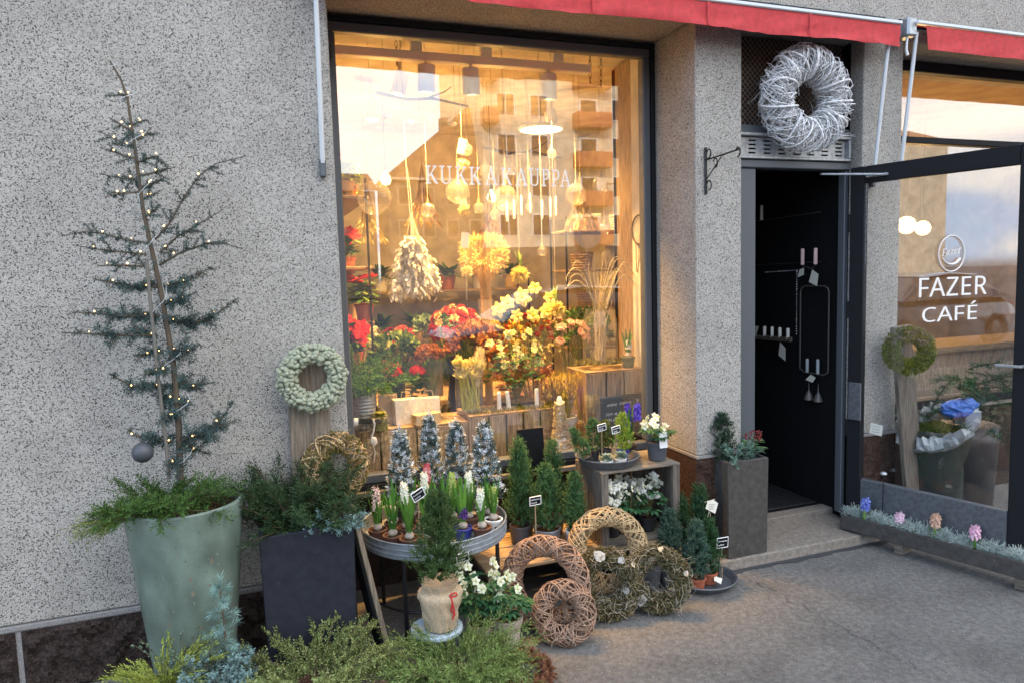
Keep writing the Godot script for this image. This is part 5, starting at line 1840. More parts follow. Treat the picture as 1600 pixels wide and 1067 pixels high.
func foreground() -> void:
	# conifer in a burlap wrapped pot on a galvanised stool
	var s := thing("metal_stool", "upturned galvanised bucket with a pale blue lid used as stand", "bucket", Vector3(0.628, 0.0, 0.47))
	var mb := MB.new()
	mb.lathe([Vector2(0, 0), Vector2(0.10, 0), Vector2(0.103, 0.006), Vector2(0.093, 0.17), Vector2(0.09, 0.176)], 40)
	part(s, "bucket", mb, M.zinc_dark)
	mb = MB.new()
	mb.lathe([Vector2(0.085, 0.172), Vector2(0.104, 0.174), Vector2(0.106, 0.18), Vector2(0.104, 0.19), Vector2(0.097, 0.193), Vector2(0, 0.193)], 40)
	mat("pale_blue", lin(0.36, 0.43, 0.47), 0.45)
	part(s, "lid", mb, M.pale_blue)
	var t := thing("burlap_conifer", "pyramid conifer in a burlap wrapped pot tied with red ribbon", "conifer", Vector3(0.642, 0.195, 0.49))
	mb = MB.new()
	var prof := [Vector2(0, 0), Vector2(0.058, 0), Vector2(0.064, 0.008)]
	for k in 8:
		prof.append(Vector2(0.064 + 0.02 * k / 7.0, 0.02 + 0.1 * k / 7.0))
	prof.append_array([Vector2(0.0875, 0.135), Vector2(0.087, 0.15), Vector2(0.079, 0.156), Vector2(0.068, 0.158), Vector2(0.062, 0.162), Vector2(0.068, 0.178), Vector2(0.076, 0.194), Vector2(0.071, 0.194), Vector2(0.055, 0.174), Vector2(0, 0.168)])
	mb.smooth_lathe(prof, 90)
	var ns := noise(71, 14.0, 3)
	for k in mb.v.size():
		var p := mb.v[k]
		var r := Vector2(p.x, p.z).length()
		if r > 0.02:
			mb.v[k] = p * Vector3(1, 1, 1) + Vector3(p.x, 0, p.z) / r * (ns.get_noise_3dv(p) * 0.008 + ns.get_noise_3dv(p * Vector3(2.5, 0.6, 2.5)) * 0.006 + 0.0035 * sin(atan2(p.z, p.x) * 19.0 + p.y * 30.0) * smoothstep(0.12, 0.17, p.y))
	part(t, "burlap_wrap", resmooth(mb), M.burlap)
	mb = MB.new()
	for e in [[[0.02, 0.155, 0.075], [0.028, 0.17, 0.085], [0.045, 0.168, 0.082], [0.05, 0.156, 0.078], [0.03, 0.152, 0.08], [0.02, 0.155, 0.078]], [[0.024, 0.155, 0.08], [0.03, 0.12, 0.082], [0.036, 0.09, 0.078], [0.03, 0.06, 0.076]], [[0.024, 0.155, 0.08], [0.028, 0.13, 0.084], [0.022, 0.1, 0.08], [0.04, 0.075, 0.074]]]:
		var p := PackedVector3Array()
		for q in e:
			p.append(Vector3(q[0], q[1], q[2]))
		mb.tube(p, 0.0042, 0.0035, 5)
	part(t, "ribbon", mb, M.red_ribbon)
	var nd := MB.new()
	column(nd, 0.36, 0.125, 620, Color(0.03, 0.06, 0.02), Color(0.085, 0.13, 0.045), 0.9, 0.022, 0.0017, 1.35, 0.2)
	part(t, "foliage", nd, M.needles)

	# christmas roses
	var h := thing("christmas_rose", "white flowering christmas rose in an aged clay pot on pavement", "flowering plant", Vector3(0.938, 0.0, 0.43), 0, "christmas roses on the pavement")
	part(h, "pot", pot_shape(0.05, 0.068, 0.155, 0.006, 30), M.aged_clay)
	part(h, "soil", disc(0.06, 16, 0.004), M.soil, Vector3(0, 0.138, 0))
	hellebore_plant(h, 34, 9, 0.17, 0.085, Color(0.55, 0.62, 0.34), Color(0.8, 0.82, 0.68), 0.14)
	var h2 := thing("christmas_rose", "taller christmas rose with cream and lime flowers beside burlap pot", "flowering plant", Vector3(0.83, 0.0, 0.40), 0, "christmas roses on the pavement")
	part(h2, "pot", pot_shape(0.045, 0.06, 0.14, 0.004, 30), M.aged_clay)
	part(h2, "soil", disc(0.053, 16, 0.004), M.soil, Vector3(0, 0.124, 0))
	hellebore_plant(h2, 44, 17, 0.27, 0.1, Color(0.62, 0.66, 0.42), Color(0.86, 0.86, 0.74), 0.125)
	price_sign("little slate sign stuck behind the lime christmas rose", Vector3(0.775, 0.13, 0.36), 0.27, 0.1, 0.1)

	# low junipers in crates along the bottom of the display
	var bx := thing("juniper_box", "pale wooden box holding a feathery green juniper", "planter box", Vector3(0.63, 0.0, 0.72))
	for e in [[-0.13, -0.118, -0.13, 0.13], [0.118, 0.13, -0.13, 0.13], [-0.117, 0.117, -0.13, -0.118], [-0.117, 0.117, 0.118, 0.13]]:
		mb = MB.new()
		mb.between(e[0], e[1], 0.002, 0.13, e[2], e[3], 0.002)
		part(bx, "board", mb, M.plank_y)
	mb = MB.new()
	mb.between(-0.117, 0.117, 0.01, 0.11, -0.117, 0.117, 0.0)
	part(bx, "soil", mb, M.soil)
	var j := thing("feathery_juniper", "feathery bright green juniper spreading over its wooden box", "juniper", Vector3(0.64, 0.11, 0.70))
	nd = MB.new()
	var wd := MB.new()
	bush(nd, wd, 84, 0.12, 0.27, 0.2, 1.3, 0.55, Color(0.08, 0.13, 0.03), Color(0.24, 0.31, 0.10), 0.017, 0.0019, 11, 0.065, 14, Vector3(1, 0.8, 0.85), 0.06, 0.6)
	part(j, "foliage", nd, M.needles)
	part(j, "stem", wd, M.tinted)
	var p2 := thing("dwarf_juniper", "wide yellowish green dwarf juniper below the slate planter", "juniper", Vector3(0.13, 0.0, 0.62))
	part(p2, "pot", pot_shape(0.085, 0.11, 0.16, 0.006, 30), M.black_plastic)
	part(p2, "soil", disc(0.1, 20, 0.004), M.soil, Vector3(0, 0.14, 0))
	nd = MB.new()
	wd = MB.new()
	bush(nd, wd, 92, 0.13, 0.29, 0.15, 1.3, 0.5, Color(0.10, 0.13, 0.04), Color(0.28, 0.32, 0.12), 0.012, 0.0032, 11, 0.045, 13, Vector3(1.15, 0.8, 0.8), 0.06, 0.85)
	part(p2, "foliage", nd, M.needles, Vector3(0, 0.14, 0))
	part(p2, "stem", wd, M.tinted, Vector3(0, 0.14, 0))
	var y := thing("golden_cypress", "golden thread leaved cypress with arching yellow fronds by sage planter", "cypress", Vector3(-0.37, 0.0, 0.52))
	part(y, "pot", pot_shape(0.06, 0.08, 0.2, 0.005, 26), M.black_plastic)
	part(y, "soil", disc(0.072, 16, 0.004), M.soil, Vector3(0, 0.18, 0))
	nd = MB.new()
	wd = MB.new()
	for k in 80:
		var g := f(0, TAU)
		var pts := branch_pts(Vector3(cos(g) * 0.02, 0.19, sin(g) * 0.02), Vector3(cos(g), f(0.3, 1.8), sin(g) * 0.7), f(0.09, 0.2), 0.8)
		wd.tint(Color(0.2, 0.22, 0.05), Color.WHITE, 0)
		wd.tube(pts, 0.0018, 0.0008, 4, false)
		for q in 9:
			var tt := f(0.2, 1.0) * (pts.size() - 1.01)
			var i := int(tt)
			sprig(nd, pts[i].lerp(pts[i + 1], tt - i), (pts[i + 1] - pts[i]).normalized() + rv() * 0.25, 0.05, 9, 0.012, 0.0016, 0.3, Color(0.18, 0.24, 0.04), Color(0.42, 0.46, 0.1))
	part(y, "foliage", nd, M.needles)
	part(y, "stem", wd, M.leafy)
	var bs := thing("blue_spruce_seedling", "small silvery blue pine seedling with curling soft needles", "seedling", Vector3(-0.165, 0.0, 0.5))
	part(bs, "pot", pot_shape(0.055, 0.075, 0.2, 0.005, 26), M.black_plastic)
	part(bs, "soil", disc(0.068, 16, 0.004), M.soil, Vector3(0, 0.18, 0))
	nd = MB.new()
	wd = MB.new()
	wd.tint(Color(0.13, 0.1, 0.07), Color.WHITE, 0)
	wd.tube(PackedVector3Array([Vector3(0, 0.18, 0), Vector3(0.005, 0.35, 0), Vector3(-0.005, 0.52, 0)]), 0.005, 0.002, 6)
	for k in 15:
		var yy := 0.24 + 0.27 * k / 14.0
		var g := k * 2.4
		var l := 0.085 * (1.0 - 0.75 * (k / 14.0))
		var pts := branch_pts(Vector3(0, yy, 0), Vector3(cos(g), 0.7, sin(g)), l, 0.4, 3)
		wd.tube(pts, 0.0025, 0.001, 4, false)
		for i in 3:
			sprig(nd, pts[i], pts[i + 1] - pts[i], l / 3.0, 26, 0.032, 0.0011, 0.75, Color(0.13, 0.24, 0.21), Color(0.30, 0.44, 0.40))
	sprig(nd, Vector3(0, 0.5, 0), Vector3.UP, 0.05, 34, 0.035, 0.0011, 0.7, Color(0.14, 0.25, 0.22), Color(0.32, 0.46, 0.42))
	part(bs, "foliage", nd, M.needles)
	part(bs, "stem", wd, M.tinted)
	var bj := thing("blue_star_juniper", "compact blue grey juniper mound under the pine seedling", "juniper", Vector3(-0.19, 0.0, 0.6))
	part(bj, "pot", pot_shape(0.06, 0.078, 0.15, 0.005, 26), M.black_plastic)
	part(bj, "soil", disc(0.07, 16, 0.004), M.soil, Vector3(0, 0.13, 0))
	nd = MB.new()
	wd = MB.new()
	bush(nd, wd, 60, 0.07, 0.18, 0.5, 2.4, 0.2, Color(0.10, 0.17, 0.16), Color(0.25, 0.36, 0.34), 0.011, 0.0032, 9, 0.03, 13, Vector3(0.8, 1, 0.8), 0.03, 0.9)
	part(bj, "foliage", nd, M.needles, Vector3(0, 0.13, 0))
	part(bj, "stem", wd, M.tinted, Vector3(0, 0.13, 0))
	var cb := thing("box_shrub", "thin stemmed small leaved shrub before the sage planter", "shrub", Vector3(-0.28, 0.0, 0.52))
	part(cb, "pot", pot_shape(0.05, 0.065, 0.18, 0.005, 26), M.black_plastic)
	part(cb, "soil", disc(0.058, 16, 0.004), M.soil, Vector3(0, 0.16, 0))
	nd = MB.new()
	wd = MB.new()
	for k in 22:
		var g := f(0, TAU)
		var pts := branch_pts(Vector3(cos(g) * 0.02, 0.17, sin(g) * 0.02), Vector3(cos(g) * 0.6, 1.4, sin(g) * 0.5), f(0.12, 0.30), 0.3, 6, 0.16)
		wd.tint(Color(0.12, 0.10, 0.07), Color.WHITE, 0)
		wd.tube(pts, 0.0018, 0.0008, 4, false)
		for q in 24:
			var tt := f(0.15, 1.0) * (pts.size() - 1.01)
			var i := int(tt)
			nd.tint(Color(0.06, 0.10, 0.06), Color(0.13, 0.19, 0.12), f(0, 1))
			var d := rv().normalized()
			nd.leaf(pts[i].lerp(pts[i + 1], tt - i), d, d.cross(rv()).normalized(), 0.012, 0.004)
	part(cb, "foliage", nd, M.leafy)
	part(cb, "stem", wd, M.tinted)
	var cw := thing("pine_cone_wreath", "wreath of brown pine cones lying at the edge of pavement display", "wreath", Vector3(0.925, 0.045, 0.70))
	cw.basis = Basis(Vector3.UP, 0.2) * Basis(Vector3.RIGHT, -1.15)
	part(cw, "core", ring(0.075, 0.022, 36, 8), M.twig_brown)
	mat("cone_scale", lin(0.20, 0.085, 0.045), 0.65)
	var cone := MB.new()
	for k in 60:
		var q := k / 60.0
		var g := k * 2.4
		var r := 0.014 * (1.0 - q * 0.75)
		var d := Vector3(cos(g), 0.5, sin(g)).normalized()
		cone.leaf(Vector3(cos(g) * r * 0.3, q * 0.036, sin(g) * r * 0.3), d, d.cross(Vector3.UP).normalized(), r * 1.0, r * 0.42, 0.3, -0.1)
	var cm := cone.mesh()
	for g in [0.1, 0.9, 1.7, 2.6]:
		var n := int(TAU * (0.075 + cos(g) * 0.03) / 0.024)
		for k in n:
			var a: float = TAU * k / n + g
			var o := Vector3(cos(a), sin(a), 0)
			var d: Vector3 = o * cos(g) + Vector3(0, 0, sin(g))
			var up := (d + rv() * 0.25).normalized()
			var sx := up.cross(Vector3(0.3, 0.2, 0.9)).normalized()
			part(cw, "pine_cone", cm, M.cone_scale, o * 0.075 + d * 0.014, Basis(sx, up, sx.cross(up)))


func bench_and_crate() -> void:
	var at := Vector3(1.45, 0.0, -0.1)
	var t := thing("pallet_bench", "low bench of pale pallet boards carrying crate and cypress pots", "bench", at)
	var mb: MB
	for k in 4:
		mb = MB.new()
		mb.between(-0.50, 0.56, 0.208, 0.226, -0.27 + k * 0.125, -0.155 + k * 0.125, 0.003)
		part(t, "board", mb, M.pallet_x)
	for e in [[-0.46, -0.38], [0.02, 0.10], [0.46, 0.54]]:
		mb = MB.new()
		mb.between(e[0], e[1], 0.13, 0.207, -0.26, 0.21, 0.004)
		part(t, "bearer", mb, M.old_z)
		for z in [-0.22, 0.16]:
			mb = MB.new()
			mb.between(e[0], e[1], 0.0, 0.129, z - 0.04, z + 0.04, 0.004)
			part(t, "foot_block", mb, M.old_y)
	var bk := thing("zinc_bucket", "dented zinc bucket standing under the pallet bench", "bucket", Vector3(1.79, 0.0, 0.14))
	mb = MB.new()
	mb.lathe([Vector2(0, 0), Vector2(0.062, 0), Vector2(0.085, 0.17), Vector2(0.089, 0.174), Vector2(0.085, 0.178), Vector2(0.08, 0.172), Vector2(0.06, 0.01), Vector2(0, 0.01)], 36)
	part(bk, "pail", mb, M.zinc_dark)
	mb = MB.new()
	mb.tube(PackedVector3Array([Vector3(-0.088, 0.165, 0), Vector3(-0.06, 0.19, 0.05), Vector3(0, 0.185, 0.08), Vector3(0.06, 0.19, 0.05), Vector3(0.088, 0.165, 0)]), 0.003, 0.003, 6)
	part(bk, "handle", mb, M.black_metal)

	var c := thing("wooden_crate", "weathered slatted crate on its side holding white christmas roses", "crate", Vector3(1.795, 0.228, -0.055))
	planks_crate(c, 0.45, 0.385, 0.31, true, M.old_x, M.old_y, M.old_z, 4)
	var la := ["white christmas rose at the crate opening beside the cypresses", "white christmas rose at the middle of the crate opening", "white christmas rose at the crate opening beside the tray conifers", "white christmas rose deep in the crate behind middle plant", "white christmas rose deep in the crate on the cypress side"]
	var k := 0
	for e in [[1.68, -0.01, 0.2], [1.78, 0.0, 0.19], [1.885, -0.005, 0.215], [1.83, -0.1, 0.2], [1.72, -0.11, 0.19]]:
		var h := thing("christmas_rose", la[k], "flowering plant", Vector3(e[0], 0.242, e[1]), k * 1.3, "christmas roses in the crate")
		part(h, "pot", pot_shape(0.035, 0.047, 0.075, 0.003, 22), M.black_plastic)
		part(h, "soil", disc(0.041, 14, 0.003), M.soil, Vector3(0, 0.065, 0))
		hellebore_plant(h, 12, 17, e[2], 0.075, Color(0.72, 0.72, 0.6), Color(0.88, 0.88, 0.83), 0.068)
		k += 1

	# cypresses in pots on the bench
	var ga := Color(0.028, 0.075, 0.028)
	var gb := Color(0.095, 0.19, 0.075)
	var rows := [
		["tall narrow green cypress in grey pot at the bench end", 1.225, -0.15, 0.055, 0.46, 0.066, "grey_plastic"],
		["bushy bluish cypress in a grey zinc pot, middle of bench", 1.335, -0.05, 0.068, 0.34, 0.088, "zinc"],
		["slim dark cypress behind the blue patterned pot", 1.435, -0.2, 0.055, 0.42, 0.062, "grey_plastic"],
		["short cypress in a blue and white patterned ceramic pot", 1.455, 0.03, 0.052, 0.30, 0.058, "white_glaze"],
		["dark cypress crowded between bench end and patterned pot", 1.28, -0.24, 0.055, 0.38, 0.062, "grey_plastic"]]
	for e in rows:
		var q := thing("potted_cypress", e[0], "cypress", Vector3(e[1], 0.228, e[2]), 0, "potted cypresses on the bench")
		part(q, "pot", pot_shape(e[3] * 0.82, e[3], 0.095, 0.002, 28), M[e[6]])
		part(q, "soil", disc(e[3] - 0.008, 14, 0.003), M.soil, Vector3(0, 0.083, 0))
		var nd := MB.new()
		column(nd, e[4], e[5], 520, ga, gb, 1.2, 0.018, 0.0017, 0.9, 0.085)
		part(q, "foliage", nd, M.needles)
		if e[6] == "white_glaze":
			var pt := MB.new()
			for r in 7:
				for a in 22:
					var g := TAU * (a + 0.5 * (r % 2)) / 22.0
					var yy := 0.01 + r * 0.0105
					var rr: float = lerpf(e[3] * 0.82, e[3], yy / 0.095) + 0.0008
					var m := Vector3(cos(g), 0, sin(g))
					var sd := m.cross(Vector3.UP)
					pt.quad(m * rr + Vector3(0, yy - 0.0042, 0), m * rr + Vector3(0, yy, 0) - sd * 0.0045, m * rr + Vector3(0, yy + 0.0042, 0), m * rr + Vector3(0, yy, 0) + sd * 0.0045)
			part(q, "painted_pattern", pt, M.blue_glaze)
	price_sign("slate price sign standing among the potted cypresses on bench", Vector3(1.245, 0.29, 0.02), 0.19, 0.0, 0.15, 0.066, 0.045)
	var bb := thing("blank_chalkboard", "blank black chalkboard leaning behind the potted cypresses", "chalkboard", Vector3(1.37, 0.53, -0.335))
	mb = MB.new()
	mb.box(Vector3(0, 0.12, 0), Vector3(0.15, 0.24, 0.01), Basis(Vector3.RIGHT, -0.1), 0.002)
	part(bb, "slate", mb, M.slate_board)

	# dish garden on top of the crate
	var d := thing("zinc_dish", "shallow zinc dish of little plants on top of the crate", "dish", Vector3(1.68, 0.615, -0.05))
	mb = MB.new()
	mb.lathe([Vector2(0, 0), Vector2(0.135, 0), Vector2(0.14, 0.003), Vector2(0.163, 0.04), Vector2(0.168, 0.043), Vector2(0.166, 0.047), Vector2(0.158, 0.044), Vector2(0.135, 0.008), Vector2(0, 0.007)], 56)
	part(d, "bowl", mb, M.zinc_dark)
	var minis := [
		["little dark cypress leaning out over the dish rim", -0.11, 0.02, 0.17, 0.035, ga, gb, "black_plastic"],
		["small round green cypress at the back of zinc dish", -0.05, -0.06, 0.17, 0.055, ga, gb, "black_plastic"],
		["olive tinged little conifer at the dish's middle", 0.01, -0.04, 0.16, 0.05, Color(0.06, 0.09, 0.02), Color(0.13, 0.16, 0.05), "black_plastic"],
		["bright lime green cone conifer in a cobalt pot", 0.085, 0.01, 0.2, 0.05, Color(0.14, 0.22, 0.02), Color(0.27, 0.38, 0.06), "blue_glaze"]]
	for e in minis:
		var q := thing("mini_conifer", e[0], "conifer", Vector3(1.68 + e[1], 0.623, -0.05 + e[2]), 0, "small plants in the zinc dish")
		part(q, "pot", pot_shape(0.026, 0.032, 0.055, 0.002, 18, 0.003), M[e[7]])
		var nd := MB.new()
		column(nd, e[3], e[4], 210, e[5], e[6], 1.0, 0.014, 0.0018, 0.9, 0.05)
		part(q, "foliage", nd, M.needles)
		if e[1] < -0.1:
			q.rotation.z = 0.45
	for e in [["grey green rosette succulent in a white cup near cobalt pot", 0.03, 0.09], ["grey green rosette succulent in a white cup by dish rim", -0.055, 0.1]]:
		var q := thing("succulent", e[0], "succulent", Vector3(1.68 + e[1], 0.623, -0.05 + e[2]), 0, "small plants in the zinc dish")
		part(q, "cup", pot_shape(0.024, 0.03, 0.035, 0.002, 18, 0.003), M.white_glaze)
		var lv := MB.new()
		for i in 70:
			var g := i * 2.4
			var r := 0.006 + 0.03 * i / 70.0
			var dd := Vector3(cos(g), 1.3 - 1.1 * i / 70.0, sin(g)).normalized()
			lv.tint(Color(0.10, 0.17, 0.14), Color(0.22, 0.30, 0.26), f(0, 1))
			lv.leaf(Vector3(cos(g) * r * 0.5, 0.045 + 0.012 * sin(i), sin(g) * r * 0.5), dd, dd.cross(Vector3.UP).normalized(), 0.024, 0.007)
		part(q, "foliage", lv, M.leafy)
	price_sign("tilted slate price sign beside the dark dish cypresses", Vector3(1.655, 0.66, -0.06), 0.13, 0.12, 0.1, 0.052, 0.038)
	price_sign("slate price sign beside the lime green cone conifer", Vector3(1.715, 0.66, -0.02), 0.12, 0.16, 0.1, 0.052, 0.038)
	var hp := hyacinth("deep violet blue hyacinth with heavy flowers behind the lime conifer", Vector3(1.845, 0.615, -0.12), [Color(0.05, 0.03, 0.32), Color(0.16, 0.10, 0.55)], 0.19, 5, "black_plastic", 1.2, "plants on top of the crate")
	var extra := MB.new()
	for i in 26:
		var g := i * 2.4
		var dd := Vector3(cos(g), 0.3, sin(g)).normalized()
		petals(extra, Vector3(-0.05, 0.2 + 0.08 * i / 26.0, 0.02) + dd * 0.009, dd, 0.019, 5, Color(0.05, 0.03, 0.3), Color(0.2, 0.13, 0.6), 0.5)
	part(hp, "flower_spike", extra, M.petal)
	var dp := thing("labelled_rose", "cream christmas rose in charcoal pot with white plant label", "flowering plant", Vector3(1.945, 0.615, 0.0), 0, "plants on top of the crate")
	part(dp, "pot", pot_shape(0.045, 0.056, 0.1, 0.003, 30), M.grey_plastic)
	part(dp, "soil", disc(0.05, 14, 0.003), M.soil, Vector3(0, 0.088, 0))
	hellebore_plant(dp, 12, 16, 0.12, 0.075, Color(0.55, 0.58, 0.25), Color(0.85, 0.84, 0.7), 0.09)
	mb = MB.new()
	mb.box(Vector3(0, 0.115, 0.062), Vector3(0.046, 0.08, 0.0015), Basis(Vector3.RIGHT, -0.08), 0.0)
	part(dp, "label_card", mb, M.white_paint)
	mb = MB.new()
	for i in 5:
		mb.box(Vector3(f(-0.008, 0.008), 0.112 + f(-0.01, 0.01), 0.0636), Vector3(0.01, 0.009, 0.0006), Basis(Vector3.RIGHT, -0.08), 0.0)
	part(dp, "label_print", mb, M.cord)


func ground_wreaths() -> void:
	var w := thing("twig_wreath", "large reddish brown twig wreath leaning on the table leg", "wreath", Vector3(1.175, 0.205, 0.30))
	w.basis = lean(0.22, -0.75)
	part(w, "twigs", lattice_ring(0.163, 0.045, 17, 4.5, 0.0034), M.twig_brown)
	part(w, "inner_twigs", twig_ring(0.163, 0.03, 40, 0.003), M.twig_brown)
	w = thing("twig_wreath", "small reddish brown twig wreath leaning on the larger one", "wreath", Vector3(1.195, 0.13, 0.455))
	w.basis = lean(0.35, -0.45)
	part(w, "twigs", lattice_ring(0.096, 0.043, 15, 3.0, 0.0032), M.twig_brown)
	part(w, "inner_twigs", twig_ring(0.096, 0.028, 30, 0.003), M.twig_brown)
	var mb := MB.new()
	var p := PackedVector3Array()
	for k in 12:
		var a := k / 11.0 * 3.3
		p.append(Vector3(cos(a) * 0.05, -0.125 + 0.03 * sin(a), 0.05 + 0.02 * k / 11.0))
	mb.tube(p, 0.0018, 0.0012, 5)
	part(w, "hanging_wire", mb, M.twig_grey)
	w = thing("twig_wreath", "golden brown twig wreath leaning against crate behind lichen wreaths", "wreath", Vector3(1.56, 0.25, 0.17))
	w.basis = lean(0.3, -0.15)
	part(w, "twigs", lattice_ring(0.158, 0.044, 17, 4.5, 0.0034), M.twig_gold)
	part(w, "inner_twigs", twig_ring(0.158, 0.03, 40, 0.003), M.twig_gold)
	mat("bark_flake", lin(0.42, 0.40, 0.36), 0.85)
	var n := 0
	for e in [["lichen wreath of grey twigs and pale bark flakes, mossy centre", 1.47, 0.155, 0.32, -0.3, 0.117, 0.041], ["lichen wreath with white bark pieces leaning by conifer tray", 1.72, 0.15, 0.36, -0.55, 0.110, 0.039]]:
		w = thing("lichen_wreath", e[0], "wreath", Vector3(e[1], e[2], e[3]), 0, "lichen wreaths on the pavement")
		w.basis = lean(0.35, e[4])
		part(w, "core", ring(e[5], e[6] * 0.85, 40, 10, 0.3), M.moss_base)
		var ms := MB.new()
		var cu := MB.new()
		mossy(ms, cu, e[5], e[6], 1700, 260, Color(0.06, 0.052, 0.022), Color(0.20, 0.165, 0.085))
		part(w, "moss", ms, M.dry)
		part(w, "lichen", cu, M.dry).set_meta("kind", "stuff")
		part(w, "twigs", twig_ring(e[5], e[6] * 1.1, 110, 0.0022, 1.2, 1.6), M.twig_grey)
		for k in 6:
			var a := f(0, TAU)
			var g := f(0.4, 2.2)
			var o := Vector3(cos(a), sin(a), 0)
			var d := o * cos(g) + Vector3(0, 0, sin(g))
			mb = MB.new()
			var sz := f(0.01, 0.018) if k > 0 else 0.03
			var s1 := d.cross(rv()).normalized()
			var s2 := d.cross(s1)
			var fan := []
			for q in 7:
				fan.append((s1 * cos(TAU * q / 7.0) + s2 * sin(TAU * q / 7.0)) * sz * f(0.7, 1.15) + d * f(-0.002, 0.004))
			mb.poly(fan, -d)
			var back := []
			for q in fan:
				back.append(q - d * 0.002)
			mb.poly(back, d)
			part(w, "bark_flake", mb, M.bark_flake, o * e[5] + d * (e[6] + 0.006))
		n += 1


func by_the_door() -> void:
	# tray with potted conifers
	var t := thing("zinc_tray", "round zinc tray of potted conifers on the pavement", "tray", Vector3(2.085, 0.0, 0.19))
	var mb := MB.new()
	mb.lathe([Vector2(0, 0), Vector2(0.14, 0), Vector2(0.148, 0.004), Vector2(0.172, 0.034), Vector2(0.177, 0.037), Vector2(0.174, 0.041), Vector2(0.166, 0.037), Vector2(0.144, 0.009), Vector2(0, 0.008)], 56)
	part(t, "dish", mb, M.zinc_dark)
	var rows := [
		["bluish conifer in a terracotta plastic pot at tray rim", 2.005, 0.26, 0.30, 0.068, Color(0.03, 0.07, 0.045), Color(0.10, 0.16, 0.12)],
		["tallest dark green conifer rising from the zinc tray", 2.135, 0.10, 0.42, 0.08, Color(0.018, 0.05, 0.022), Color(0.05, 0.11, 0.05)],
		["dark green conifer in a terracotta pot behind price sign", 2.10, 0.225, 0.28, 0.065, Color(0.02, 0.055, 0.022), Color(0.06, 0.125, 0.05)],
		["green conifer pressed against the crate end", 2.035, 0.075, 0.38, 0.07, Color(0.02, 0.05, 0.02), Color(0.06, 0.11, 0.045)]]
	for e in rows:
		var q := thing("tray_conifer", e[0], "conifer", Vector3(e[1], 0.01, e[2]), 0, "conifers in the pavement tray")
		part(q, "pot", pot_shape(0.036, 0.047, 0.06, 0.003, 26), M.terracotta)
		part(q, "soil", disc(0.041, 14, 0.003), M.soil, Vector3(0, 0.052, 0))
		var nd := MB.new()
		column(nd, e[3], e[4], 520, e[5], e[6], 1.1, 0.018, 0.0018, 1.0, 0.055)
		part(q, "foliage", nd, M.needles)
	var pc := thing("pavement_conifer", "bluish green conifer in a grey pot between crate and tray", "conifer", Vector3(1.915, 0.0, 0.165))
	part(pc, "pot", pot_shape(0.05, 0.062, 0.1, 0.003, 26), M.zinc_dark)
	part(pc, "soil", disc(0.055, 14, 0.003), M.soil, Vector3(0, 0.088, 0))
	var nd := MB.new()
	column(nd, 0.32, 0.075, 480, Color(0.03, 0.06, 0.04), Color(0.08, 0.13, 0.09), 1.1, 0.018, 0.0018, 1.0, 0.085)
	part(pc, "foliage", nd, M.needles)
	var tg := thing("paper_tag", "cream paper tag on string tied to tallest tray conifer", "tag", Vector3(2.15, 0.39, 0.19))
	mb = MB.new()
	for z in [0.0, -0.0012]:
		mb.poly([Vector3(-0.028, 0.03, z), Vector3(0.006, 0.036, z), Vector3(0.036, 0.012, z), Vector3(0.018, -0.04, z), Vector3(-0.04, -0.006, z)], Vector3(0, 0, -0.0006))
	part(tg, "card", mb, M.paper)
	mb = MB.new()
	mb.tube(PackedVector3Array([Vector3(-0.04, 0.025, -0.01), Vector3(-0.01, 0.035, 0.002), Vector3(0.02, 0.036, -0.004)]), 0.0013, 0.0013, 5)
	mb.tube(PackedVector3Array([Vector3(-0.022, -0.02, 0.004), Vector3(-0.032, -0.05, 0.006), Vector3(-0.022, -0.075, 0.006), Vector3(-0.014, -0.05, 0.006), Vector3(-0.02, -0.022, 0.004)]), 0.0013, 0.0013, 5)
	mb.tube(PackedVector3Array([Vector3(-0.022, -0.075, 0.006), Vector3(-0.02, -0.1, 0.008), Vector3(-0.005, -0.115, 0.008)]), 0.0013, 0.001, 5)
	part(tg, "string", mb, M.cord)
	mb = MB.new()
	for r in 3:
		var p := PackedVector3Array()
		for j in 9:
			p.append(Vector3(lerpf(-0.022, 0.014 - 0.004 * r, j / 8.0), 0.014 - 0.011 * r + (0.0018 if j % 2 else -0.0018) - 0.004 * j / 8.0, 0.001))
		mb.tube(p, 0.0007, 0.0007, 4)
	part(tg, "handwriting", mb, M.ink)
	price_sign("white framed slate price sign on yellow stick in pavement tray", Vector3(2.165, 0.035, 0.25), 0.165, -0.06, 0.1, 0.075, 0.055)
	var hv := thing("hand_trowel", "small trowel with cream tag lying in the zinc tray", "trowel", Vector3(2.12, 0.045, 0.285), 0.6)
	mb = MB.new()
	mb.bar(Vector3(0.01, 0.01, 0), Vector3(0.085, 0.06, -0.03), 0.012, 0.01)
	part(hv, "handle", mb, M.black_plastic)
	mb = MB.new()
	mb.poly([Vector3(-0.035, 0.008, -0.012), Vector3(0.01, 0.014, -0.026), Vector3(0.016, 0.004, 0.012), Vector3(-0.03, -0.004, 0.022)], Vector3(0, -1, 0))
	mb.poly([Vector3(-0.035, 0.006, -0.012), Vector3(0.01, 0.012, -0.026), Vector3(0.016, 0.002, 0.012), Vector3(-0.03, -0.006, 0.022)], Vector3(0, 1, 0))
	part(hv, "tag", mb, M.paper)

	# brown planter on the step
	var at := Vector3(2.43, 0.058, -0.005)
	var b := thing("square_planter", "brownish grey weathered square planter on the doorstep", "planter", at)
	square_planter(b, 0.262, 0.525, 0.97, M.brown_fibre, 0.25)
	var c := thing("planter_cypress", "dark upright cypress in the doorstep planter", "cypress", at + Vector3(-0.09, 0.48, 0.0))
	nd = MB.new()
	column(nd, 0.29, 0.075, 420, Color(0.015, 0.035, 0.02), Color(0.05, 0.08, 0.05), 1.2, 0.02, 0.0024, 0.6)
	part(c, "foliage", nd, M.needles)
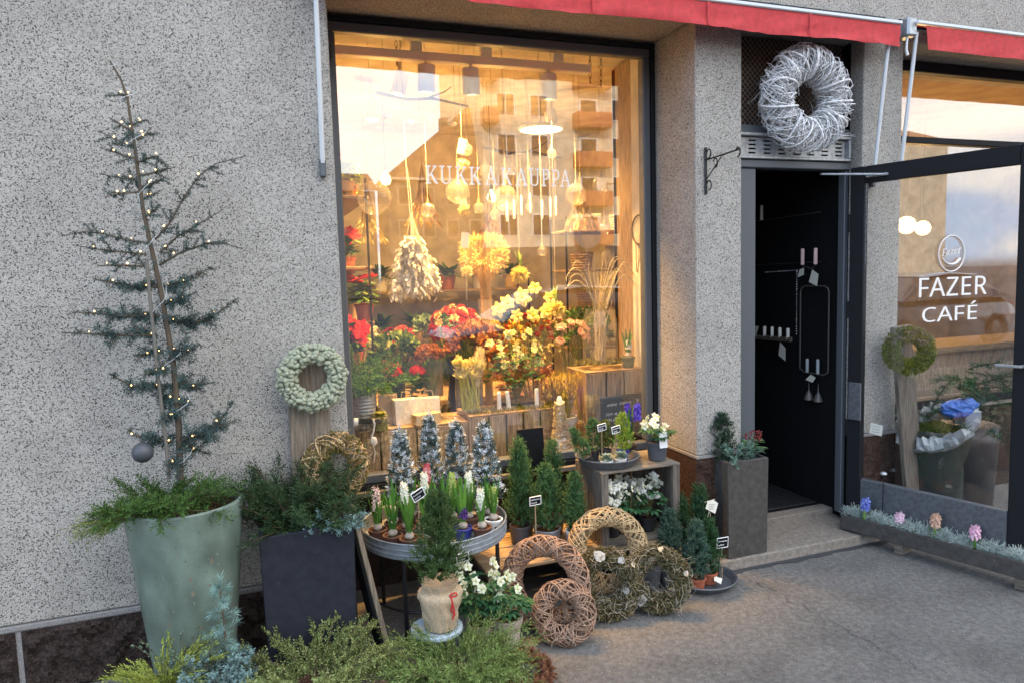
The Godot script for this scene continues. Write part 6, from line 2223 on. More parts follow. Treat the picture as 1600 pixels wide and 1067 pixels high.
	var bl := thing("blue_juniper", "blue green bushy juniper in the doorstep planter's middle", "juniper", at + Vector3(-0.005, 0.48, 0.03))
	nd = MB.new()
	var wd := MB.new()
	bush(nd, wd, 26, 0.08, 0.15, 0.5, 1.8, 0.2, Color(0.07, 0.14, 0.10), Color(0.18, 0.27, 0.22), 0.012, 0.0026, 6, 0.035, 12, Vector3(0.75, 1, 0.7), 0.03, 0.85)
	part(bl, "foliage", nd, M.needles)
	part(bl, "stem", wd, M.tinted)
	var sk := thing("skimmia", "skimmia with dark red bud clusters in the doorstep planter", "shrub", at + Vector3(0.09, 0.48, 0.03))
	var lv := MB.new()
	for k in 46:
		var g := f(0, TAU)
		var d := Vector3(cos(g), f(0.0, 0.8), sin(g)).normalized()
		lv.tint(Color(0.05, 0.11, 0.04), Color(0.17, 0.24, 0.12), f(0, 1))
		lv.leaf(Vector3(cos(g) * 0.02, f(0.03, 0.11), sin(g) * 0.02), d, d.cross(Vector3.UP).normalized(), f(0.05, 0.075), 0.013)
	part(sk, "foliage", lv, M.leafy)
	var fl := MB.new()
	for k in 5:
		var p := Vector3(f(-0.05, 0.05), f(0.12, 0.17), f(-0.03, 0.04))
		for j in 26:
			fl.tint(Color(0.16, 0.03, 0.03), Color(0.32, 0.08, 0.07), f(0, 1))
			fl.ball(p + rv() * 0.02, f(0.003, 0.005), 6)
	part(sk, "flower_bud", fl, M.petal)

	# plank with moss wreath beyond the open door
	var p := thing("leaning_plank", "grey weathered plank leaning on the pillar under the moss wreath", "plank", Vector3(3.56, 0.0, 0.14))
	mb = MB.new()
	mb.box(Vector3(0, 0.62, -0.02), Vector3(0.15, 1.24, 0.03), Basis(Vector3.UP, 0.1) * Basis(Vector3(0, 0, 1), 0.07) * Basis(Vector3.RIGHT, -0.06), 0.004)
	part(p, "board", mb, M.old_y)
	var w := thing("moss_wreath", "green moss wreath with lichen top hung on the leaning plank", "wreath", Vector3(3.51, 1.10, 0.15))
	w.basis = lean(0.08, -0.7)
	part(w, "core", ring(0.092, 0.034, 40, 12, 0.2), M.moss_base)
	var ms := MB.new()
	var cu := MB.new()
	mossy(ms, cu, 0.092, 0.036, 3000, 0, Color(0.09, 0.11, 0.015), Color(0.21, 0.24, 0.045))
	part(w, "moss", ms, M.dry)
	cu = MB.new()
	for k in 240:
		var a := f(0.5, 2.7)
		var g := f(0.0, PI)
		var o := Vector3(cos(a), sin(a), 0)
		var d := o * cos(g) + Vector3(0, 0, sin(g))
		cu.tint(Color(0.16, 0.12, 0.09), Color(0.34, 0.28, 0.23), f(0, 1))
		cu.tube(PackedVector3Array([o * 0.092 + d * 0.035, o * 0.092 + d * 0.043 + rv() * 0.012, o * 0.092 + d * 0.045 + rv() * 0.02]), 0.0022, 0.001, 4, false)
	part(w, "lichen", cu, M.dry)

	# bags of moss and fir behind the door
	var bg := thing("moss_bag", "clear plastic bag of moss beside the leaning plank", "bag", Vector3(3.78, 0.0, 0.12))
	mb = MB.new()
	mb.smooth_lathe([Vector2(0.0, 0.0), Vector2(0.12, 0.01), Vector2(0.15, 0.15), Vector2(0.14, 0.4), Vector2(0.16, 0.55), Vector2(0.15, 0.62)], 40)
	var ns := noise(77, 7.0, 3)
	for k in mb.v.size():
		mb.v[k] += Vector3(mb.v[k].x, 0, mb.v[k].z) * ns.get_noise_3dv(mb.v[k]) * 0.45
	mat("bag_dark", lin(0.03, 0.035, 0.03), 0.25)
	part(bg, "bag", mb, M.bag_dark)
	mb = MB.new()
	mb.smooth_lathe([Vector2(0.15, 0.55), Vector2(0.178, 0.585), Vector2(0.182, 0.62), Vector2(0.165, 0.65), Vector2(0.145, 0.64), Vector2(0.14, 0.6)], 60)
	ns = noise(79, 22.0, 4)
	ns.fractal_type = FastNoiseLite.FRACTAL_RIDGED
	for k in mb.v.size():
		mb.v[k] += Vector3(mb.v[k].x, 0.1, mb.v[k].z) * ns.get_noise_3dv(mb.v[k]) * 0.4 + Vector3(0, mb.v[k].x * 0.5, 0)
	mat("bag_rim", lin(0.28, 0.30, 0.31), 0.3)
	part(bg, "rolled_rim", faceted(mb), M.bag_rim)
	ms = MB.new()
	for k in 1200:
		var g := f(0, TAU)
		var r := 0.13 * sqrt(f(0, 1))
		ms.tint(Color(0.04, 0.06, 0.012), Color(0.11, 0.13, 0.03), f(0, 1))
		var d := (Vector3(0, 1, 0) + rv() * 0.9).normalized()
		ms.blade(Vector3(cos(g) * r, 0.6 + 0.05 * (1.0 - r / 0.13), sin(g) * r), d, d.cross(rv()).normalized(), 0.025, 0.004)
	part(bg, "moss", ms, M.dry)
	var fb := thing("fir_bundle", "bundle of cut fir branches stacked behind the moss bag", "branches", Vector3(3.98, 0.0, 0.05))
	nd = MB.new()
	wd = MB.new()
	for k in 26:
		var pts := branch_pts(Vector3(f(-0.1, 0.25), f(0.5, 0.95), f(-0.08, 0.08)), Vector3(f(-1, 1), f(-0.05, 0.4), f(0, 0.5)), 0.35, 0.25, 5, 0.08)
		wd.tint(Color(0.1, 0.08, 0.05), Color.WHITE, 0)
		wd.tube(pts, 0.004, 0.002, 4, false)
		for q in 26:
			var tt := f(0.05, 1.0) * (pts.size() - 1.01)
			var i := int(tt)
			sprig(nd, pts[i].lerp(pts[i + 1], tt - i), (pts[i + 1] - pts[i]).normalized() + rv() * 0.6, 0.05, 14, 0.02, 0.0018, 0.7, Color(0.02, 0.055, 0.03), Color(0.06, 0.11, 0.07))
	part(fb, "foliage", nd, M.needles)
	part(fb, "stem", wd, M.tinted)
	mb = MB.new()
	mb.smooth_lathe([Vector2(0, 0), Vector2(0.17, 0), Vector2(0.2, 0.5), Vector2(0.19, 0.6), Vector2(0.0, 0.6)], 24)
	part(fb, "tub", mb, M.black_plastic, Vector3(0.12, 0, -0.02))
	var bp := thing("blue_bag", "crumpled bright blue plastic bag among the fir branches", "bag", Vector3(3.90, 0.74, 0.17))
	mb = MB.new()
	mb.ball(Vector3.ZERO, 0.085, 72, Vector3(1.25, 0.6, 0.7))
	ns = noise(78, 9.0, 5)
	ns.fractal_type = FastNoiseLite.FRACTAL_RIDGED
	for k in mb.v.size():
		mb.v[k] *= 0.95 + ns.get_noise_3dv(mb.v[k]) * 0.45
	mb = faceted(mb)
	mat("blue_plastic", lin(0.03, 0.12, 0.42), 0.35)
	part(bp, "bag", mb, M.blue_plastic)

	trough()
	white_wreath()


func trough() -> void:
	var d := Vector3(0.2672, 0, 0.9636)
	var side := Vector3(-0.9636, 0, 0.2672)
	var o := Vector3(3.225, 0.066, 0.0)
	var t := thing("flower_trough", "long grey wooden trough of silver cushion bush along open door", "planter", o, -deg_to_rad(74.5))
	var L := 1.0
	var mb: MB
	for e in [["front_board", 0.0, L, 0.0, 0.085, 0.055, 0.069], ["back_board", 0.0, L, 0.0, 0.085, -0.045, -0.031], ["end_board", 0.001, 0.016, 0.0, 0.083, -0.030, 0.054], ["end_board", L - 0.016, L - 0.001, 0.0, 0.083, -0.030, 0.054], ["base_board", 0.017, L - 0.017, 0.002, 0.014, -0.030, 0.054]]:
		mb = MB.new()
		mb.between(e[1], e[2], e[3], e[4], e[5], e[6], 0.003)
		part(t, e[0], mb, M.brown_fibre)
	mb = MB.new()
	mb.between(0.017, L - 0.017, 0.016, 0.062, -0.0295, 0.0535, 0.0)
	part(t, "soil", mb, M.soil)
	for xx in [0.3, L - 0.12]:
		mb = MB.new()
		mb.between(xx, xx + 0.05, -0.062, -0.001, -0.04, 0.05, 0.003)
		part(t, "foot_block", mb, M.old_z)
	var k := 0
	for k2 in 9:
		var c := thing("cushion_bush", "silvery tangled cushion bush planted in the long grey trough", "shrub", o + d * (0.06 + k2 * 0.117) + side * 0.008 + Vector3(0, 0.064, 0), -deg_to_rad(74.5), "cushion bushes in the trough")
		var mbs := MB.new()
		for q in 310:
			var dir := Vector3(f(-1, 1), f(0.25, 1.2), f(-0.45, 0.45)).normalized()
			var pts := branch_pts(Vector3(f(-0.025, 0.025), 0, f(-0.025, 0.025)), dir, f(0.045, 0.095), 0.2, 5, 0.6)
			mbs.tint(Color(0.34, 0.41, 0.37), Color(0.60, 0.67, 0.62), f(0, 1))
			mbs.tube(pts, 0.0017, 0.0012, 3, false)
			for s in 2:
				var b := branch_pts(pts[2], (dir + rv() * 0.9).normalized(), 0.035, 0.0, 2, 0.5)
				mbs.tube(b, 0.0015, 0.001, 3, false)
		for q in mbs.v.size():
			if mbs.v[q].y < 0.03 and mbs.v[q].z > 0.04:
				mbs.v[q].z = 0.04
		part(c, "foliage", mbs, M.dry)
	for e in [[0.13, 0.02, "blue hyacinth blooming in the silver trough", Color(0.10, 0.13, 0.45), Color(0.28, 0.34, 0.68), 0.11], [0.31, -0.05, "pale pink hyacinth low among silver cushion bushes", Color(0.75, 0.5, 0.6), Color(0.85, 0.68, 0.74), 0.075], [0.50, -0.03, "apricot orange hyacinth blooming in the silver trough", Color(0.55, 0.33, 0.22), Color(0.72, 0.5, 0.38), 0.11], [0.69, -0.03, "bright rose pink hyacinth blooming in the silver trough", Color(0.7, 0.36, 0.5), Color(0.84, 0.6, 0.68), 0.10]]:
		var h := thing("trough_hyacinth", e[2], "hyacinth", o + d * e[0] + side * (e[1] * 0.3 + 0.03) + Vector3(0, 0.05, 0), 0, "hyacinths in the trough")
		var lv := MB.new()
		for q in 5:
			var g := TAU * q / 5.0
			var dd := Vector3(cos(g) * 0.5, 1, sin(g) * 0.5).normalized()
			lv.tint(Color(0.07, 0.16, 0.03), Color(0.16, 0.27, 0.06), f(0, 1))
			lv.leaf(Vector3.ZERO, dd, dd.cross(Vector3(cos(g), 0, sin(g))).normalized(), e[5] * 0.95, 0.009)
		part(h, "foliage", lv, M.leafy)
		var sp := MB.new()
		for q in 22:
			var g := q * 2.4
			var dd := Vector3(cos(g), 0.3, sin(g)).normalized()
			petals(sp, Vector3(0, e[5] * (0.8 + 0.5 * q / 22.0), 0) + dd * 0.012, dd, 0.022, 5, e[3], e[4], 0.5)
		part(h, "flower_spike", sp, M.petal)
	var st := thing("garden_stake", "thin dark garden stake with round zinc cap in trough", "stake", o + d * 0.2 + side * -0.02 + Vector3(0, 0.05, 0))
	mb = MB.new()
	mb.tube(PackedVector3Array([Vector3.ZERO, Vector3(0, 0.3, 0)]), 0.003, 0.003, 6)
	part(st, "rod", mb, M.black_metal)
	mb = MB.new()
	mb.smooth_lathe([Vector2(0, 0.296), Vector2(0.018, 0.298), Vector2(0.02, 0.304), Vector2(0.012, 0.312), Vector2(0, 0.314)], 16)
	part(st, "cap", mb, M.galvanised)


func white_wreath() -> void:
	var w := thing("white_wreath", "large whitewashed twig wreath hanging before the door transom", "wreath", Vector3(2.885, 2.492, 0.012))
	part(w, "inner_twigs", twig_ring(0.19, 0.06, 160, 0.003, 0.5, 4.0), M.twig_white)
	part(w, "twigs", twig_ring(0.192, 0.09, 430, 0.0026, 0.5, 4.0), M.twig_white)
	var mb := MB.new()
	for k in 70:
		var a := f(0, TAU)
		var g := f(0, TAU)
		var o := Vector3(cos(a), sin(a), 0)
		var d := o * cos(g) + Vector3(0, 0, sin(g))
		var tn := (Vector3(-sin(a), cos(a), 0) + rv() * 0.5).normalized()
		var p := o * 0.19 + d * 0.085
		mb.tube(PackedVector3Array([p, p + tn * 0.05 + d * 0.006, p + tn * 0.09 + d * f(0.01, 0.03)]), 0.0017, 0.0008, 4, false)
	part(w, "loose_ends", mb, M.twig_white).set_meta("kind", "stuff")
	for k in 13:
		var a := TAU * k / 13.0 + f(-0.2, 0.2)
		mb = MB.new()
		var p := PackedVector3Array()
		var tw := f(0.25, 0.6) * (1.0 if k % 2 else -1.0)
		for j in 15:
			var g := -0.5 + (PI + 1.0) * j / 14.0
			var aa := a + tw * (j / 14.0 - 0.5)
			var o := Vector3(cos(aa), sin(aa), 0)
			p.append(o * (0.19 + cos(g) * 0.093) + Vector3(0, 0, sin(g) * 0.093))
		mb.tube(p, f(0.005, 0.0085), 0.005, 7)
		part(w, "bent_branch", mb, M.twig_white)
	mb = MB.new()
	mb.tube(PackedVector3Array([Vector3(0, 0.25, 0), Vector3(0, 0.36, -0.05)]), 0.002, 0.002, 5)
	part(w, "hanging_wire", mb, M.black_metal)


func inside() -> void:
	room()
	ceiling_lamps()
	display()
	hangings()
	shelves()
	mid_table()


func room() -> void:
	tex(mat("shop_wall", lin(0.55, 0.50, 0.42), 0.85), M.blotch, Vector3(0.9, 0.9, 0.9))
	tex(mat("shop_ceiling", lin(0.66, 0.63, 0.57), 0.85), M.blotch, Vector3(0.9, 0.9, 0.9))
	var mb := MB.new()
	mb.between(-0.4, 2.43, -0.02, 0.066, -3.9, -0.62, 0.0)
	mb.between(2.43, 3.46, -0.02, 0.066, -3.9, -1.37, 0.0)
	setting("floor", mb, M.wood_z)
	mb = MB.new()
	mb.between(-0.4, 3.46, 3.0, 3.1, -3.9, -0.452, 0.0)
	setting("ceiling", mb, M.shop_wall)
	mb = MB.new()
	mb.between(-0.5, -0.4, 0.0, 3.0, -3.9, -0.452, 0.0)
	setting("wall_shop", mb, M.shop_wall)
	mb = MB.new()
	mb.between(-0.4, 3.46, 0.068, 2.998, -4.0, -3.88, 0.0)
	setting("wall_shop", mb, M.shop_wall)
	mb = MB.new()
	mb.between(3.38, 3.454, 0.068, 2.998, -3.878, -1.37, 0.0)
	setting("wall_shop", mb, M.shop_wall)
	# the lining beside the window, a pale board
	mb = MB.new()
	mb.between(2.2, 2.235, 0.54, 2.99, -0.68, -0.455, 0.002)
	setting("window_lining", mb, M.shop_ceiling)
	mb = MB.new()
	mb.between(0.3, 2.198, 2.86, 2.998, -0.6, -0.452, 0.002)
	setting("window_lining", mb, M.shop_ceiling)
	# display platform behind the glass
	var p := thing("display_platform", "wooden display platform built behind the shop window", "platform", Vector3(1.3, 0.0, -0.85))
	for k in 5:
		mb = MB.new()
		mb.between(-0.93, 0.92, 0.5, 0.525, -0.28 + k * 0.125, -0.158 + k * 0.125, 0.002)
		if k < 4:
			part(p, "plank", mb, M.wood_x)
	for xx in [-0.8, 0.0, 0.8]:
		mb = MB.new()
		mb.between(xx - 0.03, xx + 0.03, 0.068, 0.499, -0.2, 0.18, 0.002)
		part(p, "trestle", mb, M.wood_y)


func spot(label: String, at: Vector3, aim: Vector3, e: float) -> void:
	var t := thing("track_spotlight", label, "spotlight", at, 0, "white ceiling spotlights")
	var b := Basis()
	var y := -(aim - at).normalized()
	var xx := y.cross(Vector3(0, 0, 1)).normalized()
	b = Basis(xx, y, xx.cross(y))
	var mb := MB.new()
	mb.lathe([Vector2(0.036, -0.07), Vector2(0.045, -0.075), Vector2(0.047, -0.07), Vector2(0.047, 0.065), Vector2(0.04, 0.07), Vector2(0, 0.07)], 28)
	part(t, "barrel", mb, M.white_paint, Vector3.ZERO, b)
	mb = MB.new()
	mb.lathe([Vector2(0, -0.066), Vector2(0.04, -0.066)], 20)
	part(t, "lamp_disc", mb, M.lamp_glow, Vector3.ZERO, b)
	mb = MB.new()
	mb.tube(PackedVector3Array([Vector3(0, 0.06, 0), Vector3(0, (2.74 if at.z > -0.7 else 2.998) - at.y, 0)]), 0.008, 0.008, 6)
	part(t, "stem", mb, M.white_paint)
	var l := SpotLight3D.new()
	l.name = "lamp_light"
	l.light_color = Color(1.0, 0.76, 0.42)
	l.light_energy = e
	l.light_size = 0.035
	l.spot_angle = 42.0
	l.spot_angle_attenuation = 0.7
	l.spot_range = 8.0
	l.spot_attenuation = 2.0
	l.shadow_enabled = true
	t.add_child(l)
	l.global_transform = Transform3D(Basis.looking_at(aim - at, Vector3(0, 0, 1)), at + (aim - at).normalized() * 0.082)


func ceiling_lamps() -> void:
	var r := thing("lamp_track", "white ceiling track carrying the shop spotlights", "lamp track", Vector3(1.2, 2.74, -0.66))
	var mb := MB.new()
	mb.between(-0.75, 0.72, 0.0, 0.045, -0.03, 0.03, 0.004)
	part(r, "rail", mb, M.white_paint)
	for xx in [-0.3, 0.09, 0.52]:
		mb = MB.new()
		mb.between(xx - 0.03, xx + 0.03, 0.046, 0.258, -0.02, 0.02, 0.003)
		part(r, "hanger", mb, M.white_paint)
	spot("white barrel spotlight at the track's outer end above dried bouquet", Vector3(0.95, 2.655, -0.66), Vector3(0.9, 0.8, -0.84), 6.2)
	spot("white barrel spotlight at the track's middle", Vector3(1.20, 2.655, -0.66), Vector3(1.3, 0.8, -0.84), 6.2)
	spot("white barrel spotlight at the track's end nearest the chain hooks", Vector3(1.66, 2.655, -0.66), Vector3(1.72, 0.8, -0.84), 6.2)
	spot("white barrel spotlight deep in the shop over poinsettias", Vector3(0.9, 2.8, -2.1), Vector3(0.7, 1.0, -1.8), 7.0)
	spot("white barrel spotlight beside the side shelf of plants", Vector3(0.95, 2.8, -1.35), Vector3(0.55, 1.2, -1.3), 6.2)
	spot("white barrel spotlight deep in the shop over wall shelf", Vector3(2.3, 2.8, -2.1), Vector3(2.6, 1.2, -1.9), 9.0)
	var d := thing("disc_lamp", "round flat glowing disc lamp hanging on wires in shop", "lamp", Vector3(2.0, 2.62, -1.6))
	mb = MB.new()
	mb.lathe([Vector2(0, -0.012), Vector2(0.15, -0.012)], 32)
	part(d, "lamp_disc", mb, M.lamp_glow)
	mb = MB.new()
	mb.lathe([Vector2(0.151, -0.012), Vector2(0.165, 0.0), Vector2(0.15, 0.014), Vector2(0, 0.02)], 32)
	part(d, "shade", mb, M.white_paint)
	mb = MB.new()
	mb.tube(PackedVector3Array([Vector3(0, 0.02, 0), Vector3(0, 0.378, 0)]), 0.002, 0.002, 5)
	part(d, "cord", mb, M.black_metal)
	var sl := SpotLight3D.new()
	sl.name = "lamp_light"
	sl.light_color = Color(1.0, 0.76, 0.42)
	sl.light_energy = 4.0
	sl.light_size = 0.14
	sl.spot_angle = 75.0
	sl.spot_angle_attenuation = 0.8
	sl.spot_range = 8.0
	sl.spot_attenuation = 2.0
	sl.shadow_enabled = true
	sl.transform = Transform3D(Basis(Vector3.RIGHT, -PI / 2), Vector3(0, -0.03, 0))
	d.add_child(sl)
	for e in [["bare glowing bulb hanging on cord beside paper tag garland", 0.99, 2.33, -2.2], ["bare glowing bulb hanging lower behind the lettering", 1.95, 2.25, -2.6]]:
		var q := thing("bulb_lamp", e[0], "lamp", Vector3(e[1], e[2], e[3]), 0, "bare bulbs in the shop")
		mb = MB.new()
		mb.smooth_lathe([Vector2(0, -0.05), Vector2(0.03, -0.04), Vector2(0.04, -0.012), Vector2(0.03, 0.02), Vector2(0.014, 0.04), Vector2(0.014, 0.055)], 16)
		part(q, "bulb", mb, M.lamp_glow)
		mb = MB.new()
		mb.tube(PackedVector3Array([Vector3(0, 0.055, 0), Vector3(0, 0.1, 0)]), 0.015, 0.012, 10)
		mb.tube(PackedVector3Array([Vector3(0, 0.1, 0), Vector3(0, 2.998 - e[2], 0)]), 0.003, 0.003, 5)
		part(q, "cord", mb, M.black_metal)
		var l := OmniLight3D.new()
		l.name = "lamp_light"
		l.light_color = Color(1.0, 0.76, 0.42)
		l.light_energy = 0.9
		l.light_size = 0.03
		l.omni_range = 8.0
		l.omni_attenuation = 2.0
		l.shadow_enabled = true
		q.add_child(l)


func vase(t: Node3D, r: float, h: float, m: Material, neck := 1.0, called := "vase") -> void:
	var mb := MB.new()
	mb.smooth_lathe([Vector2(0, 0), Vector2(r * 0.9, 0), Vector2(r, 0.01), Vector2(r, h * 0.55), Vector2(r * 0.98, h * 0.8), Vector2(r * neck, h * 0.93), Vector2(r * neck * 1.03, h)], 32)
	part(t, called, mb, m)


func stems(p0: Vector3, tips: Array, r := 0.0018) -> MB:
	var mb := MB.new()
	for q in tips:
		mb.tint(Color(0.09, 0.15, 0.04), Color(0.16, 0.2, 0.07), f(0, 1))
		mb.tube(PackedVector3Array([p0 + rv() * 0.015, p0.lerp(q, 0.5) + rv() * 0.012, q]), r, r * 0.8, 4, false)
	return mb


func display() -> void:
	var mb: MB
	var base := 0.527
	# crates in the window
	var c := thing("display_crate", "wooden slatted crate in the window under the gift bags", "crate", Vector3(0.80, base, -0.72))
	planks_crate(c, 0.62, 0.27, 0.30, false, M.wood_x, M.wood_y, M.wood_z, 3)
	c = thing("display_crate", "long slatted crate in the window carrying vase and candles", "crate", Vector3(1.36, base, -0.68))
	planks_crate(c, 0.54, 0.30, 0.26, false, M.wood_x, M.wood_y, M.wood_z, 3)
	c = thing("display_crate", "tall upended crate in the window corner under the glass jar", "crate", Vector3(2.0, base, -0.69))
	planks_crate(c, 0.38, 0.49, 0.28, false, M.wood_x, M.wood_y, M.wood_z, 3)

	# metal bucket with fir
	var b := thing("corrugated_bucket", "corrugated grey metal bucket holding green fir in the window", "bucket", Vector3(0.53, 0.80, -0.63))
	mb = MB.new()
	var prof := [Vector2(0, 0), Vector2(0.06, 0)]
	for k in 23:
		prof.append(Vector2(0.06 + 0.006 * k / 22.0 + 0.0022 * (k % 2), 0.004 + 0.2 * k / 22.0))
	prof.append_array([Vector2(0.064, 0.206), Vector2(0.06, 0.19), Vector2(0, 0.188)])
	mb.lathe(prof, 36)
	part(b, "pail", mb, M.galvanised)
	var nd := MB.new()
	var wd := MB.new()
	bush(nd, wd, 40, 0.14, 0.24, 0.3, 1.6, 0.4, Color(0.03, 0.09, 0.02), Color(0.10, 0.22, 0.05), 0.022, 0.0022, 9, 0.06, 14, Vector3(0.85, 1, 0.7), 0.03, 0.6)
	part(b, "foliage", nd, M.needles, Vector3(0.0, 0.19, 0))
	part(b, "stem", wd, M.tinted, Vector3(0.0, 0.19, 0))
	for e in [["red kalanchoe clusters above the gift bags", 0.70, -0.80, 0.09, 0.07], ["smaller red kalanchoe plant beside the glass vase", 0.87, -0.82, 0.05, 0.05]]:
		var k := thing("red_kalanchoe", e[0], "flowering plant", Vector3(e[1], 0.80, e[2]), 0, "red kalanchoes in the window")
		part(k, "pot", pot_shape(0.04, 0.052, 0.1, 0.003, 22), M.black_plastic)
		var lv := MB.new()
		for i in 44:
			var g := f(0, TAU)
			var d := Vector3(cos(g), f(0, 0.9), sin(g)).normalized()
			lv.tint(Color(0.03, 0.08, 0.02), Color(0.09, 0.17, 0.05), f(0, 1))
			lv.leaf(Vector3(cos(g) * 0.03, f(0.1, 0.22), sin(g) * 0.03), d, d.cross(Vector3.UP).normalized(), 0.06, 0.02)
		part(k, "foliage", lv, M.leafy)
		var fl := MB.new()
		for i in 130:
			var d := Vector3(f(-1, 1), f(0.1, 1), f(-1, 1)).normalized()
			petals(fl, Vector3(0, 0.25, 0) + d * e[3] * f(0.7, 1.0), d, 0.012, 5, Color(0.45, 0.015, 0.02), Color(0.68, 0.05, 0.05), 0.2)
		part(k, "flower", fl, M.petal)
	# gift bags in kraft and cream paper
	mat("kraft", lin(0.50, 0.36, 0.20), 0.8)
	mat("cream_paper", lin(0.74, 0.68, 0.55), 0.8)
	var bags := [["cream paper gift bag with printed letters", 0.76, -0.66, 0.13, 0.14, 0.1, "cream_paper"], ["kraft paper gift bag behind the cream one", 0.68, -0.74, 0.10, 0.16, -0.3, "kraft"], ["small kraft parcel lying before the gift bags", 0.86, -0.60, 0.15, 0.06, 0.25, "kraft"], ["cream wrapped bouquet paper beside glass vase", 0.90, -0.70, 0.13, 0.13, -0.2, "cream_paper"]]
	for e in bags:
		var g := thing("gift_bag", e[0], "gift bag", Vector3(e[1], 0.798, e[2]), e[5], "paper gift bags in the window")
		mb = MB.new()
		mb.box(Vector3(0, e[4] * 0.5, 0), Vector3(e[3], e[4], 0.06), Basis.IDENTITY, 0.003)
		for k in mb.v.size():
			mb.v[k] += Vector3(sin(mb.v[k].y * 40.0), 0, cos(mb.v[k].y * 33.0)) * 0.004
		part(g, "bag", mb, M[e[6]])
		mb = MB.new()
		mb.tube(PackedVector3Array([Vector3(-0.03, e[4], 0.02), Vector3(-0.02, e[4] + 0.04, 0.02), Vector3(0.02, e[4] + 0.04, 0.02), Vector3(0.03, e[4], 0.02)]), 0.002, 0.002, 5)
		part(g, "handle", mb, M.cord)
	var su := thing("succulent", "yellow green rosette succulent in a square olive pot", "succulent", Vector3(0.60, 0.80, -0.545))
	mb = MB.new()
	mb.between(-0.035, 0.035, 0.0, 0.07, -0.035, 0.035, 0.004)
	mat("olive_pot", lin(0.12, 0.12, 0.04), 0.5)
	part(su, "pot", mb, M.olive_pot)
	var lv := MB.new()
	for k in 50:
		var g := k * 2.4
		var d := Vector3(cos(g), 1.4 - 1.3 * k / 50.0, sin(g)).normalized()
		lv.tint(Color(0.32, 0.36, 0.06), Color(0.5, 0.5, 0.14), f(0, 1))
		lv.leaf(Vector3(0, 0.07, 0), d, d.cross(Vector3.UP).normalized(), 0.045, 0.011)
	part(su, "foliage", lv, M.leafy)
	# paper birds
	var s := thing("stork_figure", "white and black stork figure lying at the window edge", "figurine", Vector3(0.50, 0.865, -0.50))
	mb = MB.new()
	mb.ball(Vector3(-0.04, 0, 0), 0.028, 16, Vector3(1.5, 0.8, 0.6))
	part(s, "body", mb, M.white_glaze)
	mb = MB.new()
	mb.bar(Vector3(-0.02, 0.005, 0.012), Vector3(0.1, -0.005, 0.012), 0.03, 0.012, Vector3(0, 0, 1))
	part(s, "wing", mb, M.black_plastic)
	mb = MB.new()
	mb.tube(PackedVector3Array([Vector3(0.02, -0.02, 0), Vector3(0.02, -0.06, 0.01)]), 0.003, 0.002, 5)
	part(s, "leg", mb, M.black_plastic)
	var h := thing("paper_heron", "white heron figure hanging on a thread behind the glass", "figurine", Vector3(0.548, 0.76, -0.475))
	mb = MB.new()
	mb.tube(PackedVector3Array([Vector3(0.006, 0.115, 0), Vector3(0.012, 0.09, 0), Vector3(0.004, 0.05, 0), Vector3(-0.008, 0.02, 0)]), 0.006, 0.005, 8)
	part(h, "neck", mb, M.white_glaze)
	mb = MB.new()
	mb.ball(Vector3(0.004, 0.0, 0), 0.02, 14, Vector3(0.95, 1.25, 0.5))
	part(h, "body", mb, M.white_glaze)
	mb = MB.new()
	mb.tube(PackedVector3Array([Vector3(0, -0.02, 0), Vector3(0.008, -0.06, 0), Vector3(0.0, -0.11, 0)]), 0.003, 0.002, 6)
	part(h, "leg", mb, M.white_glaze)

	# glass vase of yellow flowers
	var v := thing("flower_vase", "clear glass cylinder of yellow stems and pale feathery plumes", "vase", Vector3(1.13, 0.83, -0.66))
	vase(v, 0.08, 0.28, M.clear_glass)
	var st := MB.new()
	var fl := MB.new()
	for k in 26:
		var g := f(0, TAU)
		var tip := Vector3(cos(g) * 0.06, f(0.18, 0.28), sin(g) * 0.05)
		st.tint(Color(0.30, 0.34, 0.05), Color(0.55, 0.52, 0.1), f(0, 1))
		st.tube(PackedVector3Array([Vector3(f(-0.05, 0.05), 0.012, f(-0.04, 0.04)), tip]), 0.005, 0.004, 5)
		for i in 10:
			fl.tint(Color(0.62, 0.55, 0.18), Color(0.8, 0.74, 0.4), f(0, 1))
			var d := (Vector3(0, 1, 0) + rv() * 0.8).normalized()
			fl.leaf(tip, d, d.cross(rv()).normalized(), 0.05, 0.012)
	for k in 500:
		var g := f(0, TAU)
		var q := f(0, 1)
		fl.tint(Color(0.6, 0.48, 0.3), Color(0.8, 0.7, 0.5), f(0, 1))
		var d := (Vector3(0.2, 1, 0.1) + rv() * 0.5).normalized()
		fl.blade(Vector3(0.03 + 0.03 * q + cos(g) * 0.035 * sin(q * 3.0), 0.14 + q * 0.2, 0.02 + sin(g) * 0.03), d, d.cross(rv()).normalized(), 0.04, 0.002)
	part(v, "stem", st, M.leafy)
	part(v, "flower", fl, M.petal)
	# green and cream hellebore arrangement with candles
	var a := thing("hellebore_arrangement", "green and cream hellebore arrangement behind three white candles", "flower arrangement", Vector3(1.44, 0.828, -0.74))
	mb = MB.new()
	mb.lathe([Vector2(0, 0), Vector2(0.1, 0), Vector2(0.12, 0.03), Vector2(0.115, 0.03), Vector2(0, 0.02)], 28)
	part(a, "bowl", mb, M.bark)
	hellebore_plant(a, 60, 40, 0.40, 0.17, Color(0.42, 0.46, 0.14), Color(0.74, 0.70, 0.42), 0.02)
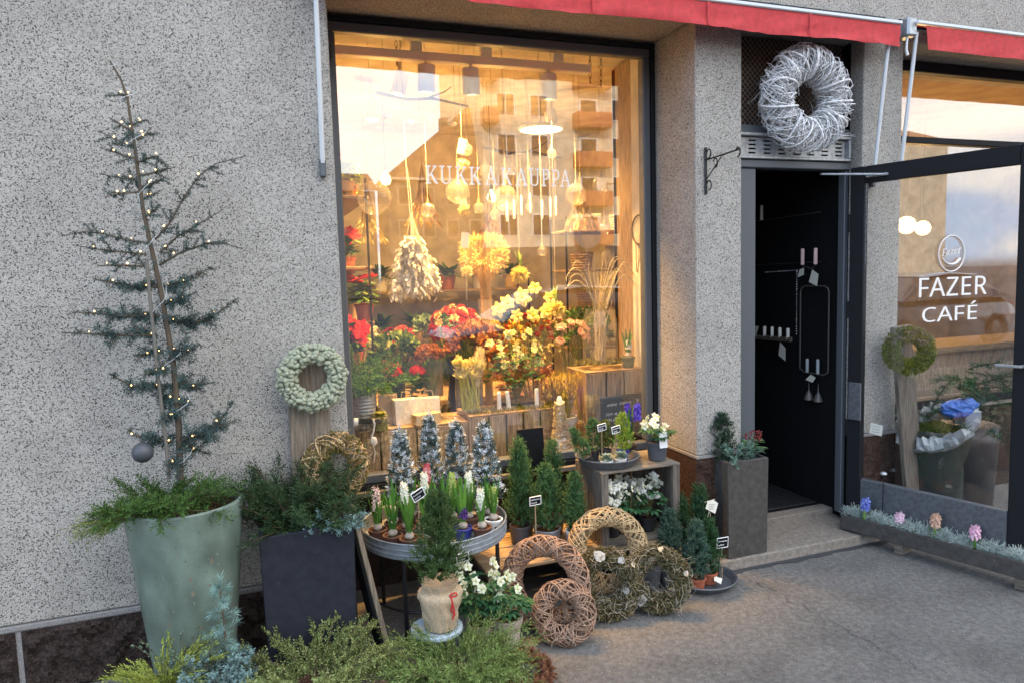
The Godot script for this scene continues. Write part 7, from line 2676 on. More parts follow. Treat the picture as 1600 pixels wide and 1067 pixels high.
	for e in [[1.285, "slim white candle at the crate's end by glass vase"], [1.345, "leaning slim white candle between two upright ones"], [1.515, "slim white candle beside the twiggy yellow plant"]]:
		var k := thing("candle", e[1], "candle", Vector3(e[0], 0.828, -0.60), 0, "white candles on the long crate")
		mb = MB.new()
		mb.smooth_lathe([Vector2(0, 0), Vector2(0.013, 0), Vector2(0.012, 0.105), Vector2(0.008, 0.112), Vector2(0, 0.112)], 14)
		part(k, "wax", mb, M.white_glaze)
		mb = MB.new()
		mb.tube(PackedVector3Array([Vector3(0, 0.112, 0), Vector3(0.001, 0.124, 0)]), 0.001, 0.0008, 4)
		part(k, "wick", mb, M.black_plastic)
		if e[0] == 1.345:
			k.rotation.z = 0.1
	var md := thing("moss_garland", "loose moss and cream dried flowers strewn on the long crate", "moss", Vector3(1.36, 0.828, -0.62))
	var ms := MB.new()
	for k in 1500:
		var p := Vector3(f(-0.25, 0.25), 0.002, f(-0.06, 0.08))
		ms.tint(Color(0.10, 0.10, 0.02), Color(0.3, 0.24, 0.08), f(0, 1))
		var d := (Vector3.UP + rv()).normalized()
		ms.blade(p, d, d.cross(rv()).normalized(), f(0.015, 0.03), 0.003)
	part(md, "moss", ms, M.dry)
	# red and peach bouquet, wheat sheaf, yellow flowers on tall vases
	var rb := thing("red_bouquet", "bouquet of red and peach flowers in a dark vase", "bouquet", Vector3(1.15, 0.527, -0.98))
	mb = MB.new()
	mb.smooth_lathe([Vector2(0, 0), Vector2(0.06, 0), Vector2(0.075, 0.2), Vector2(0.05, 0.45), Vector2(0.07, 0.58)], 28)
	part(rb, "vase", mb, M.black_plastic)
	var tips := []
	for k in 56:
		var d := Vector3(f(-1, 1), f(-0.25, 1), f(-0.6, 1)).normalized()
		var p := Vector3(0, 0.76, 0) + d * Vector3(0.15, 0.12, 0.12)
		tips.append(p)
		var red := f(0, 1) < 0.62 or p.y < 0.78
		fl = MB.new()
		for i in 3:
			petals(fl, p + d * (0.006 * i), d, 0.032 - 0.008 * i, 6, Color(0.30, 0.02, 0.02) if red else Color(0.62, 0.25, 0.12), Color(0.52, 0.06, 0.05) if red else Color(0.78, 0.48, 0.28), 0.25 + 0.4 * i)
		part(rb, "flower", fl, M.petal)
	part(rb, "stem", stems(Vector3(0, 0.3, 0), tips), M.leafy)
	var wh := thing("wheat_sheaf", "round golden sheaf of dried grass in a slender glass vase", "dried bouquet", Vector3(1.37, 0.527, -1.05))
	vase(wh, 0.05, 0.92, M.clear_glass)
	st = MB.new()
	fl = MB.new()
	for k in 240:
		var d := Vector3(f(-1, 1), f(-0.7, 1), f(-1, 1)).normalized()
		var p := Vector3(0, 1.20, 0) + d * Vector3(0.15, 0.13, 0.12) * f(0.75, 1.0)
		st.tint(Color(0.42, 0.28, 0.10), Color(0.6, 0.44, 0.2), f(0, 1))
		st.tube(PackedVector3Array([Vector3(f(-0.02, 0.02), 0.1, f(-0.02, 0.02)), Vector3(f(-0.03, 0.03), 1.0, f(-0.03, 0.03)), p]), 0.0012, 0.0008, 3, false)
		for i in 9:
			fl.tint(Color(0.55, 0.36, 0.13), Color(0.8, 0.6, 0.3), f(0, 1))
			var e := (d + rv() * 0.6).normalized()
			fl.blade(p + rv() * 0.012, e, e.cross(rv()).normalized(), 0.024, 0.003)
	part(wh, "stem", st, M.dry)
	part(wh, "flower", fl, M.dry)
	var yb := thing("yellow_bouquet", "loose bouquet of large pale yellow lilies and narcissi", "bouquet", Vector3(1.60, 0.527, -0.90))
	vase(yb, 0.06, 0.55, M.clear_glass, 0.9)
	tips = []
	for e in [[-0.16, 0.90, 0.05, 0.05], [-0.06, 0.93, 0.03, 0.065], [0.09, 0.84, 0.07, 0.06], [0.04, 0.98, 0.0, 0.045], [-0.2, 0.86, 0.0, 0.05], [0.0, 0.82, 0.05, 0.05], [-0.11, 0.82, 0.08, 0.045], [0.14, 0.92, 0.0, 0.045]]:
		var p := Vector3(e[0], e[1], e[2])
		tips.append(p)
		fl = MB.new()
		for i in 2:
			petals(fl, p, Vector3(f(-0.4, 0.4), f(0, 0.5), 1), e[3] * (1.0 - 0.3 * i), 6, Color(0.72, 0.6, 0.14), Color(0.85, 0.78, 0.36), 0.25 + 0.5 * i)
		fl.tint(Color(0.7, 0.45, 0.05), Color.WHITE, 0)
		fl.ball(p + Vector3(0, 0, 0.012), e[3] * 0.2, 8)
		part(yb, "flower", fl, M.petal)
	part(yb, "stem", stems(Vector3(0, 0.15, 0), tips, 0.003), M.leafy)
	lv = MB.new()
	for k in 160:
		var p := Vector3(f(-0.25, 0.2), f(0.5, 0.8), f(-0.1, 0.1))
		lv.tint(Color(0.16, 0.16, 0.05), Color(0.45, 0.38, 0.16), f(0, 1))
		var d := rv().normalized()
		lv.leaf(p, d, d.cross(rv()).normalized(), 0.04, 0.01)
	part(yb, "foliage", lv, M.leafy)
	# twig plant in a grey pot
	var tp := thing("twig_plant", "bundle of yellow tipped budding twigs in a grey pot", "plant", Vector3(1.675, 0.527, -0.62))
	part(tp, "pot", pot_shape(0.07, 0.09, 0.235, 0.003, 32), M.aged_clay)
	st = MB.new()
	fl = MB.new()
	for k in 130:
		var g := f(0, TAU)
		var p := Vector3(cos(g) * 0.15 * f(0.1, 1), f(0.34, 0.47), sin(g) * 0.1 * f(0.1, 1))
		st.tint(Color(0.16, 0.10, 0.04), Color(0.3, 0.2, 0.07), f(0, 1))
		st.tube(PackedVector3Array([Vector3(p.x * 0.3, 0.2, p.z * 0.3), Vector3(p.x * 0.6, 0.32, p.z * 0.6), p]), 0.003, 0.002, 4, false)
		for i in 5:
			fl.tint(Color(0.4, 0.28, 0.05), Color(0.6, 0.46, 0.12), f(0, 1))
			fl.blade(p + rv() * 0.014, (Vector3.UP + rv() * 0.5).normalized(), rv().normalized(), 0.025, 0.005)
	part(tp, "twigs", st, M.dry)
	part(tp, "flower", fl, M.petal)
	# jar with curly willow
	var j := thing("glass_jar", "big clear glass jar of pale curly willow branches", "jar", Vector3(1.97, 1.045, -0.68))
	vase(j, 0.105, 0.33, M.clear_glass, 0.8)
	st = MB.new()
	for k in 46:
		var pts := PackedVector3Array()
		var p := Vector3(f(-0.03, 0.03), 0.02, f(-0.03, 0.03))
		var lim := f(9, 16)
		var side := Vector3(f(-0.5, 0.8), 0, f(-0.4, 0.4))
		for i in int(lim):
			pts.append(p)
			p += Vector3(0, 0.042, 0) + side * 0.022 * (0.0 if i < 6 else 1.0) + rv() * 0.008
		st.tint(Color(0.4, 0.33, 0.18), Color(0.66, 0.56, 0.36), f(0, 1))
		st.tube(pts, 0.0024, 0.0012, 4, false)
	for k in 12:
		var pts := PackedVector3Array()
		var sgn := -1.0 if k % 3 == 0 else 1.0
		for i in 12:
			var q := i / 11.0
			pts.append(Vector3(sgn * (0.02 + 0.2 * q * f(0.95, 1.05)), 0.33 + 0.25 * sin(q * 2.4) * (0.7 + 0.05 * k), 0.05 * sin(k)))
		st.tint(Color(0.35, 0.33, 0.25), Color(0.6, 0.52, 0.34), f(0, 1))
		st.tube(pts, 0.0035, 0.0015, 5, false)
	part(j, "branches", st, M.dry)
	lv = MB.new()
	for k in 800:
		var g := f(0, TAU)
		var r := f(0.09, 0.16)
		lv.tint(Color(0.12, 0.12, 0.03), Color(0.3, 0.26, 0.1), f(0, 1))
		var d := (Vector3.UP + rv()).normalized()
		lv.blade(Vector3(cos(g) * r, 0.0, sin(g) * r * 0.7), d, d.cross(rv()).normalized(), 0.035, 0.003)
	part(j, "moss", lv, M.dry)
	hyacinth("white budding hyacinth in a small green pot on corner crate", Vector3(2.115, 1.02, -0.60), [Color(0.75, 0.72, 0.6), Color(0.85, 0.82, 0.75)], 0.07, 6, "olive_pot", 1.0, "plants inside the window")
	# chalkboard and cone tree
	var cb := thing("chalkboard_sign", "black chalkboard with handwritten white lines in the window corner", "chalkboard", Vector3(2.005, 0.60, -0.475))
	cb.basis = Basis(Vector3(0, 0, 1), 0.03)
	mb = MB.new()
	mb.box(Vector3(0, 0.14, 0), Vector3(0.275, 0.28, 0.008), Basis.IDENTITY, 0.002)
	part(cb, "slate", mb, M.slate_board)
	mb = MB.new()
	for e in [[-0.095, -0.035, 0.23], [-0.015, 0.06, 0.232], [-0.105, -0.065, 0.175], [-0.05, -0.035, 0.175], [-0.1, -0.07, 0.14], [-0.06, -0.045, 0.14]]:
		var p := PackedVector3Array()
		var n := int((e[1] - e[0]) / 0.006) + 2
		for k in n:
			p.append(Vector3(lerpf(e[0], e[1], float(k) / (n - 1)), e[2] + (0.009 if k % 2 else -0.009) * f(0.5, 1.1), 0.005))
		mb.tube(p, 0.0016, 0.0016, 4)
	part(cb, "chalk_writing", mb, M.chalk)
	mb = MB.new()
	for k in 10:
		var q := k * TAU / 5.0 * 2.0
		mb.tube(PackedVector3Array([Vector3(0.105, 0.238, 0.005), Vector3(0.105 + cos(q) * 0.014, 0.238 + sin(q) * 0.014, 0.005)]), 0.0014, 0.001, 4)
	part(cb, "chalk_star", mb, M.chalk)
	var ct := thing("blossom_cone", "slim white cone tree of shell like blossoms behind glass", "ornament", Vector3(1.61, 0.527, -0.49))
	fl = MB.new()
	for k in 360:
		var q := pow(f(0, 1), 0.8)
		var g := f(0, TAU)
		var r := 0.062 * (1.0 - q * 0.8)
		var d := Vector3(cos(g), 0.3, sin(g)).normalized()
		fl.tint(Color(0.55, 0.48, 0.38), Color(0.82, 0.77, 0.66), f(0, 1))
		fl.leaf(Vector3(cos(g) * r * 0.6, 0.03 + q * 0.30, sin(g) * r * 0.6), d, d.cross(Vector3.UP).normalized(), 0.03, 0.014, 0.6, -0.4)
	part(ct, "blossoms", fl, M.petal)
	mb = MB.new()
	mb.smooth_lathe([Vector2(0, 0), Vector2(0.045, 0.01), Vector2(0.04, 0.06), Vector2(0.012, 0.31), Vector2(0.018, 0.35), Vector2(0.01, 0.375), Vector2(0, 0.378)], 20)
	part(ct, "cone", mb, M.white_glaze)
	var ri := thing("willow_ring", "thin dark twig ring hung on the pale window lining", "ring", Vector3(2.19, 1.84, -0.58), PI / 2)
	part(ri, "hoop", ring(0.085, 0.005, 36, 6), M.dark_twig)
	st = MB.new()
	for k in 9:
		st.tint(Color(0.3, 0.22, 0.12), Color(0.45, 0.35, 0.2), f(0, 1))
		st.tube(PackedVector3Array([Vector3(f(-0.05, 0.05), -0.25, f(0, 0.01)), Vector3(f(-0.07, 0.07), 0.0, 0.012), Vector3(f(-0.12, 0.12), f(0.1, 0.24), 0.02)]), 0.0015, 0.001, 4, false)
	part(ri, "twigs", st, M.dry)


func cut_flowers(label: String, at: Vector3, a: Color, b: Color, kind: int, r: float) -> void:  # a vase with a round bunch; kind 0 petals, 1 pompons, 2 leaves
	var t := thing("cut_flower_vase", label, "bouquet", at, 0, "vases of cut flowers in the shop")
	vase(t, 0.05, 0.22, M.zinc_dark if kind == 2 else M.clear_glass, 0.9)
	var tips := []
	for k in 26:
		var d := Vector3(f(-1, 1), f(-0.2, 1.1), f(-1, 1)).normalized()
		var p := Vector3(0, 0.34, 0) + d * r * Vector3(1.2, 1, 1)
		tips.append(p)
		var m := MB.new()
		if kind == 0:
			petals(m, p, d, 0.034, 7, a, b, 0.3)
			petals(m, p + d * 0.006, d, 0.024, 6, a, b, 0.7)
		elif kind == 1:
			pompon(m, p, 0.028, 40, a, b, 0.3)
		else:
			for q in 12:
				var e := (d + rv() * 0.7).normalized()
				m.tint(a, b, f(0, 1))
				m.leaf(p, e, e.cross(rv()).normalized(), 0.07, 0.018)
		part(t, "flower" if kind < 2 else "sprig", m, M.petal if kind < 2 else M.leafy)
	part(t, "stem", stems(Vector3(0, 0.05, 0), tips, 0.002), M.leafy)


func mid_table() -> void:
	var t := thing("shop_table", "long wooden work table mid shop covered with vases", "table", Vector3(1.45, 0.068, -1.55))
	var mb := MB.new()
	mb.between(-0.95, 0.95, 0.70, 0.74, -0.3, 0.3, 0.004)
	part(t, "table_top", mb, M.wood_x)
	for sx in [-0.88, 0.88]:
		for sz in [-0.24, 0.24]:
			mb = MB.new()
			mb.between(sx - 0.03, sx + 0.03, 0.0, 0.698, sz - 0.03, sz + 0.03, 0.003)
			part(t, "leg", mb, M.wood_y)
	var y := 0.81
	for e in [["vase of white hydrangea heads on the work table", 0.68, -1.45, Color(0.6, 0.58, 0.5), Color(0.8, 0.78, 0.7), 1, 0.13], ["vase of crimson ranunculus on the work table", 0.92, -1.6, Color(0.24, 0.02, 0.03), Color(0.4, 0.06, 0.07), 0, 0.11], ["vase of eucalyptus greenery on the work table", 1.12, -1.42, Color(0.06, 0.11, 0.07), Color(0.18, 0.26, 0.18), 2, 0.15], ["vase of apricot roses on the work table", 1.38, -1.62, Color(0.55, 0.26, 0.12), Color(0.75, 0.46, 0.26), 0, 0.12], ["vase of golden craspedia balls on the work table", 1.62, -1.45, Color(0.6, 0.42, 0.05), Color(0.8, 0.62, 0.15), 1, 0.14], ["vase of dark red berried branches on the work table", 1.86, -1.6, Color(0.22, 0.03, 0.02), Color(0.42, 0.08, 0.05), 1, 0.15], ["vase of pale pink roses at the work table's end", 2.1, -1.45, Color(0.6, 0.36, 0.34), Color(0.8, 0.6, 0.56), 0, 0.13], ["vase of mixed green foliage at the work table's end", 2.3, -1.6, Color(0.05, 0.12, 0.03), Color(0.2, 0.3, 0.08), 2, 0.15]]:
		cut_flowers(e[0], Vector3(e[1], y, e[2]), e[3], e[4], e[5], e[6])
	for e in [["green leafy bunch beside the side shelf", 0.78, 0.80, -1.0, Color(0.06, 0.12, 0.04), Color(0.2, 0.28, 0.09), 2, 0.09], ["low bunch of orange berries behind the gift bags", 0.95, 0.80, -0.84, Color(0.34, 0.13, 0.04), Color(0.52, 0.25, 0.1), 1, 0.06], ["low bunch of rusty leaves behind the glass vase", 1.22, 0.83, -0.86, Color(0.2, 0.07, 0.02), Color(0.42, 0.18, 0.06), 2, 0.1]]:
		cut_flowers(e[0], Vector3(e[1], e[2], e[3]), e[4], e[5], e[6], e[7])
	# dried bunches hung from the ceiling
	var n := 0
	for e in [[1.15, 2.35, -1.7, Color(0.45, 0.3, 0.12), Color(0.66, 0.48, 0.22)], [1.7, 2.2, -1.9, Color(0.32, 0.16, 0.1), Color(0.5, 0.3, 0.2)], [2.25, 2.3, -1.5, Color(0.5, 0.42, 0.25), Color(0.7, 0.6, 0.4)], [0.8, 2.25, -1.9, Color(0.4, 0.36, 0.2), Color(0.58, 0.52, 0.32)]]:
		var h := thing("hanging_bunch", ["golden dried grass bunch hung deep in the shop", "russet dried flower bunch hung deep in the shop", "straw pale dried bunch hung near the wares shelf", "olive dried bunch hung near the side shelf"][n], "dried bouquet", Vector3(e[0], e[1], e[2]), 0, "dried bunches under the ceiling")
		var lv := MB.new()
		for k in 260:
			var g := f(0, TAU)
			var q := f(0, 1)
			lv.tint(e[3], e[4], f(0, 1))
			var d := (Vector3(cos(g) * 0.5, -1, sin(g) * 0.5) + rv() * 0.3).normalized()
			lv.blade(Vector3(cos(g) * 0.11 * q, -0.12 - 0.26 * q, sin(g) * 0.09 * q), d, d.cross(rv()).normalized(), 0.06, 0.006)
		part(h, "dried_heads", lv, M.dry)
		var st := MB.new()
		for k in 24:
			var g := f(0, TAU)
			st.tint(Color(0.3, 0.22, 0.1), Color(0.42, 0.32, 0.16), f(0, 1))
			st.tube(PackedVector3Array([Vector3(0, 0.02, 0), Vector3(cos(g) * 0.06, -0.3, sin(g) * 0.06)]), 0.002, 0.0015, 4, false)
		st.tube(PackedVector3Array([Vector3(0, 0, 0), Vector3(0, 2.998 - e[1], 0)]), 0.002, 0.002, 4)
		part(h, "stem", st, M.dry)
		n += 1


func globe(label: String, at: Vector3, r: float, top := 2.92) -> void:
	var t := thing("glass_globe", label, "glass ball", at, 0, "hanging glass balls in the window")
	var mb := MB.new()
	mb.ball(Vector3.ZERO, r, 28)
	part(t, "ball", mb, M.clear_glass)
	mb = MB.new()
	mb.tube(PackedVector3Array([Vector3(0, r * 0.98, 0), Vector3(0, r + 0.02, 0)]), 0.008, 0.006, 10)
	part(t, "cap", mb, M.twig_gold)
	mb = MB.new()
	mb.tube(PackedVector3Array([Vector3(0, r + 0.02, 0), Vector3(0, top - at.y, 0)]), 0.0016, 0.0016, 4)
	part(t, "thread", mb, M.cord)


func hangings() -> void:
	var mb: MB
	var t := thing("dried_bouquet", "big bunch of pale dried eucalyptus leaves hanging upside down", "dried bouquet", Vector3(0.855, 1.93, -0.75))
	mb = MB.new()
	mb.tube(PackedVector3Array([Vector3(-0.006, 0.0, 0), Vector3(-0.018, 0.3, 0), Vector3(-0.02, 0.99, 0)]), 0.004, 0.003, 6)
	mb.tube(PackedVector3Array([Vector3(0.006, 0.0, 0), Vector3(0.0, 0.15, 0), Vector3(-0.018, 0.3, 0)]), 0.004, 0.003, 6)
	part(t, "cord", mb, M.cord)
	var st := MB.new()
	var lv := MB.new()
	for k in 34:
		var g := TAU * k / 34.0
		var out := f(0.3, 1.0)
		var p := PackedVector3Array([Vector3(0, 0.02, 0), Vector3(cos(g) * 0.05 * out, -0.12, sin(g) * 0.03), Vector3(cos(g) * 0.14 * out, -0.28, sin(g) * 0.09 * out), Vector3(cos(g) * 0.165 * out, -0.42 + f(-0.03, 0.05), sin(g) * 0.1 * out)])
		st.tint(Color(0.4, 0.33, 0.22), Color(0.6, 0.52, 0.38), f(0, 1))
		st.tube(p, 0.003, 0.0015, 5, false)
		for i in 34:
			var tt := f(0.9, 2.99)
			var q := p[int(tt)].lerp(p[int(tt) + 1], tt - int(tt))
			lv.tint(Color(0.56, 0.53, 0.46), Color(0.80, 0.77, 0.69), f(0, 1))
			var d := (Vector3(cos(g) * 0.4, -1, sin(g) * 0.4) + rv() * 0.6).normalized()
			lv.leaf(q + rv() * 0.012, d, d.cross(rv()).normalized(), f(0.032, 0.055), 0.0095, 0.4, 0.2)
	part(t, "stem", st, M.dry)
	part(t, "leaves", lv, M.dry)
	for e in [["largest clear glass ball hanging before the plant shelf", 0.651, 2.023, -0.7, 0.092], ["small glass ball beside the dried eucalyptus bunch", 0.964, 1.97, -0.8, 0.043], ["medium glass ball hanging behind the letters KK", 1.171, 2.086, -0.9, 0.07], ["tiny glass ball near the candle garland's start", 1.297, 1.994, -0.9, 0.032], ["medium glass ball hanging under the letter K with candle", 1.431, 2.04, -0.8, 0.072], ["round glass ball hanging just past the last letter", 1.838, 2.055, -0.7, 0.062], ["small low glass ball above the reflected cars", 1.654, 1.728, -0.8, 0.029], ["small high glass ball above the letters PP", 1.731, 2.306, -0.8, 0.029], ["small glass ball hanging low beside plant shelf", 0.47, 1.86, -0.75, 0.032], ["tiny glass ball under the medium one with candle", 1.37, 1.95, -0.82, 0.03], ["small bubble of glass among the hanging candles", 1.60, 2.0, -0.86, 0.024], ["small glass ball hanging level with the tag garland top", 1.22, 2.32, -0.85, 0.035], ["glass ball hanging close to the willow ring", 2.05, 2.12, -0.8, 0.05], ["glass ball hanging just over the hanging branch of birds", 0.75, 2.42, -0.82, 0.045], ["glass ball hanging above the golden wheat sheaf", 1.36, 2.22, -0.95, 0.04], ["glass ball hanging low before the wares shelf", 2.1, 1.86, -0.85, 0.036]]:
		globe(e[0], Vector3(e[1], e[2], e[3]), e[4])
	var k := 0
	for e in [[1.50, 1.975], [1.555, 2.0], [1.62, 2.015], [1.68, 1.975], [1.745, 1.99], [1.79, 2.0], [1.455, 1.96]]:
		var c := thing("hanging_candle", "short cream candle hanging on a thread above wheat sheaf", "candle", Vector3(e[0], e[1] - 0.05, -0.85 - 0.02 * (k % 3)), 0, "hanging candles in the window")
		mb = MB.new()
		mb.smooth_lathe([Vector2(0, 0), Vector2(0.0075, 0), Vector2(0.0075, 0.105), Vector2(0.003, 0.115), Vector2(0, 0.116)], 10)
		part(c, "wax", mb, M.white_glaze)
		mb = MB.new()
		mb.tube(PackedVector3Array([Vector3(0, 0.116, 0), Vector3(0, 2.92 - e[1] + 0.05, 0)]), 0.0008, 0.0008, 3)
		part(c, "thread", mb, M.cord)
		k += 1
	var g := thing("tag_garland", "hanging string of cream paper tags and yellow dried flowers", "garland", Vector3(1.145, 1.56, -0.70))
	mb = MB.new()
	mb.tube(PackedVector3Array([Vector3(0, -0.1, 0), Vector3(0, 1.36, 0)]), 0.0018, 0.0018, 4)
	part(g, "string", mb, M.cord)
	for e in [[0.75, 0.2], [0.235, 0.1], [0.42, -0.1]]:
		mb = MB.new()
		mb.box(Vector3(0.0, e[0], 0.004), Vector3(0.045, 0.085, 0.002), Basis(Vector3(0, 0, 1), -e[1]), 0.0)
		part(g, "paper_tag", mb, M.paper)
	var fl := MB.new()
	for y in [0.65, 0.40, 0.06]:
		fl = MB.new()
		pompon(fl, Vector3(0, y, 0.01), 0.04, 90, Color(0.66, 0.55, 0.22), Color(0.84, 0.76, 0.45), 0.2)
		part(g, "flower", fl, M.petal)
	k = 0
	for e in [["yellow pompon bulb flower hanging high with green shoot", 1.489, 1.591], ["yellow pompon bulb flower hanging lower beside the lilies", 1.713, 1.38]]:
		var h := thing("hanging_bulb_flower", e[0], "flower", Vector3(e[1], e[2], -0.75), 0, "hanging bulb flowers")
		fl = MB.new()
		pompon(fl, Vector3.ZERO, 0.06, 260, Color(0.66, 0.52, 0.10), Color(0.85, 0.74, 0.30), 0.14)
		part(h, "flower", fl, M.petal)
		lv = MB.new()
		for i in 5:
			lv.tint(Color(0.18, 0.28, 0.05), Color(0.36, 0.45, 0.1), f(0, 1))
			var d := (Vector3.UP + rv() * 0.15).normalized()
			lv.leaf(Vector3(f(-0.01, 0.01), 0.04, 0), d, d.cross(rv()).normalized(), 0.11, 0.008)
		part(h, "foliage", lv, M.leafy)
		mb = MB.new()
		mb.tube(PackedVector3Array([Vector3(0, 0.05, 0), Vector3(0, 2.92 - e[2], 0)]), 0.0012, 0.0012, 4)
		part(h, "thread", mb, M.cord)
	for e in [["hanging driftwood branch with pale paper birds on wires", 0.92, 2.58, -0.8], ["bare twig hanging horizontally on threads above the lettering", 1.62, 2.36, -1.1]]:
		var h := thing("hanging_branch", e[0], "branch", Vector3(e[1], e[2], e[3]), 0, "branches hung from the ceiling")
		mb = MB.new()
		mb.tube(PackedVector3Array([Vector3(-0.22, 0.02, 0), Vector3(-0.05, -0.01, 0.01), Vector3(0.1, 0.005, 0), Vector3(0.3, -0.03, 0.01)]), 0.011, 0.006, 8)
		mb.tube(PackedVector3Array([Vector3(0.05, 0, 0), Vector3(0.16, 0.04, 0.02), Vector3(0.2, 0.07, 0.03)]), 0.005, 0.002, 6)
		part(h, "branch", mb, M.plank_y)
		mb = MB.new()
		for xx in [-0.12, 0.14]:
			mb.tube(PackedVector3Array([Vector3(xx, 0.0, 0), Vector3(xx * 0.3, 2.93 - e[2], 0)]), 0.0015, 0.0015, 4)
		part(h, "thread", mb, M.cord)
		for i in 4:
			mb = MB.new()
			var p := Vector3(-0.16 + i * 0.12, -0.10 - 0.03 * (i % 2), 0.01)
			mb.ball(p, 0.018, 12, Vector3(1.6, 0.8, 0.6))
			mb.leaf(p + Vector3(0, 0.006, 0), Vector3(0.6, 0.75, 0.2).normalized(), Vector3(0.2, 0, 1).normalized(), 0.06, 0.018)
			mb.tube(PackedVector3Array([p, p + Vector3(0, 0.12, 0)]), 0.0008, 0.0008, 3)
			part(h, "paper_bird", mb, M.paper)
	for e in [["dark iron chain hook hanging from the shop ceiling beam", 2.12, -0.9], ["second dark chain hook hanging beside driftwood branch", 0.82, -0.78], ["third dark chain hook hanging close to the window lining", 2.02, -0.85]]:
		var h := thing("chain_hook", e[0], "chain", Vector3(e[1], 2.75, e[2]), 0, "chain hooks under the ceiling")
		for i in 6:
			var r := ring(0.012, 0.0022, 14, 5)
			part(h, "link", r, M.black_metal, Vector3(0, 0.17 - i * 0.032, 0), Basis(Vector3.UP, PI / 2 * (i % 2)) * Basis.from_scale(Vector3(0.7, 1.5, 1)))


func shelf_unit(label: String, at: Vector3, turn: float, W: float, D: float, levels: Array) -> void:
	var t := thing("plant_shelf", label, "shelf", at, turn, "shelf units in the shop")
	var mb: MB
	for y in levels:
		mb = MB.new()
		mb.between(-W / 2, W / 2, y - 0.02, y, -D / 2, D / 2, 0.003)
		part(t, "shelf_board", mb, M.wood_x)
	for sx in [-1, 1]:
		for sz in [-1, 1]:
			mb = MB.new()
			mb.between(sx * (W / 2 + 0.008) - 0.006, sx * (W / 2 + 0.008) + 0.006, 0.0, levels[-1] + 0.1, sz * (D / 2 - 0.02) - 0.006, sz * (D / 2 - 0.02) + 0.006, 0.001)
			part(t, "post", mb, M.black_metal)


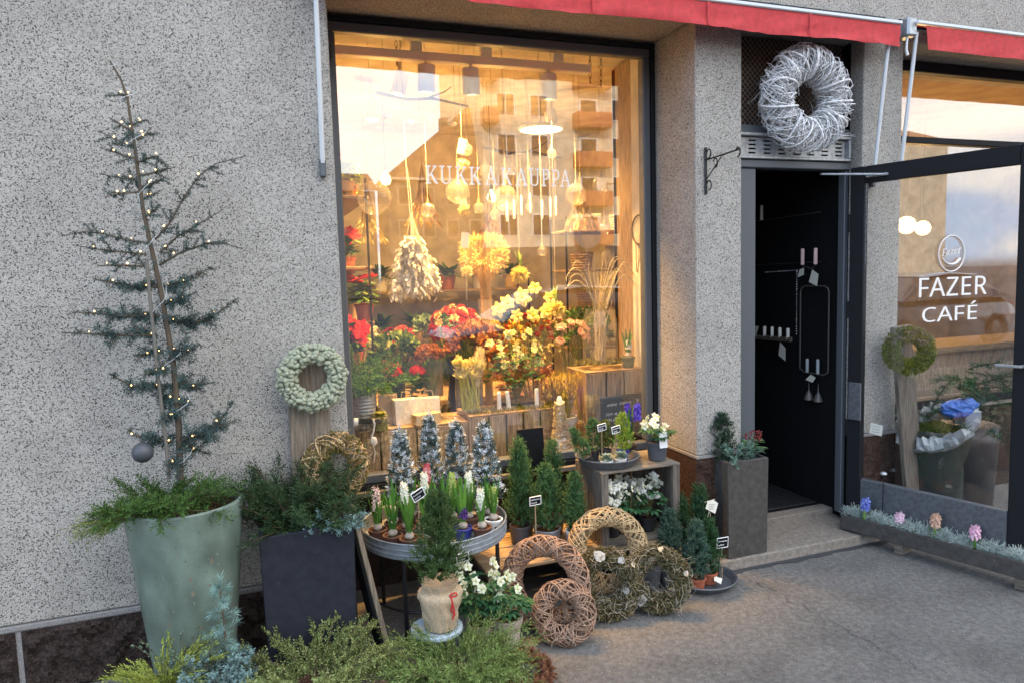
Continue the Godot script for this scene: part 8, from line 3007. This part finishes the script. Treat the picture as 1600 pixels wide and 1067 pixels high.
func shelves() -> void:
	shelf_unit("tall shelf of potted plants along the shop's side wall", Vector3(0.50, 0.068, -1.55), PI / 2, 1.1, 0.34, [0.55, 0.98, 1.28, 1.60, 2.0])
	shelf_unit("tall shelf of baskets and jars behind the glass jar", Vector3(2.75, 0.068, -1.95), 0.0, 0.95, 0.34, [0.5, 0.95, 1.25, 1.55, 1.85])
	shelf_unit("low shelf of pots at the back of the shop", Vector3(1.6, 0.068, -3.5), 0.0, 1.9, 0.34, [0.5, 0.95, 1.4])
	var mb: MB
	# plants on the side wall shelf: their labels name shelf and look
	var names := {
		"poinsettia": ["red poinsettia in a kraft pot on the side shelf", "potted plants on the side shelf"],
		"green": ["light green leafy pot plant on the side shelf", "green pot plants on the side shelf"]}
	for e in [["poinsettia", 0.55, 1.63, -1.2], ["poinsettia", 0.62, 1.35, -1.05], ["green", 0.52, 1.67, -1.5], ["green", 0.56, 2.07, -1.15], ["poinsettia", 0.60, 2.07, -1.35], ["green", 0.6, 1.35, -1.35], ["poinsettia", 0.58, 1.05, -1.3], ["green", 0.64, 2.07, -1.75], ["green", 0.64, 1.05, -1.55], ["poinsettia", 0.66, 1.35, -1.65]]:
		var lab: Array = names[e[0]]
		var t := thing("poinsettia" if e[0] == "poinsettia" else "leafy_plant", lab[0], "pot plant", Vector3(e[1], e[2] - 0.002, e[3]), 0, lab[1])
		part(t, "pot", pot_shape(0.042, 0.055, 0.1, 0.003, 22), M.kraft if e[0] == "green" else M.terracotta)
		var lv := MB.new()
		for k in 60:
			var g := f(0, TAU)
			var d := Vector3(cos(g), f(-0.1, 0.9), sin(g)).normalized()
			lv.tint(Color(0.05, 0.12, 0.02) if e[0] != "green" else Color(0.16, 0.28, 0.04), Color(0.12, 0.22, 0.05) if e[0] != "green" else Color(0.36, 0.48, 0.1), f(0, 1))
			lv.leaf(Vector3(cos(g) * 0.02, f(0.1, 0.2), sin(g) * 0.02), d, d.cross(Vector3.UP).normalized(), f(0.06, 0.11), 0.024)
		part(t, "foliage", lv, M.leafy)
		if e[0] == "poinsettia":
			for k in 5:
				var fl := MB.new()
				petals(fl, Vector3(f(-0.06, 0.06), f(0.2, 0.26), f(-0.06, 0.06)), Vector3(f(-0.3, 0.6), 0.6, f(-0.2, 0.8)), 0.065, 8, Color(0.45, 0.01, 0.02), Color(0.68, 0.04, 0.05), 0.15)
				part(t, "bract", fl, M.petal)
	var pf := thing("poinsettia", "red poinsettia standing behind the fir bucket in the window", "pot plant", Vector3(0.50, 1.05, -0.95))
	part(pf, "pot", pot_shape(0.05, 0.06, 0.12, 0.003, 22), M.terracotta)
	mb = MB.new()
	mb.tube(PackedVector3Array([Vector3(0, -0.52, 0), Vector3(0, 0.0, 0)]), 0.05, 0.05, 16)
	part(pf, "stand", mb, M.dark_y)
	var lv2 := MB.new()
	for k in 8:
		var fl2 := MB.new()
		petals(fl2, Vector3(f(-0.08, 0.08), f(0.2, 0.33), f(-0.05, 0.08)), Vector3(f(-0.3, 0.6), 0.4, 0.8), 0.06, 8, Color(0.5, 0.01, 0.02), Color(0.72, 0.04, 0.05), 0.15)
		part(pf, "bract", fl2, M.petal)
	for k in 50:
		var g := f(0, TAU)
		var d := Vector3(cos(g), f(-0.1, 0.7), sin(g)).normalized()
		lv2.tint(Color(0.05, 0.12, 0.02), Color(0.12, 0.22, 0.05), f(0, 1))
		lv2.leaf(Vector3(cos(g) * 0.03, f(0.12, 0.28), sin(g) * 0.03), d, d.cross(Vector3.UP).normalized(), 0.09, 0.024)
	part(pf, "foliage", lv2, M.leafy)
	# jars, baskets and boxes on the other shelves
	var n := 0
	for e in [[2.5, 2], [2.75, 2], [3.0, 2], [2.45, 3], [2.7, 3], [2.95, 3], [2.5, 1], [2.85, 1], [2.5, 4], [2.8, 4]]:
		var y: float = 0.068 + [0.5, 0.95, 1.25, 1.55, 1.85][e[1]] + 0.001
		var kind := n % 3
		var t := thing(["basket", "ceramic_jar", "paper_box"][kind], ["woven straw basket on the shelf behind the glass jar", "cream ceramic jar on the shelf behind the glass jar", "kraft paper box on the shelf behind the glass jar"][kind], ["basket", "jar", "box"][kind], Vector3(e[0], y, -1.92), 0, "wares on the back shelves")
		if kind == 0:
			mb = MB.new()
			mb.lathe([Vector2(0, 0), Vector2(0.07, 0), Vector2(0.09, 0.12), Vector2(0.095, 0.13), Vector2(0.085, 0.13), Vector2(0.065, 0.02), Vector2(0, 0.02)], 26)
			part(t, "body", mb, M.twig_gold)
			mb = MB.new()
			for r in 6:
				var p := PackedVector3Array()
				for k in 25:
					var g := TAU * k / 24.0
					p.append(Vector3(cos(g), 0, sin(g)) * (0.072 + 0.018 * r / 5.0 + 0.002 * (k % 2)) + Vector3(0, 0.01 + r * 0.02, 0))
				mb.tube(p, 0.006, 0.006, 5, false)
			part(t, "weave", mb, M.twig_gold)
		elif kind == 1:
			mb = MB.new()
			mb.smooth_lathe([Vector2(0, 0), Vector2(0.05, 0), Vector2(0.07, 0.05), Vector2(0.065, 0.12), Vector2(0.035, 0.16), Vector2(0.04, 0.18), Vector2(0.03, 0.18), Vector2(0.02, 0.1)], 26)
			part(t, "body", mb, M.cream_paper)
		else:
			mb = MB.new()
			mb.between(-0.09, 0.09, 0, 0.11, -0.06, 0.06, 0.004)
			part(t, "body", mb, M.kraft)
			mb = MB.new()
			mb.between(-0.094, 0.094, 0.095, 0.125, -0.064, 0.064, 0.003)
			part(t, "lid", mb, M.cream_paper)
		n += 1
	for k in 12:
		var t := thing("back_pot", "dark potted foliage plant on the low shelf at shop's back", "pot plant", Vector3(0.8 + 0.32 * (k % 6), 0.068 + (0.951 if k < 6 else 1.401), -3.42), 0, "pot plants on the low back shelf")
		part(t, "pot", pot_shape(0.06, 0.08, 0.13, 0.003, 20), [M.terracotta, M.white_glaze, M.kraft][k % 3])
		var lv := MB.new()
		for i in 60:
			var g := f(0, TAU)
			var d := Vector3(cos(g), f(0.0, 1.4), sin(g)).normalized()
			lv.tint(Color(0.03, 0.08, 0.02), Color(0.14, 0.24, 0.06), f(0, 1))
			lv.leaf(Vector3(0, 0.12, 0), d, d.cross(Vector3.UP).normalized(), f(0.12, 0.24), 0.025)
		part(t, "foliage", lv, M.leafy)
	# large bucket of magnolia and dark bouquet masses mid-shop
	for e in [["tall zinc bucket of greenery mid shop behind red bouquet", 1.25, -1.9, 0], ["tall zinc bucket of rust coloured branches mid shop", 1.85, -2.0, 1], ["tall zinc bucket of dusky rose hydrangeas behind the candles", 1.75, -1.35, 2]]:
		var t := thing("flower_bucket", e[0], "flower bucket", Vector3(e[1], 0.068, e[2]), 0, "buckets of cut flowers")
		mb = MB.new()
		mb.lathe([Vector2(0, 0), Vector2(0.11, 0), Vector2(0.15, 0.5), Vector2(0.155, 0.505), Vector2(0.14, 0.5), Vector2(0.1, 0.02), Vector2(0, 0.02)], 30)
		part(t, "bucket", mb, M.zinc_dark)
		var lv := MB.new()
		var pal: Array = [[Color(0.03, 0.07, 0.02), Color(0.1, 0.16, 0.05)], [Color(0.16, 0.06, 0.02), Color(0.36, 0.16, 0.05)], [Color(0.26, 0.11, 0.09), Color(0.46, 0.28, 0.22)]][e[3]]
		for i in 260:
			var d := Vector3(f(-1, 1), f(-0.3, 1.2), f(-1, 1)).normalized()
			lv.tint(pal[0], pal[1], f(0, 1))
			lv.leaf(Vector3(0, 0.78, 0) + d * f(0.05, 0.2), d, d.cross(rv()).normalized(), f(0.05, 0.09), 0.022)
		part(t, "foliage", lv, M.leafy)
		part(t, "stem", stems(Vector3(0, 0.3, 0), [Vector3(0.1, 0.8, 0), Vector3(-0.1, 0.8, 0.05), Vector3(0, 0.85, -0.1), Vector3(0.05, 0.8, 0.1)], 0.004), M.leafy)


func street() -> void:
	# what the window mirrors: houses across the square, parked cars, a road sign
	tex(mat("plaster_cream", lin(0.72, 0.63, 0.48), 0.85), M.blotch, Vector3(0.2, 0.2, 0.2))
	tex(mat("plaster_grey", lin(0.13, 0.12, 0.11), 0.85), M.blotch, Vector3(0.2, 0.2, 0.2))
	tex(mat("roof_tile", lin(0.30, 0.15, 0.08), 0.8), M.grain, Vector3(0.3, 2.5, 0.3))
	mat("balcony_orange", lin(0.42, 0.13, 0.06), 0.7)
	mat("dark_pane", lin(0.02, 0.025, 0.03), 0.08)
	mat("far_pane", lin(0.025, 0.03, 0.035), 0.6)
	var b := thing("apartment_house", "cream corner apartment house with orange balconies across the street", "building", Vector3(16.9, 0.0, 48.0))
	var mb := MB.new()
	mb.between(0, 22, 3.6, 21, 0, 12, 0.02)
	part(b, "wall", mb, M.plaster_cream)
	mb = MB.new()
	mb.between(-0.05, 22.05, 0, 3.58, -0.05, 12, 0.02)
	part(b, "ground_floor", mb, M.plaster_grey)
	mb = MB.new()
	mb.between(-0.4, 22.4, 21.02, 21.4, -0.4, 12.4, 0.05)
	part(b, "roof", mb, M.roof_tile)
	for s in 5:
		for xx in [1.9, 4.6, 11.6, 14.6, 18.2]:
			var y: float = 5.3 + s * 3.0
			mb = MB.new()
			mb.between(xx - 0.75, xx + 0.75, y - 0.85, y + 0.85, -0.06, 0.06, 0.02)
			var w := part(b, "window", mb, M.white_paint)
			for e in [[-0.66, -0.04], [0.04, 0.66]]:
				mb = MB.new()
				mb.between(xx + e[0], xx + e[1], y - 0.76, y + 0.76, -0.08, -0.062, 0.005)
				part(w, "pane", mb, M.far_pane)
		mb = MB.new()
		var yb: float = 3.75 + s * 3.0
		for e in [[7.4, 10.3], [-0.1, 0.95]]:
			if e[0] < 0 and s < 3:
				continue
			mb = MB.new()
			mb.between(e[0], e[1], yb + 0.1, yb + 1.1, -1.2, -1.08, 0.02)
			mb.between(e[0], e[0] + 0.1, yb + 0.1, yb + 1.1, -1.07, -0.02, 0.02)
			mb.between(e[1] - 0.1, e[1], yb + 0.1, yb + 1.1, -1.07, -0.02, 0.02)
			mb.between(e[0], e[1], yb - 0.06, yb + 0.09, -1.2, -0.02, 0.02)
			part(b, "balcony", mb, M.balcony_orange)
		mb = MB.new()
		mb.between(8.0, 9.6, yb + 0.15, yb + 2.3, -0.05, 0.05, 0.02)
		var d := part(b, "balcony_door", mb, M.white_paint)
		mb = MB.new()
		mb.between(8.15, 9.45, yb + 0.3, yb + 2.2, -0.07, -0.052, 0.005)
		part(d, "pane", mb, M.far_pane)
	for xx in [1.5, 5.5, 9.5, 13.5, 17.5]:
		mb = MB.new()
		mb.between(xx, xx + 3.0, 0.4, 2.9, -0.1, -0.06, 0.005)
		part(b, "shop_front", mb, M.far_pane)
	var h := thing("hipped_house", "dark walled house with brown hipped roof across the street", "building", Vector3(9.75, 0.0, 48.6))
	mb = MB.new()
	mb.between(0, 7.05, 0, 8.8, 0, 4.4, 0.02)
	part(h, "wall", mb, M.plaster_grey)
	mb = MB.new()
	var e0 := Vector3(-0.2, 8.8, -0.2)
	var e1 := Vector3(7.1, 8.8, -0.2)
	var e2 := Vector3(7.1, 8.8, 4.6)
	var e3 := Vector3(-0.2, 8.8, 4.6)
	var r0 := Vector3(6.9, 14.6, 2.2)
	var r1 := Vector3(7.1, 14.6, 2.2)
	var c := Vector3(4.5, 9.5, 2.2)
	mb.poly([e0, e1, r1, r0], c)
	mb.poly([e3, e2, r1, r0], c)
	mb.poly([e0, e3, r0], c)
	mb.poly([e1, e2, r1], c)
	mb.poly([e0, e1, e2, e3], c + Vector3(0, 5, 0))
	var rf := part(h, "roof", mb, M.roof_tile)
	mb = MB.new()
	mb.between(4.6, 5.2, 11.0, 13.6, 1.6, 2.4, 0.02)
	part(rf, "chimney", mb, M.plaster_grey)
	mb = MB.new()
	mb.between(-0.3, 7.1, 8.62, 8.79, -0.32, -0.02, 0.01)
	part(h, "cornice", mb, M.plaster_cream)
	for s in 2:
		for k in 4:
			mb = MB.new()
			mb.between(0.7 + k * 1.8, 1.7 + k * 1.8, 4.4 + s * 2.4, 5.8 + s * 2.4, -0.06, 0.05, 0.01)
			var w := part(h, "window", mb, M.aged_clay)
			mb = MB.new()
			mb.between(0.8 + k * 1.8, 1.6 + k * 1.8, 4.5 + s * 2.4, 5.7 + s * 2.4, -0.08, -0.062, 0.01)
			part(w, "pane", mb, M.far_pane)
	for e in [["low grey house at the far side of the square", -14.0, 23.4, 8.2], ["long grey house far along the street", -45.0, 30.0, 9.0], ["tall grey block far up the street", 41.0, 28.0, 14.0]]:
		var q := thing("far_house", e[0], "building", Vector3(e[1], 0, 52.0))
		mb = MB.new()
		mb.between(0, e[2], 0, e[3], 0, 10, 0.02)
		part(q, "wall", mb, M.plaster_cream if e[3] > 10 else M.plaster_grey)
		mb = MB.new()
		mb.poly([Vector3(-0.3, e[3], -0.3), Vector3(e[2] + 0.3, e[3], -0.3), Vector3(e[2] + 0.3, e[3] + 2.0, 5), Vector3(-0.3, e[3] + 2.0, 5)], Vector3(e[2] * 0.5, e[3] - 3, 5))
		mb.poly([Vector3(-0.3, e[3], 10.3), Vector3(e[2] + 0.3, e[3], 10.3), Vector3(e[2] + 0.3, e[3] + 2.0, 5), Vector3(-0.3, e[3] + 2.0, 5)], Vector3(e[2] * 0.5, e[3] - 3, 5))
		part(q, "roof", mb, M.roof_tile)
	car("dark blue hatchback parked at the kerb, mirrored in shop window", Vector3(4.9, -0.12, 7.4), lin(0.03, 0.04, 0.06))
	car("grey blue hatchback parked at the kerb, mirrored in cafe window", Vector3(13.0, -0.12, 7.4), lin(0.16, 0.20, 0.22))
	var s := thing("road_sign", "round road sign on a grey post by the kerb", "road sign", Vector3(6.3, 0.0, 8.9))
	mb = MB.new()
	mb.tube(PackedVector3Array([Vector3(0, -0.12, 0), Vector3(0, 2.6, 0)]), 0.03, 0.03, 10)
	part(s, "post", mb, M.galvanised)
	mb = MB.new()
	mb.lathe([Vector2(0, -0.01), Vector2(0.3, -0.01), Vector2(0.3, 0.01), Vector2(0, 0.01)], 28)
	part(s, "disc", mb, M.white_paint, Vector3(0, 2.35, -0.05), Basis(Vector3.RIGHT, PI / 2))


func car(label: String, at: Vector3, paint: Color) -> void:
	var t := thing("parked_car", label, "car", at, 0, "cars parked along the kerb")
	var pm := mat("car_paint%d" % taken["parked_car"], paint, 0.35, 0.3)
	pm.clearcoat_enabled = true
	pm.clearcoat = 1.0
	pm.clearcoat_roughness = 0.05
	# body: sections along x; half width at sill, waist; heights
	var loft := func(rows: Array, m: Material, called: String) -> void:
		var mb := MB.new()
		var rings := []
		for r in rows:
			var ring_pts := []
			for p in [[-1.0, 0.0], [-1.0, 0.5], [-0.93, 0.85], [-0.75, 1.0], [0.75, 1.0], [0.93, 0.85], [1.0, 0.5], [1.0, 0.0]]:
				ring_pts.append(Vector3(r[0], lerpf(r[1], r[2], p[1]), p[0] * lerpf(r[3], r[4], p[1])))
			rings.append(ring_pts)
		for i in rings.size() - 1:
			for j in 8:
				var k: int = (j + 1) % 8
				var mid: Vector3 = (rings[i][0] + rings[i][4] + rings[i + 1][0] + rings[i + 1][4]) / 4.0
				mb.poly([rings[i][j], rings[i][k], rings[i + 1][k]], mid)
				mb.poly([rings[i][j], rings[i + 1][k], rings[i + 1][j]], mid)
		mb.poly(rings[0], rings[1][0].lerp(rings[1][4], 0.5))
		mb.poly(rings[-1], rings[-2][0].lerp(rings[-2][4], 0.5))
		part(t, called, mb, m)
	loft.call([[-2.05, 0.38, 0.72, 0.72, 0.68], [-1.9, 0.28, 0.86, 0.84, 0.8], [-1.2, 0.24, 0.95, 0.88, 0.85], [-0.2, 0.22, 0.97, 0.89, 0.86], [0.9, 0.22, 0.97, 0.89, 0.86], [1.7, 0.25, 0.95, 0.87, 0.82], [2.0, 0.35, 0.85, 0.78, 0.72]], pm, "body")
	loft.call([[-1.2, 0.955, 0.97, 0.80, 0.78], [-0.5, 0.975, 1.40, 0.82, 0.58], [0.3, 0.975, 1.47, 0.83, 0.6], [1.1, 0.975, 1.42, 0.82, 0.58], [1.85, 0.955, 0.98, 0.78, 0.75]], M.dark_pane, "glasshouse")
	loft.call([[-0.45, 1.402, 1.43, 0.58, 0.5], [0.3, 1.472, 1.5, 0.6, 0.52], [1.1, 1.422, 1.45, 0.58, 0.5]], pm, "roof")
	for xx in [-1.3, 1.25]:
		for s in [-1, 1]:
			var w := MB.new()
			w.lathe([Vector2(0.2, -0.1), Vector2(0.3, -0.1), Vector2(0.32, -0.07), Vector2(0.32, 0.07), Vector2(0.3, 0.1), Vector2(0.2, 0.1)], 26)
			var wheel := part(t, "wheel", w, M.black_plastic, Vector3(xx, 0.32, s * 0.82), Basis(Vector3.RIGHT, PI / 2))
			w = MB.new()
			w.lathe([Vector2(0.0, 0.07), Vector2(0.06, 0.075), Vector2(0.2, 0.06)], 20)
			w.lathe([Vector2(0.2, -0.06), Vector2(0.06, -0.075), Vector2(0.0, -0.07)], 20)
			part(wheel, "rim", w, M.galvanised)
	for s in [-1, 1]:
		var l := MB.new()
		l.box(Vector3(-2.0, 0.72, s * 0.55), Vector3(0.1, 0.14, 0.28), Basis.IDENTITY, 0.03)
		part(t, "headlight", l, M.white_glaze)
		l = MB.new()
		l.box(Vector3(1.94, 0.78, s * 0.6), Vector3(0.1, 0.16, 0.2), Basis.IDENTITY, 0.03)
		part(t, "tail_light", l, M.red_ribbon)


func _ready() -> void:
	rg.seed = 1
	camera_and_light()
	materials()
	place()
	outside()
	inside()
	street()
